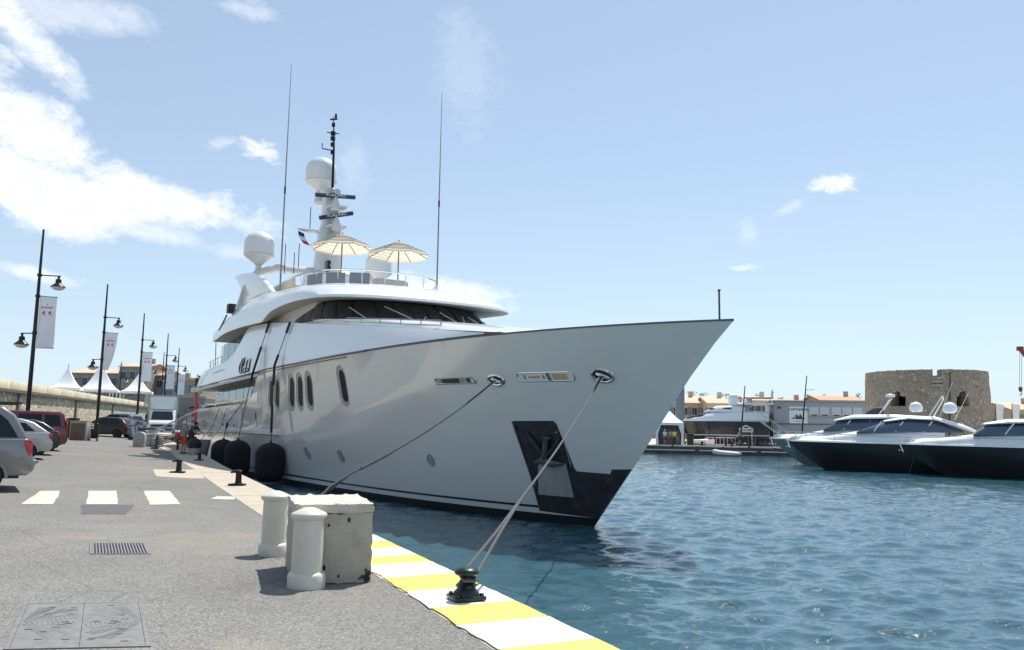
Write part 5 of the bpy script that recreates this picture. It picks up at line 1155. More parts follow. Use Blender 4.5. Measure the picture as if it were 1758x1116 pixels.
# rounded concrete bollard and low concrete blocks
def tomb(px, py, k, label):
    p = gpx(px, py); t = thing('concrete_bollard', label, 'bollard', p, R(5)); w_ = .32*k
    m = MB(); pr = [(-w_, 0), (w_, 0), (w_, .72*k)]+[(w_*math.cos(a), .72*k+w_*.62*math.sin(a)) for a in np.linspace(.2, 2.94, 9)]+[(-w_, .72*k)]
    m.prism(pr, lambda a, b: (a, -.2*k, b), lambda a, b: (a, .2*k, b)); m.build('stone', CONC, t, bevel=.03, ang=40); MB().box((0, 0, .02), (w_*2.2, .5*k, .05)).build('footing', CONC, t)
tomb(239, 768, .98, 'round topped concrete bollard at the far end of the apron')
def lowblock(px, py, w_, h_, label):
    p = gpx(px, py); t = thing('concrete_barrier', label, 'barrier', p, R(-4), 'low concrete barriers'); MB().box((0, .2, h_/2), (w_, .4, h_), top=(.94, .8)).build('body', CONC, t, bevel=.03); MB().box((0, .2, h_+.03), (w_*1.02, .42, .06)).build('coping', mat('pale_coping', (.6, .58, .53), .8), t, bevel=.01)
lowblock(264, 767, .80, .72, 'low concrete barrier right of the round topped bollard'); lowblock(252, 766, .34, .70, 'narrow concrete barrier stub between the round bollard and its wider neighbour')
# rack of furled white awning poles and cables by the people
p = gpx(286, 768); t = thing('pole_rack', 'low rack of white poles and dark rods left of the people', 'rack', p, R(12))
m = MB()
for k in range(5): MB().tube([(-.75, .1*k, .25+.13*k), (.9, .1*k+.1, .30+.14*k+.1*(k % 2))], .035, 6).build('white_pole', WHITEP, t)
for k in range(4): MB().tube([(-.9, -.05+.12*k, .2+.1*k), (.2, .1*k, .45+.12*k), (1.1, .1*k, .75-.05*k)], .022, 6).build('dark_rod', DMETAL, t)
for x in (-.55, .55): MB().box((x, .25, .4), (.06, .6, .8)).build('upright', DMETAL, t)
MB().box((-.7, .2, .35), (.3, .3, .6)).build('power_pedestal', GREYP, t, bevel=.03)
# ball fender in a tub on the quay
p = gpx(333, 781); t = thing('buoy_tub', 'black round buoy sitting in a grey tub on the quay', 'buoy', p); MB().lathe([(.26, 0), (.30, .3), (.31, .34), (.27, .34)], (0, 0, 0), 20).build('tub', CONC, t, ang=40); MB().lathe([(.05, .30), (.30, .32), (.335, .5), (.30, .68), (.18, .80), (0, .84)], (0, 0, 0), 20).build('buoy', BLACK, t, ang=60)
# red davit crane
p = hy(335, 712, 66.); z0 = ground(p[0], p[1]); t = thing('davit_crane', 'red crane post with short jib beyond the yacht stern', 'crane', (p[0], p[1], z0), 0)
RC = mat('crane_red', (.42, .05, .05), .45, var=.1); zt = hy(333, 672, 66.)[2]-z0
MB().tube([(.15, 0, 0), (.12, 0, zt*.5), (-.05, 0, zt)], [.20, .18, .14], 12).build('post', RC, t); MB().box((-.05, 0, zt+.1), (.7, .5, .35)).build('head', mat('crane_cream', (.55, .48, .33), .6), t, bevel=.05)
MB().tube([(-.5, 0, zt*.62), (.9, 0, zt*.66), (2.6, 0, zt*.68)], [.08, .09, .06], 8).build('jib', DMETAL, t); MB().tube([(-.7, 0, zt*.45), (.2, 0, zt*.5)], .12, 8).build('winch', RC, t)
MB().box((.1, 0, .3), (1.1, 1.0, .6)).build('pedestal', RC, t, bevel=.04)
# ================================================================== PEOPLE
SKIN = mat('skin', (.45, .27, .19), .6)
def person(label, loc, rz, h, top, bottom, hair, pose, legs='short', scale_top=None, extra=None):
    t = thing('person', label, 'person', loc, rz)
    k = h/1.75
    J = {'pelvis': (0, 0, .94), 'waist': (0, .0, 1.08), 'chest': (0, 0, 1.32), 'neck': (0, .0, 1.48), 'head': (0, -.02, 1.60), 'crown': (0, 0, 1.72),
         'shl': (.18, 0, 1.42), 'ell': (.23, -.02, 1.14), 'wrl': (.22, -.12, .90), 'hal': (.21, -.15, .80), 'shr': (-.18, 0, 1.42), 'elr': (-.23, -.02, 1.14), 'wrr': (-.22, -.12, .90), 'har': (-.21, -.15, .80),
         'hil': (.10, 0, .90), 'knl': (.11, -.03, .50), 'anl': (.11, .02, .08), 'tol': (.12, -.15, .04), 'hir': (-.10, 0, .90), 'knr': (-.11, -.03, .50), 'anr': (-.11, .02, .08), 'tor': (-.12, -.15, .04)}
    J.update(pose)
    rad = dict(pelvis=.135, waist=.125, chest=.15, neck=.055, head=.098, crown=.06, shl=.062, ell=.042, wrl=.03, hal=.034, shr=.062, elr=.042, wrr=.03, har=.034, hil=.095, knl=.06, anl=.042, tol=.04, hir=.095, knr=.06, anr=.042, tor=.04)
    names = list(J); E_ = [('pelvis', 'waist'), ('waist', 'chest'), ('chest', 'neck'), ('neck', 'head'), ('head', 'crown'), ('chest', 'shl'), ('shl', 'ell'), ('ell', 'wrl'), ('wrl', 'hal'), ('chest', 'shr'), ('shr', 'elr'), ('elr', 'wrr'), ('wrr', 'har'), ('pelvis', 'hil'), ('hil', 'knl'), ('knl', 'anl'), ('anl', 'tol'), ('pelvis', 'hir'), ('hir', 'knr'), ('knr', 'anr'), ('anr', 'tor')]
    me = bpy.data.meshes.new('body'); me.from_pydata([tuple(c*k for c in J[n]) for n in names], [(names.index(a), names.index(b)) for a, b in E_], [])
    me.materials.append(SKIN); o = obj('body', me, t); md = o.modifiers.new('skin', 'SKIN'); md.use_smooth_shade = True
    for i, n in enumerate(names): sv = me.skin_vertices[0].data[i]; sv.radius = (rad[n]*k, rad[n]*k*(.8 if n in ('chest', 'waist', 'pelvis') else 1)); sv.use_root = (n == 'pelvis')
    s2 = o.modifiers.new('sub', 'SUBSURF'); s2.levels = 1; s2.render_levels = 2
    V = lambda n: Vector(J[n])*k
    m = MB(); rings = []
    for n, a, b in (('pelvis', .165, .125), ('waist', .155, .12), ('chest', .185, .135), ('shl', .17, .10), ('neck', .075, .07)):
        c = V(n) if n != 'shl' else V('chest').lerp(V('neck'), .62); rings.append([c+Vector((a*k*math.cos(q), b*k*math.sin(q), 0)) for q in np.linspace(0, 2*math.pi, 15)[:-1]])
    m.rings(rings, True, False)
    for sd in 'lr': s_, e_ = V('sh'+sd), V('el'+sd); m.tube([s_.lerp(V('chest'), .3), s_, s_.lerp(e_, .75)], [.085*k, .085*k, .07*k], 10, cap=False)
    m.build('shirt', top, t, ang=60)
    m = MB(); c = V('pelvis'); m.rings([[V('waist').lerp(c, f)+Vector((a*k*math.cos(q), b*k*math.sin(q), -.10*k*g)) for q in np.linspace(0, 2*math.pi, 15)[:-1]] for f, a, b, g in ((.6, .16, .12, 0), (1, .175, .135, 0), (1, .175, .135, 1))], True, False)
    for sd in 'lr':
        hp_, kn, an2 = V('hi'+sd), V('kn'+sd), V('an'+sd)
        m.tube([hp_, hp_.lerp(kn, .9)] if legs == 'short' else [hp_, kn, kn.lerp(an2, .9)], [.115*k, .085*k] if legs == 'short' else [.115*k, .085*k, .06*k], 10, cap=False)
    m.build('trousers' if legs != 'short' else 'shorts', bottom, t, ang=60)
    hd = V('head'); m = MB(); m.lathe([(.104*k, -.005), (.112*k, .05*k), (.09*k, .11*k), (.04*k, .14*k), (0, .145*k)], hd+Vector((0, .012, 0)), 12); m.build('cap' if extra == 'cap' else 'hair', hair, t, ang=60)
    m = MB(); m.lathe([(0, -.02), (.016, -.015), (.012, .015), (0, .02)], hd+Vector((0, -.10*k, -.005)), 6); m.build('nose', SKIN, t)
    for sd in 'lr':
        m = MB(); wv_ = V('ha'+sd)
        for f in range(4): m.tube([wv_+Vector(((f-1.5)*.017, 0, 0)), wv_+Vector(((f-1.5)*.02, -.02, -.05)), wv_+Vector(((f-1.5)*.02, -.01, -.085+.008*abs(f-1.5)))], .009, 5)
        m.tube([wv_+Vector((.03 if sd == 'r' else -.03, -.01, .01)), wv_+Vector((.05 if sd == 'r' else -.05, -.04, -.04))], .011, 5)
        m.build('fingers', SKIN, t); a = V('to'+sd); m = MB(); m.tube([V('an'+sd)+Vector((0, .05, -.045*k)), a+Vector((0, 0, .005))], [.05*k, .045*k], 8, sq=.7); m.build('shoe', TRIM, t, ang=60)
    return t
cl = lambda n, c: mat(n, c, .85, var=.1, vscale=8)
HB = cl('hair_dark', (.03, .022, .018)); HL = cl('hair_brown', (.12, .08, .05))
pa = gpx(314, 779); person('person in white cap and orange-red shorts standing on the quay', pa, R(150), 1.70, cl('grey_top', (.30, .29, .33)), cl('orange_red_cloth', (.60, .11, .05)), cl('cap_white', (.75, .75, .75)), {'ell': (.34, -.05, 1.2), 'wrl': (.48, -.16, 1.12), 'hal': (.54, -.2, 1.08)}, extra='cap')
pb = gpx(327, 779); person('person in dark clothes leaning towards the yacht side on the quay', pb, R(70), 1.72, cl('charcoal_top', (.06, .065, .07)), cl('dark_shorts', (.05, .05, .055)), HB, {'chest': (0, -.10, 1.30), 'neck': (0, -.18, 1.44), 'head': (0, -.25, 1.54), 'crown': (0, -.28, 1.65), 'shl': (.18, -.14, 1.40), 'shr': (-.18, -.14, 1.40), 'ell': (.22, -.34, 1.18), 'wrl': (.2, -.55, 1.08), 'hal': (.2, -.62, 1.06), 'elr': (-.22, -.34, 1.18), 'wrr': (-.2, -.55, 1.08), 'har': (-.2, -.62, 1.06)})
t = thing('shoulder_bag', 'red shoulder bag beside the person in orange-red shorts', 'bag', (pa[0]-.32, pa[1]-.05, pa[2]+.75), 0)
MB().box((0, 0, .16), (.30, .16, .34), top=(.8, .9)).build('body', mat('bag_red', (.50, .05, .06), .6), t, bevel=.04); MB().tube([(-.1, 0, .3), (.1, 0, .62), (.24, 0, .68)], .014, 5).build('strap', mat('bag_red', (.5, .05, .06)), t)
# ================================================================== FAR QUAY (right)
PQ = [(-60., 112.), (14., 89.8), (28.6, 85.), (60., 76.), (140., 55.)]
def pier_y(x): return float(np.interp(x, [q[0] for q in PQ], [q[1] for q in PQ]))
PZ = .9
m = MB(); f_ = [(q[0], q[1], PZ) for q in PQ]; bk = [(q[0], q[1]+400, PZ) for q in PQ]; m.rings([f_, bk], closed=False)
tag(m.build('far_quay', mat('far_paving', (.52, .47, .39), .9, var=.12, vscale=.5)), kind='structure')
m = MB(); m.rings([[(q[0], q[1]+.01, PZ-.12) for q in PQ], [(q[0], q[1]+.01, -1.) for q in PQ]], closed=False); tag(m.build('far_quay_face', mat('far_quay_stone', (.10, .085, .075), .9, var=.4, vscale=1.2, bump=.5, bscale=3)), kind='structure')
fk = thing('far_quay_kerb', None, None); tag(fk, kind='structure'); KP = mat('far_kerb_pale', (.62, .58, .50), .85, var=.1)
FS = mat('fender_strip_white', (.66, .65, .62), .6)
for i in range(14):
    x0 = -10+i*6.; a = np.array([x0, pier_y(x0)]); b = np.array([x0+5.85, pier_y(x0+5.85)]); c = (a+b)/2; o = MB().box((0, -.06, 0), (5.85, .16, .11)).build('fender_strip', FS, fk); o.location = (c[0], c[1], .42); o.rotation_euler = (0, 0, math.atan2(*(b-a)[::-1]))
for i in range(34):
    x0 = -10+i*2.5; a = np.array([x0, pier_y(x0)]); b = np.array([x0+2.44, pier_y(x0+2.44)]); c = (a+b)/2; o = MB().box((0, .2, 0), (2.42, .55, .15)).build('kerb_stone', KP, fk); o.location = (c[0], c[1], PZ-.03); o.rotation_euler = (0, 0, math.atan2(*(b-a)[::-1]))
def fq(px, py=None, dy=2.):
    """point on the far quay paving: direction from the pixel column, dy metres behind its edge"""
    d = ray(px, 740); k = 60.
    for _ in range(30): k = pier_y(d[0]*k)+dy
    return np.array([d[0]*k, k, PZ])
# marquee
c = fq(1150, dy=3.); t = thing('marquee', 'small white marquee with open front on the far quay', 'tent', c, R(-12))
w_, dp, he, hp2 = 3.0, 3.0, 2.45, 3.75
for k in range(4):
    m = MB(); cc, ss = math.cos(k*math.pi/2), math.sin(k*math.pi/2)
    m.rings([[(hw*cc-y*ss, hw*ss+y*cc, z) for y in (-hw-.001, 0, hw+.001)] for hw, z in ((0.02, hp2), (w_*.25, he+.55), (w_/2, he), (w_/2, he-.28))], closed=False); m.build('roof_panel', PVC, t, ang=40)
    x, y = w_/2*(1 if k in (0, 3) else -1)*.98, w_/2*(1 if k < 2 else -1)*.98; MB().tube([(x, y, 0), (x, y, he)], .045, 6).build('leg', WHITEP, t)
for sx in (-1, 1):
    MB().box((sx*w_/2*.97, 0, he/2), (.02, w_*.96, he)).build('side_curtain', CLOTH, t)
    m = MB(); m.rings([[(sx*w_/2*.97, -w_/2*.99, he-.2), (sx*w_*.42, -w_/2*1.0, he-.2), (sx*w_*.30, -w_/2*.99, he-.2)], [(sx*w_/2*.97, -w_/2*.99, 1.2), (sx*w_*.45, -w_/2*1.02, 1.2), (sx*w_*.42, -w_/2*.99, 1.2)], [(sx*w_/2*.97, -w_/2*.99, .02), (sx*w_*.46, -w_/2*1.03, .02), (sx*w_*.40, -w_/2*.99, .02)]], closed=False); m.build('tied_curtain', CLOTH, t, ang=60)
MB().box((0, w_/2*.97, he/2), (w_*.96, .02, he)).build('rear_curtain', mat('marquee_shade_cloth', (.45, .42, .42), .9), t)
# people in the marquee and on the quay
def fp(px, dy, label, top, bot, hair, rz=0., legs='short', h=1.72, pose=None, extra=None):
    return person(label, fq(px, dy=dy), R(rz), h, top, bot, hair, pose or {}, legs, extra=extra)
fp(1141.5, 1.1, 'person in white cap and dark red skirt before the marquee', cl('shirt_white', (.7, .7, .7)), cl('dark_red_cloth', (.38, .04, .08)), cl('cap_white2', (.75, .75, .75)), 20, extra='cap')
fp(1151, 1.6, 'person in pink and white top in the marquee opening', cl('shirt_pink', (.70, .45, .45)), cl('khaki', (.25, .22, .17)), cl('cap_red', (.45, .05, .08)), -10, extra='cap')
fp(1157.5, 1.3, 'person in yellow top in the marquee opening', cl('shirt_yellow', (.75, .70, .15)), cl('dark_trousers', (.06, .06, .07)), HL, 15, 'long')
fp(1163, 1.9, 'person in red top at the right of the marquee opening', cl('shirt_red', (.55, .08, .08)), cl('stone_trousers', (.35, .31, .26)), HB, 0, 'long')
fp(1169, 2.2, 'child in dark clothes beside the marquee curtain', cl('dark_shirt', (.05, .06, .06)), cl('dark_short', (.05, .05, .05)), HB, 0, h=1.2)
# dog-sized planter / green bin
c = fq(1185, dy=1.6); t = thing('waste_bin', 'dark green bin beside the marquee on the far quay', 'bin', c, R(-15)); MB().box((0, 0, .62), (.68, .6, 1.16), top=(1.08, 1.08)).build('body', mat('bin_green', (.02, .035, .03), .6), t, bevel=.04); MB().box((0, 0, 1.24), (.78, .72, .08)).build('lid', mat('bin_green', (.02, .035, .03)), t, bevel=.02)
for sx in (-1, 1): MB().lathe([(.09, -.03), (.09, .03)], (sx*.28, -.25, .09), 10, Matrix.Rotation(R(90), 4, 'Y')).build('wheel', TYRE, t)
# white inflatable tender on the hard and rope barrier
c = fq(1203, dy=4.); t = thing('tender_boat', 'white tender boat resting on the far quay behind the bin', 'boat', c, R(-18))
def small_boat(t, Ln, bm_, h, mt, seatm):
    rows_ = []
    for f in np.linspace(0, 1, 9):
        hw = bm_/2*(1-(f)**3.2); x = Ln*(f-.5); zb = .12*f**3+.05
        rows_.append([(x, -hw, h+.12*f), (x, -hw*.92, h*.5), (x, -hw*.45, zb), (x, 0, zb-.03), (x, hw*.45, zb), (x, hw*.92, h*.5), (x, hw, h+.12*f), (x, hw*.8, h+.06+.12*f), (x, hw*.72, h*.55), (x, 0, h*.45), (x, -hw*.72, h*.55), (x, -hw*.8, h+.06+.12*f)])
    m = MB(); m.rings(rows_, True, True); m.build('hull', mt, t, ang=50)
    MB().box((-Ln*.1, 0, h*.85), (.3, bm_*.7, .06)).build('thwart', seatm, t); MB().box((-Ln*.49, 0, h*.9), (.25, .3, .5)).build('outboard_motor', TRIM, t, bevel=.04)
small_boat(t, 3.0, 1.5, .55, WHITE, GREYP)
RBR = mat('barrier_red', (.34, .07, .07), .6)
for i, px in enumerate((1210, 1227, 1246, 1284, 1296)):
    c = fq(px, dy=.9); t = thing('barrier_post', 'thin red post of the rope barrier, %s from the left' % ('first', 'second', 'third', 'fourth', 'fifth')[i], 'post', c, 0, 'red rope barrier posts on the far quay'); MB().tube([(0, 0, 0), (0, 0, 1.0)], .035, 6).build('stick', RBR, t); MB().lathe([(.16, 0), (.15, .04), (0, .06)], (0, 0, 0), 10).build('foot', TRIM, t)
a = fq(1210, dy=.9); b = fq(1227, dy=.9); c = fq(1246, dy=.9)
for (p_, q_, lb) in ((a, b, 'left rope span of the red barrier on the far quay'), (b, c, 'right rope span of the red barrier on the far quay')):
    o = MB().tube(sag((*(p_[:2]), p_[2]+.95), (*(q_[:2]), q_[2]+.95), .22, 8), .025, 5).build('barrier_rope', RBR); tag(o, lb, 'rope')
c = fq(1236, dy=3.2); t = thing('crowd_barrier', 'low white frame barrier behind the red posts', 'barrier', c, R(-18)); m = MB()
for z in (.15, .9): m.tube([(-1.6, 0, z), (1.6, 0, z)], .03, 5)
m.build('frame', WHITEP, t)
for k in range(9): MB().tube([(-1.6+.4*k, 0, 0), (-1.6+.4*k, 0, .9)], .02, 5).build('bar', WHITEP, t)
# moored inflatable in the water
c = hz(1250, 783, 0); t = thing('inflatable_dinghy', 'pale grey inflatable dinghy floating at the far quay', 'dinghy', (c[0], c[1], -.05), R(-20))
DG = mat('dinghy_grey', (.58, .57, .53), .6)
m = MB(); m.tube([(1.25, .62, .3), (0, .68, .3), (-.9, .5, .36), (-1.35, 0, .46), (-.9, -.5, .36), (0, -.68, .3), (1.25, -.62, .3)], [.14, .24, .25, .25, .25, .24, .14], 12); m.build('tube', DG, t, ang=60); MB().box((.1, 0, .18), (2.1, 1.1, .08)).build('floor', GREYP, t); MB().box((1.15, 0, .35), (.08, 1.05, .36)).build('transom', TRIM, t); MB().box((.2, 0, .48), (.25, 1.2, .05)).build('thwart', WHITEP, t)
for (px, lb) in ((1205, 'leftmost small black bollard on the far quay edge'), (1246, 'small black bollard above the inflatable dinghy'), (1256, 'small black bollard right above the dinghy stern'), (1288, 'rightmost small black bollard on the far quay edge')):
    c = fq(px, dy=.5); t = thing('mooring_bollard', lb, 'bollard', c, 0, 'far quay bollards'); MB().lathe([(.16, 0), (.12, .08), (.11, .32), (.18, .38), (.16, .48), (0, .5)], (0, 0, 0), 12).build('post', DMETAL, t, ang=50); MB().box((0, 0, .02), (.5, .36, .05)).build('base_plate', DMETAL, t)
# cyclist
c = fq(1268, dy=2.); t = thing('bicycle', 'dark bicycle ridden by the person in blue on the far quay', 'bicycle', c, R(-14))
def bike(t):
    for x in (-.52, .52): g = MB().tube([(.33*math.cos(a), 0, .33*math.sin(a)) for a in np.linspace(0, 2*math.pi, 21)], .022, 6, cap=False).build('wheel', TYRE, t); g.location = (x, 0, .34); m = MB(); [m.tube([(0, 0, 0), (.32*math.cos(a), 0, .32*math.sin(a))], .005, 3) for a in np.linspace(0, 6.28, 11)[:-1]]; m.build('spokes', STEEL, g)['kind'] = 'stuff'
    m = MB(); P_ = dict(r=(-.52, 0, .34), b=(-.08, 0, .30), s=(-.2, 0, .82), h=(.36, 0, .86), f=(.52, 0, .34))
    for u, v in ('rb', 'rs', 'bs', 'bh', 'sh', 'hf'): m.tube([P_[u], P_[v]], .022, 6)
    m.build('frame', DMETAL, t); MB().box((-.22, 0, .88), (.24, .12, .05)).build('saddle', BLACK, t, bevel=.02); MB().tube([(.34, -.28, 1.0), (.36, 0, .98), (.34, .28, 1.0)], .018, 6).build('handlebar', DMETAL, t)
bike(t)
person('person in light blue top riding a bicycle on the far quay', (c[0], c[1], c[2]), R(76), 1.72, cl('shirt_blue', (.22, .35, .62)), cl('dark_short', (.05, .05, .05)), HL, {'pelvis': (0, .2, .98), 'waist': (0, .12, 1.12), 'chest': (0, .0, 1.34), 'neck': (0, -.06, 1.5), 'head': (0, -.10, 1.62), 'crown': (0, -.10, 1.74), 'shl': (.18, -.02, 1.42), 'shr': (-.18, -.02, 1.42), 'ell': (.24, -.2, 1.2), 'elr': (-.24, -.2, 1.2), 'wrl': (.26, -.36, 1.06), 'wrr': (-.26, -.36, 1.06), 'hal': (.26, -.42, 1.04), 'har': (-.26, -.42, 1.04), 'hil': (.1, .2, .92), 'hir': (-.1, .2, .92), 'knl': (.13, -.2, .68), 'knr': (-.13, -.05, .60), 'anl': (.12, -.05, .32), 'anr': (-.12, .1, .16), 'tol': (.12, -.2, .26), 'tor': (-.12, -.05, .12)})
for i, (px, rz, lb) in enumerate(((1300, 20, 'dark parked bicycle right of the cyclist'), (1312, -40, 'dark parked bicycle near the stairs foot'), (1322, 10, 'parked bicycle just left of the grey boat bow'))):
    c = fq(px, dy=2.6); t = thing('bicycle', lb, 'bicycle', c, R(rz), 'bicycles on the far quay'); bike(t)
# information sign on two legs
c = fq(1281, dy=5.); t = thing('shop_sign', 'white shop sign board on two posts behind the cyclist', 'sign', c, R(-14))
MB().box((0, 0, 1.75), (1.5, .08, .46)).build('board', WHITEP, t, bevel=.02)
for sx in (-1, 1): MB().tube([(sx*.6, .05, 0), (sx*.6, .05, 2.0)], .05, 6).build('post', WHITEP, t)
MB().tube([(-.5, 0, 1.98), (0, 0, 2.25), (.5, 0, 1.98)], .09, 6).build('crest', WHITEP, t)
obj('lettering', text_mesh('SPORTMER', .27, mat('sign_black_letters', (.03, .03, .035), .6), lambda x, y, z: (x, -.046-z, y+1.74), .002, bold=.006), t)
# quay lamps (leaning masts)
for (pt, pb, lb) in (((1279, 662), (1270, 762), 'thin black leaning lamp mast in front of the dark yacht'), ((1385, 645), (1374, 742), 'thin black leaning lamp mast beside the harbour office')):
    b = fq(pb[0], dy=2.5); tp = hy(*pt, b[1]); t = thing('street_lamp', lb, 'street lamp', b, 0, 'leaning lamp masts on the far quay'); d_ = tp-b
    MB().tube([(0, 0, 0), tuple(d_*.5), tuple(d_)], [.10, .08, .05], 8).build('pole', LPM, t)
    a_ = d_*.80; ar = MB().tube([tuple(a_), (a_[0]+.65, a_[1], a_[2]+.02)], .03, 6).build('arm', LPM, t); MB().tube([(a_[0]+.25, a_[1], a_[2]), (a_[0]+.55, a_[1], a_[2]+.05), (a_[0]+.95, a_[1], a_[2]+.02)], [.05, .13, .04], 8, sq=.4).build('lamp_head', LPM, ar)
    MB().lathe([(.16, 0), (.16, .25), (.1, .3)], (0, 0, 0), 10).build('foot', LPM, t)
# grey advertising pillar seen past the bow
b = fq(1168, dy=7.); zt = hy(1168, 655, b[1])[2]; t = thing('grey_pillar', 'tall plain grey pillar half hidden behind the yacht bow', 'pillar', b, R(-8)); MB().box((0, .5, (zt-PZ)/2), (1.05, 1.0, zt-PZ)).build('shaft', mat('pillar_blue_grey', (.20, .24, .26), .6), t, bevel=.03); MB().box((0, .5, .2), (1.3, 1.25, .4)).build('plinth', CONC, t, bevel=.02)
# ------------------------------------------------------------------ motor boats
def boat_hull(t, Ln, bm_, fb, mt, deckm, bow_rake=2.4, line=None, zline=None):
    """x aft from the stem at the waterline"""
    nx = 26; S_ = []
    for i in range(nx+1):
        v = (i/nx)**1.5; row = []
        for z, g in ((-.6, .62), (0, .80), (.5, .88), (1.0, .94), (1.5, .98), (fb, 1.)):
            f = max(z, 0)/fb; x0 = -bow_rake*f**.9+(.5 if z < 0 else 0); x = x0+v*(Ln-x0); u = (x-x0)/(Ln*(.55-.12*f)); hw = bm_/2*g*(1-max(0, 1-u)**2.2); row.append((x, hw, z+(.12*(1-v) if z == fb else 0)))
        S_.append(row)
    m = MB()
    for sd in (1, -1): m.rings([[(p[0], sd*p[1], p[2]) for p in r] for r in S_], closed=False)
    r = S_[-1]; m.face(*([(p[0], p[1], p[2]) for p in r]+[(p[0], -p[1], p[2]) for p in r[::-1]]))
    m.build('hull', mt, t, ang=40)
    top = [r[-1] for r in S_]
    m = MB()
    A1 = [(p[0], p[1]+.02, p[2]+.0) for p in top]; A2 = [(p[0]+.02, max(p[1]-.04, 0), p[2]+.10) for p in top]; A3 = [(p[0]+.1, max(p[1]-.25, 0), p[2]+.13) for p in top]
    A4 = [(p[0]+.2, 0, p[2]+.30*math.sin(math.pi*min(1, (i+3)/(nx+3))**.7)+.12) for i, p in enumerate(top)]
    for sd in (1, -1): m.rings([[(p[0], sd*p[1], p[2]) for p in A] for A in (A1, A2, A3, A4)], closed=False)
    m.build('deck', deckm, t, ang=40)
    return S_, top
def loft_cabin(t, secs, name, mt, ang=40):
    """secs: (x, half width bottom, z bottom, half width top, z top)"""
    rings = [[(x, -wb, zb), (x, -wb*.98, zb+(zt-zb)*.35), (x, -wt, zb+(zt-zb)*.85), (x, -wt*.7, zt), (x, 0, zt+.05*(zt-zb)), (x, wt*.7, zt), (x, wt, zb+(zt-zb)*.85), (x, wb*.98, zb+(zt-zb)*.35), (x, wb, zb)] for x, wb, zb, wt, zt in secs]
    m = MB(); m.rings(rings, closed=False); m.face(*rings[0]); m.face(*rings[-1]); return m.build(name, mt, t, ang=ang)
AFT = math.atan2(-.44, .90)
GLS = mat('boat_window_blue', (.05, .08, .12), .05, spec=.9)
DKW = mat('deck_white', (.80, .80, .80), .35, coat=.3); BHULL = mat('gloss_black_hull', (.016, .016, .017), .38, coat=.15); GHULL = mat('grey_green_hull', (.17, .19, .18), .2, coat=.6)
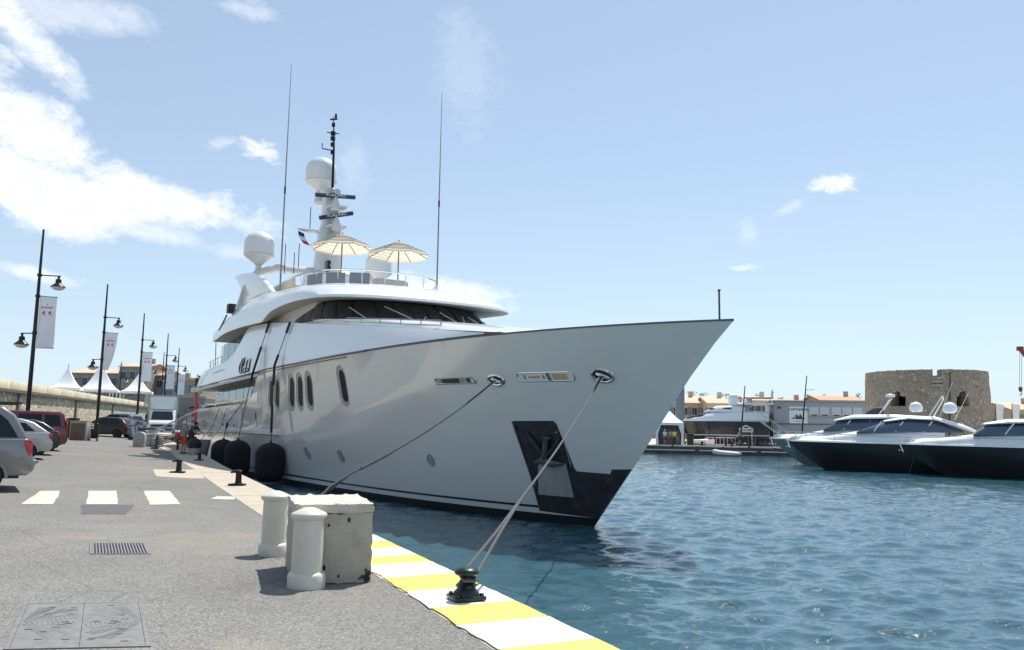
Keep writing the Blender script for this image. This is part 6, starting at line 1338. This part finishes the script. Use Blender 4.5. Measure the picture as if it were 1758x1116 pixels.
def mboat(stem_px, wl_y, label, hullm, Ln=15., bm_=3.9, fb=1.9, style=0, rail_=True, stem_xy=None):
    s_ = hz(stem_px, wl_y, 0) if stem_xy is None else np.array([*stem_xy, 0])
    t = thing('motor_boat', label, 'motor boat', (s_[0], s_[1], 0), AFT, 'motor boats moored side by side on the right')
    S_, top = boat_hull(t, Ln, bm_, fb, hullm, DKW)
    z = fb+.12
    K = 1.16
    if style == 0:      # low coupe with swept window (middle boat)
        loft_cabin(t, [(2.2, .3, z, .2, z+K*.16), (3.8, 1.1, z, .8, z+K*.42), (5.6, 1.45, z, 1.15, z+K*.70), (8.2, 1.5, z, 1.2, z+K*.95), (10.5, 1.5, z, 1.3, z+K*.95)], 'trunk_cabin', DKW)
        loft_cabin(t, [(5.2, 1.38, z+K*.58, 1.2, z+K*.64), (6.8, 1.42, z+K*.62, 1.12, z+K*1.14), (8.4, 1.42, z+K*.66, 1.08, z+K*1.42), (10.0, 1.42, z+K*.66, 1.1, z+K*1.34), (11.6, 1.44, z+K*.66, 1.3, z+K*.78)], 'side_glass', GLS)
        loft_cabin(t, [(6.9, 1.06, z+K*1.22, .9, z+K*1.32), (8.4, 1.16, z+K*1.40, .95, z+K*1.60), (10.0, 1.2, z+K*1.34, 1.0, z+K*1.56), (11.6, 1.45, z+K*.9, 1.25, z+K*1.12), (12.5, 1.5, z+K*.66, 1.4, z+K*.72)], 'hard_top', DKW)
        for k, x in enumerate((6.3, 7.6, 9.3)): MB().tube([(x, -1.40, z+K*.66), (x+.5, -1.16, z+K*1.25)], .04, 6).build('window_mullion', DKW, t)
        dome_pts = [(8.9, .2, 2.15, .42), (10.9, -.5, 2.1, .44)]
    elif style == 1:    # near right boat: raised windshield
        loft_cabin(t, [(1.0, .2, z, .15, z+K*.1), (3.0, 1.15, z, .9, z+K*.38), (5.2, 1.5, z, 1.25, z+K*.64), (8, 1.55, z, 1.3, z+K*.75), (12, 1.5, z, 1.3, z+K*.75)], 'trunk_cabin', DKW)
        loft_cabin(t, [(4.6, 1.4, z+K*.55, 1.2, z+K*.60), (5.4, 1.42, z+K*.58, 1.2, z+K*1.12), (8.8, 1.42, z+K*.6, 1.2, z+K*1.26), (11, 1.42, z+K*.6, 1.2, z+K*1.2)], 'side_glass', GLS)
        loft_cabin(t, [(5.2, 1.18, z+K*1.12, 1.0, z+K*1.20), (6.5, 1.28, z+K*1.2, 1.0, z+K*1.42), (9, 1.28, z+K*1.25, 1.0, z+K*1.46), (12, 1.25, z+K*1.2, 1.0, z+K*1.36)], 'hard_top', DKW)
        for x in (6.6, 8.1): MB().tube([(x-.35, -1.41, z+K*.62), (x+.15, -1.23, z+K*1.18)], .05, 6).build('window_mullion', DKW, t)
        dome_pts = []
        MB().tube([(7.6, -1.0, z+K*.7), (8.6, -1.35, z+K*1.0)], .07, 6).build('wiper', DKW, t)
    else:               # far grey boat with fly deck
        loft_cabin(t, [(2.0, .3, z, .2, z+K*.16), (4.2, 1.2, z, .9, z+K*.55), (6, 1.5, z, 1.2, z+K*.80), (9, 1.55, z, 1.3, z+K*.9), (12, 1.5, z, 1.3, z+K*.9)], 'trunk_cabin', DKW)
        loft_cabin(t, [(4.6, 1.3, z+K*.62, 1.1, z+K*.68), (5.8, 1.42, z+K*.65, 1.1, z+K*1.30), (8.0, 1.42, z+K*.7, 1.15, z+K*1.5), (10.5, 1.42, z+K*.7, 1.2, z+K*1.45)], 'side_glass', GLS)
        loft_cabin(t, [(5.4, 1.1, z+K*1.26, .9, z+K*1.34), (6.8, 1.4, z+K*1.4, 1.15, z+K*1.68), (9.5, 1.45, z+K*1.45, 1.2, z+K*1.72), (12, 1.4, z+K*1.4, 1.2, z+K*1.6)], 'hard_top', DKW)
        loft_cabin(t, [(7.6, .7, z+K*1.68, .6, z+K*1.75), (8.2, .8, z+K*1.7, .65, z+K*2.15), (8.9, .8, z+K*1.7, .7, z+K*2.2)], 'fly_screen', mat('fly_screen_dark', (.05, .05, .055), .2))
        for x in (6.4, 7.8): MB().tube([(x-.3, -1.4, z+K*.68), (x+.2, -1.16, z+K*1.3)], .05, 6).build('window_mullion', DKW, t)
        m = MB(); m.tube([(8.6, -.8, z+K*1.7), (9.3, -.7, z+K*2.6), (9.5, 0, z+K*2.75), (9.3, .7, z+K*2.6), (8.6, .8, z+K*1.7)], .05, 6); m.build('radar_arch', DKW, t)
        MB().lathe([(0, -.14), (.34, -.1), (.34, .06), (0, .16)], (9.4, 0, z+K*2.95), 14).build('radar_dome', DKW, t); dome_pts = []
    for (x, y, dz, r) in dome_pts: MB().lathe([(.1, -.7*r), (.5*r, -.68*r), (.95*r, -.45*r), (r, 0), (.9*r, .42*r), (.6*r, .8*r), (0, r)], (x, y, z+K*dz-.1), 16).build('satellite_dome', DKW, t, ang=50)
    if style == 0:
        m = MB(); m.tube([(9.6, -.9, z+K*1.5), (10.4, -.75, z+K*2.6), (10.6, .75, z+K*2.6), (9.9, .9, z+K*1.5)], .04, 6); m.build('radar_arch', DKW, t)
        MB().box((10.5, 0, z+K*2.68), (.16, 1.2, .12)).build('radar_bar', DKW, t, bevel=.02)
        for (x, y, l2) in ((10.2, -.9, 2.4), (11.2, .9, 1.8)): MB().tube([(x, y, z+K*1.4), (x+.9, y, z+K*1.4+l2)], .015, 5).build('aerial', DKW, t)
    for ch in t.children:
        if not ch.name.startswith(('hull', 'deck')): ch.location.x -= 3.
    # pulpit rails
    if rail_:
        m = MB(); h_ = .55; idx = list(range(0, 16))
        for sd in (1, -1):
            pth = [(top[i][0]+.15, sd*max(top[i][1]-.12, 0), top[i][2]+.12) for i in idx]
            m.tube([(p[0], p[1], p[2]+h_*(1-.35*i/15)) for i, p in enumerate(pth)], .018, 5)
            for i in range(0, 16, 2): m.tube([pth[i], (pth[i][0], pth[i][1], pth[i][2]+h_*(1-.35*i/15))], .014, 5)
        m.build('pulpit_rail', CHROME, t)
    # anchor and bow roller
    m = MB(); m.box((-2.2, 0, fb+.2), (.7, .2, .12)); m.tube([(-2.45, 0, fb+.15), (-2.3, 0, fb-.35)], .05, 6); m.tube([(-2.5, -.25, fb-.25), (-2.25, 0, fb-.45), (-2.5, .25, fb-.25)], .05, 6); m.build('anchor', CHROME, t)
    for x in (6.5, 9.0): MB().lathe([(.09, 0), (.08, .02), (0, .02)], (x, -bm_/2*.99, 1.45), 10, Matrix.Rotation(R(90), 4, 'X')).build('porthole', CHROME, t)
    # stern lines down into the water at the stem
    MB().tube([(-1.6, 0, fb-.3), (-2.0, .1, .0), (-2.1, .1, -.4)], .02, 5).build('anchor_line', ROPED, t)
    return t
mboat(None, None, 'grey hulled motor boat farthest of the three on the right', GHULL, 15, 4.0, 1.88, 2, stem_xy=tuple(hz(1380, 798, 0)[:2]))
mboat(1416, 806, 'middle motor boat with black hull and two white domes', BHULL, 15.5, 3.8, 1.80, 0)
mboat(None, None, 'nearest black hulled motor boat, cut by the right frame edge', BHULL, 15.5, 3.9, 1.78, 1, stem_xy=tuple(hz(1622, 817, 0)[:2]))
# dark hulled yacht lying behind the far quay
b = fq(1170, dy=7.5); ang_ = R(-14)
t = thing('moored_yacht', 'dark hulled yacht with two white domes behind the far quay', 'yacht', (b[0], b[1], 0), ang_)
NH = mat('anthracite_hull', (.025, .026, .032), .25, coat=.5); Ln = 9.6
m = MB(); rows_ = []
for f in np.linspace(0, 1, 14):
    x = Ln*f; row = []
    for z, g, rk in ((0, .8, 1.2), (1.5, .92, .5), (3.0, 1., 0)): hw = 2.2*g*(1-(1-min(1, (f+.02)/.5))**2.4); row.append((x+rk*(1-f), hw, z))
    rows_.append(row)
for sd in (1, -1): m.rings([[(p[0], sd*p[1], p[2]+.6) for p in r] for r in rows_], closed=False)
r = rows_[-1]; m.face(*([(p[0], p[1], p[2]+.6) for p in r]+[(p[0], -p[1], p[2]+.6) for p in r[::-1]])); m.build('hull', NH, t, ang=40)
for z, rr2 in ((2.05, .07),): m = MB(); [m.tube([(rw[1][0], sd*(rw[1][1]*1.01+.02), z+.04*i*0) for i, rw in enumerate(rows_)], rr2, 6) for sd in (1, -1)]; m.build('white_stripe', WHITEP, t)
loft_cabin(t, [(-.2, .2, 3.6, .1, 3.7), (1.5, 1.7, 3.6, 1.3, 4.1), (3.5, 2.1, 3.6, 1.7, 4.7), (6, 2.1, 3.6, 1.8, 4.8), (9.6, 2.1, 3.6, 1.8, 4.7)], 'upper_hull', DKW)
loft_cabin(t, [(.6, .9, 3.98, .8, 4.0), (2.2, 1.62, 4.05, 1.45, 4.42), (4.4, 1.98, 4.15, 1.8, 4.45)], 'saloon_window', DGLASS)
loft_cabin(t, [(2.6, 1.3, 4.62, 1.1, 4.7), (4.0, 1.7, 4.66, 1.4, 5.35), (7, 1.7, 4.66, 1.5, 5.4)], 'wheelhouse', DKW); loft_cabin(t, [(3.2, 1.45, 4.95, 1.3, 5.1), (5.6, 1.74, 4.98, 1.62, 5.2)], 'wheelhouse_window', DGLASS)
MB().box((8.2, 0, 5.6), (4.0, 3.6, .22), top=(.95, .9)).build('fly_deck', DKW, t, bevel=.06); MB().box((8.6, 0, 6.3), (3.2, 3.2, .14)).build('awning', mat('awning_cream', (.7, .62, .5), .8), t, bevel=.03)
for x in (7.2, 10.0):
    for y in (-1.4, 1.4): MB().tube([(x, y, 5.6), (x, y, 6.3)], .05, 6).build('awning_post', CHROME, t)
zD = hy(1258, 690, b[1]-2)[2]
for (px, py) in ((1258, 686), (1282, 690)):
    q = hy(px, py, b[1]); lx = (q[0]-b[0])*math.cos(ang_)+(q[1]-b[1])*math.sin(ang_); MB().lathe([(.2, -1.15), (.25, -.7), (.5, -.6), (.56, 0), (.5, .36), (.3, .56), (0, .62)], (lx, 0, q[2]), 18).build('satellite_dome', DKW, t, ang=50)
MB().box((6.1, 0, 6.0), (.9, 2.2, 1.2), top=(.5, .8)).build('radar_arch', DKW, t, bevel=.05)
# ------------------------------------------------------------------ harbour office and stairs
OFF = mat('cabin_grey', (.36, .37, .39), .55, var=.06, vscale=.6); b = fq(1405, dy=8.); Yo = b[1]
a_ = hy(1316, 690, Yo+3); c_ = hy(1490, 692, Yo-1); zt = a_[2]; w_ = c_[0]-a_[0]
t = thing('harbour_office', 'long grey cabin building with CAPITAINERIE sign', 'building', ((a_[0]+c_[0])/2, Yo, PZ), R(-6)); hh = zt-PZ
MB().box((0, 2.5, hh/2), (w_, 5, hh)).build('wall', OFF, t, bevel=.03); MB().box((0, 2.45, hh*.5), (w_+.1, 5.1, .10)).build('floor_band', mat('band_dark', (.12, .12, .13), .6), t); MB().box((0, 2.5, hh+.06), (w_+.3, 5.3, .12)).build('roof', GREYP, t)
PXM = w_/(1490-1316)
def ox(px): return (px-1403)*PXM
for px in (1392, 1412, 1434, 1454, 1474):
    g = MB().box((ox(px), -.01, hh*.78), (1.0, .08, 1.05)).build('window', mat('shutter_pale', (.55, .56, .58), .6), t); MB().box((ox(px), -.05, hh*.70), (.7, .06, .12)).build('pane', WGL, g); MB().box((ox(px), -.05, hh*.78-.56), (1.1, .12, .05)).build('sill', GREYP, g)
MB().box((ox(1362), -.03, hh*.70), (1.95, .08, 1.85)).build('sign_board', WHITEP, t)
obj('sign_lettering', text_mesh('CAPITAINERIE', .33, mat('office_letters', (.05, .05, .06), .6), lambda x, y, z: (ox(1362)+x, -.075-z, hh*.70+.60+y), .002, bold=.010), t)
m = MB(); zz = hh*.70-.35
for pts in ([(-.75, -.05), (-.5, .12), (-.3, .0), (-.35, .3), (-.1, .45), (.0, .1), (.1, .3), (.2, .52), (.38, .2), (.42, .0), (.6, .1), (.75, -.08), (.3, -.12), (-.2, -.1)],): m.face(*[(ox(1362)+x, -.075, zz+y) for x, y in pts])
m.build('sign_emblem', mat('office_letters', (.05, .05, .06)), t); MB().box((ox(1362), -.073, zz-.35), (.7, .004, .08)).build('sign_caption', mat('caption_grey', (.35, .35, .36), .6), t)
MB().box((ox(1326), -.03, hh*.86), (.42, .06, .22)).build('wall_vent', WGL, t)
t = thing('outdoor_stairs', 'grey steel stairs with handrails going up the harbour office', 'stairs', fq(1345, dy=5.), R(172)); 
for k in range(12): MB().box((-1.0+.30*k, 0, .2+.22*k), (.3, .95, .05)).build('tread', STEEL, t)
for sy in (-.5, .5): MB().tube([(-1.2, sy, .05), (2.6, sy, 2.85)], .06, 6).build('stringer', STEEL, t); m = MB(); m.tube([(-1.2, sy, 1.0), (2.6, sy, 3.8), (3.4, sy, 3.8)], .03, 6); [m.tube([(-1.1+.75*k, sy, .1+.55*k), (-1.1+.75*k, sy, 1.05+.55*k)], .025, 5) for k in range(6)]; m.build('hand_rail', STEEL, t)
MB().box((3.1, 0, 2.8), (1.3, 1.1, .07)).build('landing', STEEL, t)
# ------------------------------------------------------------------ round stone tower
Yt = 100.; tl = hy(1489, 700, Yt); tr = hy(1692, 700, Yt); rad = (tr[0]-tl[0])/2*.975; cx_ = (tl[0]+tr[0])/2; ztop_ = hy(1590, 633, Yt-rad)[2]
t = thing('round_tower', 'squat round rubble stone tower with notch and arched openings', 'tower', (cx_, Yt, PZ), 0); hT = ztop_-PZ
def tower_mat():
    m = mat('tower_rubble', (.24, .20, .155), .95); T_, b = nodes(m); n = T_.nodes; l = T_.links; tc = n.new('ShaderNodeTexCoord').outputs['Object']
    v = n.new('ShaderNodeTexVoronoi'); v.inputs['Scale'].default_value = 4.6; l.new(tc, v.inputs['Vector']); sp = n.new('ShaderNodeSeparateColor'); l.new(v.outputs['Color'], sp.inputs[0])
    r = n.new('ShaderNodeValToRGB'); l.new(sp.outputs[0], r.inputs[0]); e = r.color_ramp.elements; e[0].color = (.17, .14, .105, 1); e[1].color = (.50, .44, .36, 1); e.new(.12).color = (.24, .20, .155, 1); e.new(.9).color = (.30, .255, .20, 1)
    nz = n.new('ShaderNodeTexNoise'); nz.inputs['Scale'].default_value = .5; nz.inputs['Detail'].default_value = 6; l.new(tc, nz.inputs['Vector']); mx = n.new('ShaderNodeMixRGB'); mx.blend_type = 'MULTIPLY'; mx.inputs[0].default_value = .5; l.new(r.outputs[0], mx.inputs[1]); l.new(nz.outputs['Fac'], mx.inputs[2]); 
    gm = n.new('ShaderNodeMixRGB'); gm.blend_type = 'ADD'; gm.inputs[0].default_value = .42; l.new(mx.outputs[0], gm.inputs[1]); l.new(r.outputs[0], gm.inputs[2]); l.new(gm.outputs[0], b.inputs['Base Color'])
    bp = n.new('ShaderNodeBump'); bp.inputs['Distance'].default_value = .08; bp.inputs['Strength'].default_value = .8; l.new(v.outputs['Distance'], bp.inputs['Height']); bp.invert = True; l.new(bp.outputs[0], b.inputs['Normal']); return m
TWM = tower_mat()
# shell with real openings: wall thickness 1.6 m, columns of quads skipped where the notch and windows are
nA = 144; zs = [0, 2.0, 3.0, 3.6, 4.2, 4.8, 5.4, 6.0, 7.0, 8.0, hT-1.1, hT-.55, hT]
zs = sorted(z for z in zs if z <= hT+.001)
def ang_of(px):   # angle on the near side for a pixel column
    s_ = np.clip((hy(px, 700, Yt-rad*.8)[0]-cx_)/rad, -1, 1); return math.asin(s_)
aN = ang_of(1603); aW1 = ang_of(1550); aW2 = ang_of(1646)
def open_(th, z0, z1):
    d_ = lambda a: abs(((th-a+math.pi) % (2*math.pi))-math.pi)*rad
    if z0 >= hT-1.2 and d_(aN) < .55: return True
    for aw in (aW1, aW2):
        zm = (z0+z1)/2
        if 4.8 < zm < 6.6 and d_(aw) < (.78 if zm < 6.05 else .45): return True
    return False
m = MB(); ti = 1.7; zfine = list(np.arange(0, hT-.01, .30))+[hT]
jit = rng.normal(0, .035, (nA, len(zfine)))
P_ = lambda r_, i, j: (r_*(1-.005*zfine[j])*math.sin(2*math.pi*i/nA), -r_*(1-.005*zfine[j])*math.cos(2*math.pi*i/nA), zfine[j]+(jit[i % nA][j]*.5 if j == len(zfine)-1 else 0))
isop = [[open_(2*math.pi*(i+.5)/nA, zfine[j], zfine[j+1]) for j in range(len(zfine)-1)] for i in range(nA)]
for i in range(nA):
    for j in range(len(zfine)-1):
        if isop[i][j]: continue
        ro = [rad+jit[q % nA][w2] for q, w2 in ((i, j), (i+1, j), (i+1, j+1), (i, j+1))]
        m.face(P_(ro[0], i, j), P_(ro[1], i+1, j), P_(ro[2], i+1, j+1), P_(ro[3], i, j+1)); m.face(P_(rad-ti, i, j+1), P_(rad-ti, i+1, j+1), P_(rad-ti, i+1, j), P_(rad-ti, i, j))
        if isop[(i+1) % nA][j]: m.face(P_(ro[1], i+1, j), P_(rad-ti, i+1, j), P_(rad-ti, i+1, j+1), P_(ro[2], i+1, j+1))
        if isop[i-1][j]: m.face(P_(ro[0], i, j), P_(ro[3], i, j+1), P_(rad-ti, i, j+1), P_(rad-ti, i, j))
        if j == len(zfine)-2 or isop[i][j+1]: m.face(P_(ro[3], i, j+1), P_(ro[2], i+1, j+1), P_(rad-ti, i+1, j+1), P_(rad-ti, i, j+1))
        if j > 0 and isop[i][j-1]: m.face(P_(ro[0], i, j), P_(rad-ti, i, j), P_(rad-ti, i+1, j), P_(ro[1], i+1, j))
m.build('wall', TWM, t, ang=40)
MB().lathe([(0, hT-1.5), (rad-ti-.02, hT-1.5), (rad-ti-.02, hT-1.7), (0, hT-1.7)], (0, 0, 0), 48).build('roof_terrace', TWM, t)
# stone surrounds to the arched openings, pale steps under the notch
for aw in (aW1, aW2):
    for k in range(8):
        an = math.pi*k/7; x = .74*math.cos(an); zz = 6.05+.6*math.sin(an); th = aw+x/rad; MB().box((rad*1.0*.945*math.sin(th), -rad*.945*math.cos(th), zz), (.32, .4, .26), rz=th).build('arch_stone', TWM, t)
for k, dz in enumerate((1.45, 1.85)): MB().box((rad*.97*math.sin(aN), -rad*.97*math.cos(aN), hT-dz), (1.1, .5, .16), rz=aN).build('pale_step', KSTONE, t)
MB().tube([(rad*.985*math.sin(ang_of(1624)), -rad*.985*math.cos(ang_of(1624)), hT-.3), (rad*1.0*math.sin(ang_of(1617)), -rad*1.0*math.cos(ang_of(1617)), 1.5)], .05, 6).build('drain_pipe', DMETAL, t)
# ------------------------------------------------------------------ houses and skyline behind the far quay
PK = mat('pink_plaster', (.50, .36, .28), .9, var=.12, vscale=.5); CRW = mat('cream_plaster', (.58, .48, .36), .9, var=.12, vscale=.5); GRW = mat('grey_plaster', (.38, .36, .34), .9, var=.12, vscale=.5)
G2 = 'houses behind the far quay'
house('town_house', 'pinkish house with wide tile roof just right of the yacht bow', 1120, 1216, 679, 692, 150, PZ, 12, PK, 2, 6, TILE2, group=G2)
house('town_house', 'cream house with pale tile roof behind the dark yacht', 1215, 1254, 681, 693, 146, PZ, 10, CRW, 2, 4, TILE2, group=G2)
house('town_house', 'house with pale roof right of the two white domes', 1284, 1330, 680, 688, 152, PZ, 10, CRW, 2, 4, TILE2, group=G2)
house('town_house', 'long low orange roofed house behind the harbour office', 1322, 1396, 685, 692, 160, PZ, 10, PK, 1, 6, TILE, group=G2)
house('town_house', 'grey house with brown roof left of the stone tower', 1408, 1484, 679, 688, 156, PZ, 10, GRW, 1, 5, TILE, group=G2)
house('town_house', 'ochre house at the right frame edge beyond the tower', 1736, 1800, 692, 704, 140, PZ, 10, HW3, 1, 4, TILE2, group=G2)
house('town_house', 'low grey house between the tower and the ochre house', 1690, 1740, 706, 712, 144, PZ, 9, GRW, 1, 4, HW3, group=G2, chimney=False)
house('town_house', 'tall pale house hidden mostly behind the yacht bow', 1040, 1122, 676, 690, 156, PZ, 12, CRW, 3, 5, TILE, group=G2)
for i, (px, y0, y1, wp, lb) in enumerate([(1188, 672, 686, 26, 'dark rounded tree above the pinkish house'), (1204, 674, 686, 24, 'second rounded tree above the pinkish house'), (1242, 676, 688, 20, 'dark tree above the cream house'), (1304, 676, 688, 18, 'small tree right of the white domes'), (1326, 672, 692, 7, 'narrow dark cypress left of the harbour office'), (1340, 682, 692, 12, 'small tree above the harbour office stairs'), (1368, 680, 692, 14, 'small tree above the CAPITAINERIE sign'), (1388, 679, 692, 14, 'palm-like tree right of the CAPITAINERIE sign'), (1416, 678, 690, 10, 'small dark tree at the left of the brown roof'), (1474, 676, 690, 14, 'dark tree against the tower left edge'), (1734, 694, 704, 14, 'small tree left of the ochre house'), (1480, 690, 708, 12, 'low shrub tree at the tower foot')]):
    tree(px, y0, y1, wp, 172, PZ, lb, dens=150)
# feather flags, crane with hook at the right edge
for px, lb in ((1710, 'left white feather flag right of the tower'), (1738, 'right white feather flag beside the ochre house')):
    b = hy(px, 712, 96); t = thing('feather_flag', lb, 'flag', (b[0], b[1], PZ), 0, 'white feather flags'); zt_ = hy(px, 694, 96)[2]-PZ
    MB().tube([(0, 0, 0), (0, 0, zt_), (.15, 0, zt_+.1)], .035, 6).build('pole', DMETAL, t); MB().rings([[(.03, 0, zt_), (.5, .05, zt_+.02), (1.0, 0, zt_-.05)], [(.03, 0, zt_-1.2), (.45, .1, zt_-1.2), (.85, .03, zt_-1.2)], [(.03, 0, 1.2), (.3, .08, 1.2), (.6, .02, 1.2)]], closed=False).build('flag_cloth', CLOTH, t, ang=60); MB().lathe([(.3, 0), (.28, .06), (0, .1)], (0, 0, 0), 10).build('foot', CONC, t)
Yc = 104.; tip = hy(1752, 600, Yc); b = np.array([tip[0]+9., Yc+2, PZ]); t = thing('mobile_crane', 'dark red crane boom with hook at the right frame edge', 'crane', b, 0)
CR = mat('crane_dark_red', (.16, .03, .03), .5, var=.2); loc_ = tip-b
MB().tube([(0, 0, 2.2), tuple(loc_*.5+np.array([0, 0, 1.1])), tuple(loc_)], [.42, .34, .26], 8).build('boom', CR, t); MB().box((0, 0, 1.2), (5.5, 2.4, 1.3)).build('chassis', CR, t, bevel=.08); MB().box((1.2, 0, 2.5), (1.6, 2.0, 1.5)).build('cab', CR, t, bevel=.08); MB().box(tuple(loc_+np.array([-.05, 0, .1])), (.7, .5, .55)).build('boom_head', CR, t, bevel=.05)
for x in (-2.0, -.8, 1.6): 
    for y in (-1.1, 1.1): wheel(t, x, y, .5, .3)
hk = hy(1752, 668, Yc)-b
for dx in (-.12, .12): MB().tube([(loc_[0]+dx, loc_[1], loc_[2]-.2), (hk[0]+dx, loc_[1], hk[2])], .022, 5).build('cable', DMETAL, t)
MB().lathe([(0, .45), (.2, .35), (.24, 0), (.12, -.25), (0, -.3)], (hk[0], loc_[1], hk[2]-.1), 12).build('hook_block', CR, t); MB().tube([(hk[0], loc_[1], hk[2]-.35), (hk[0]+.15, loc_[1], hk[2]-.6), (hk[0], loc_[1], hk[2]-.8), (hk[0]-.15, loc_[1], hk[2]-.65)], .05, 6).build('hook', DMETAL, t)
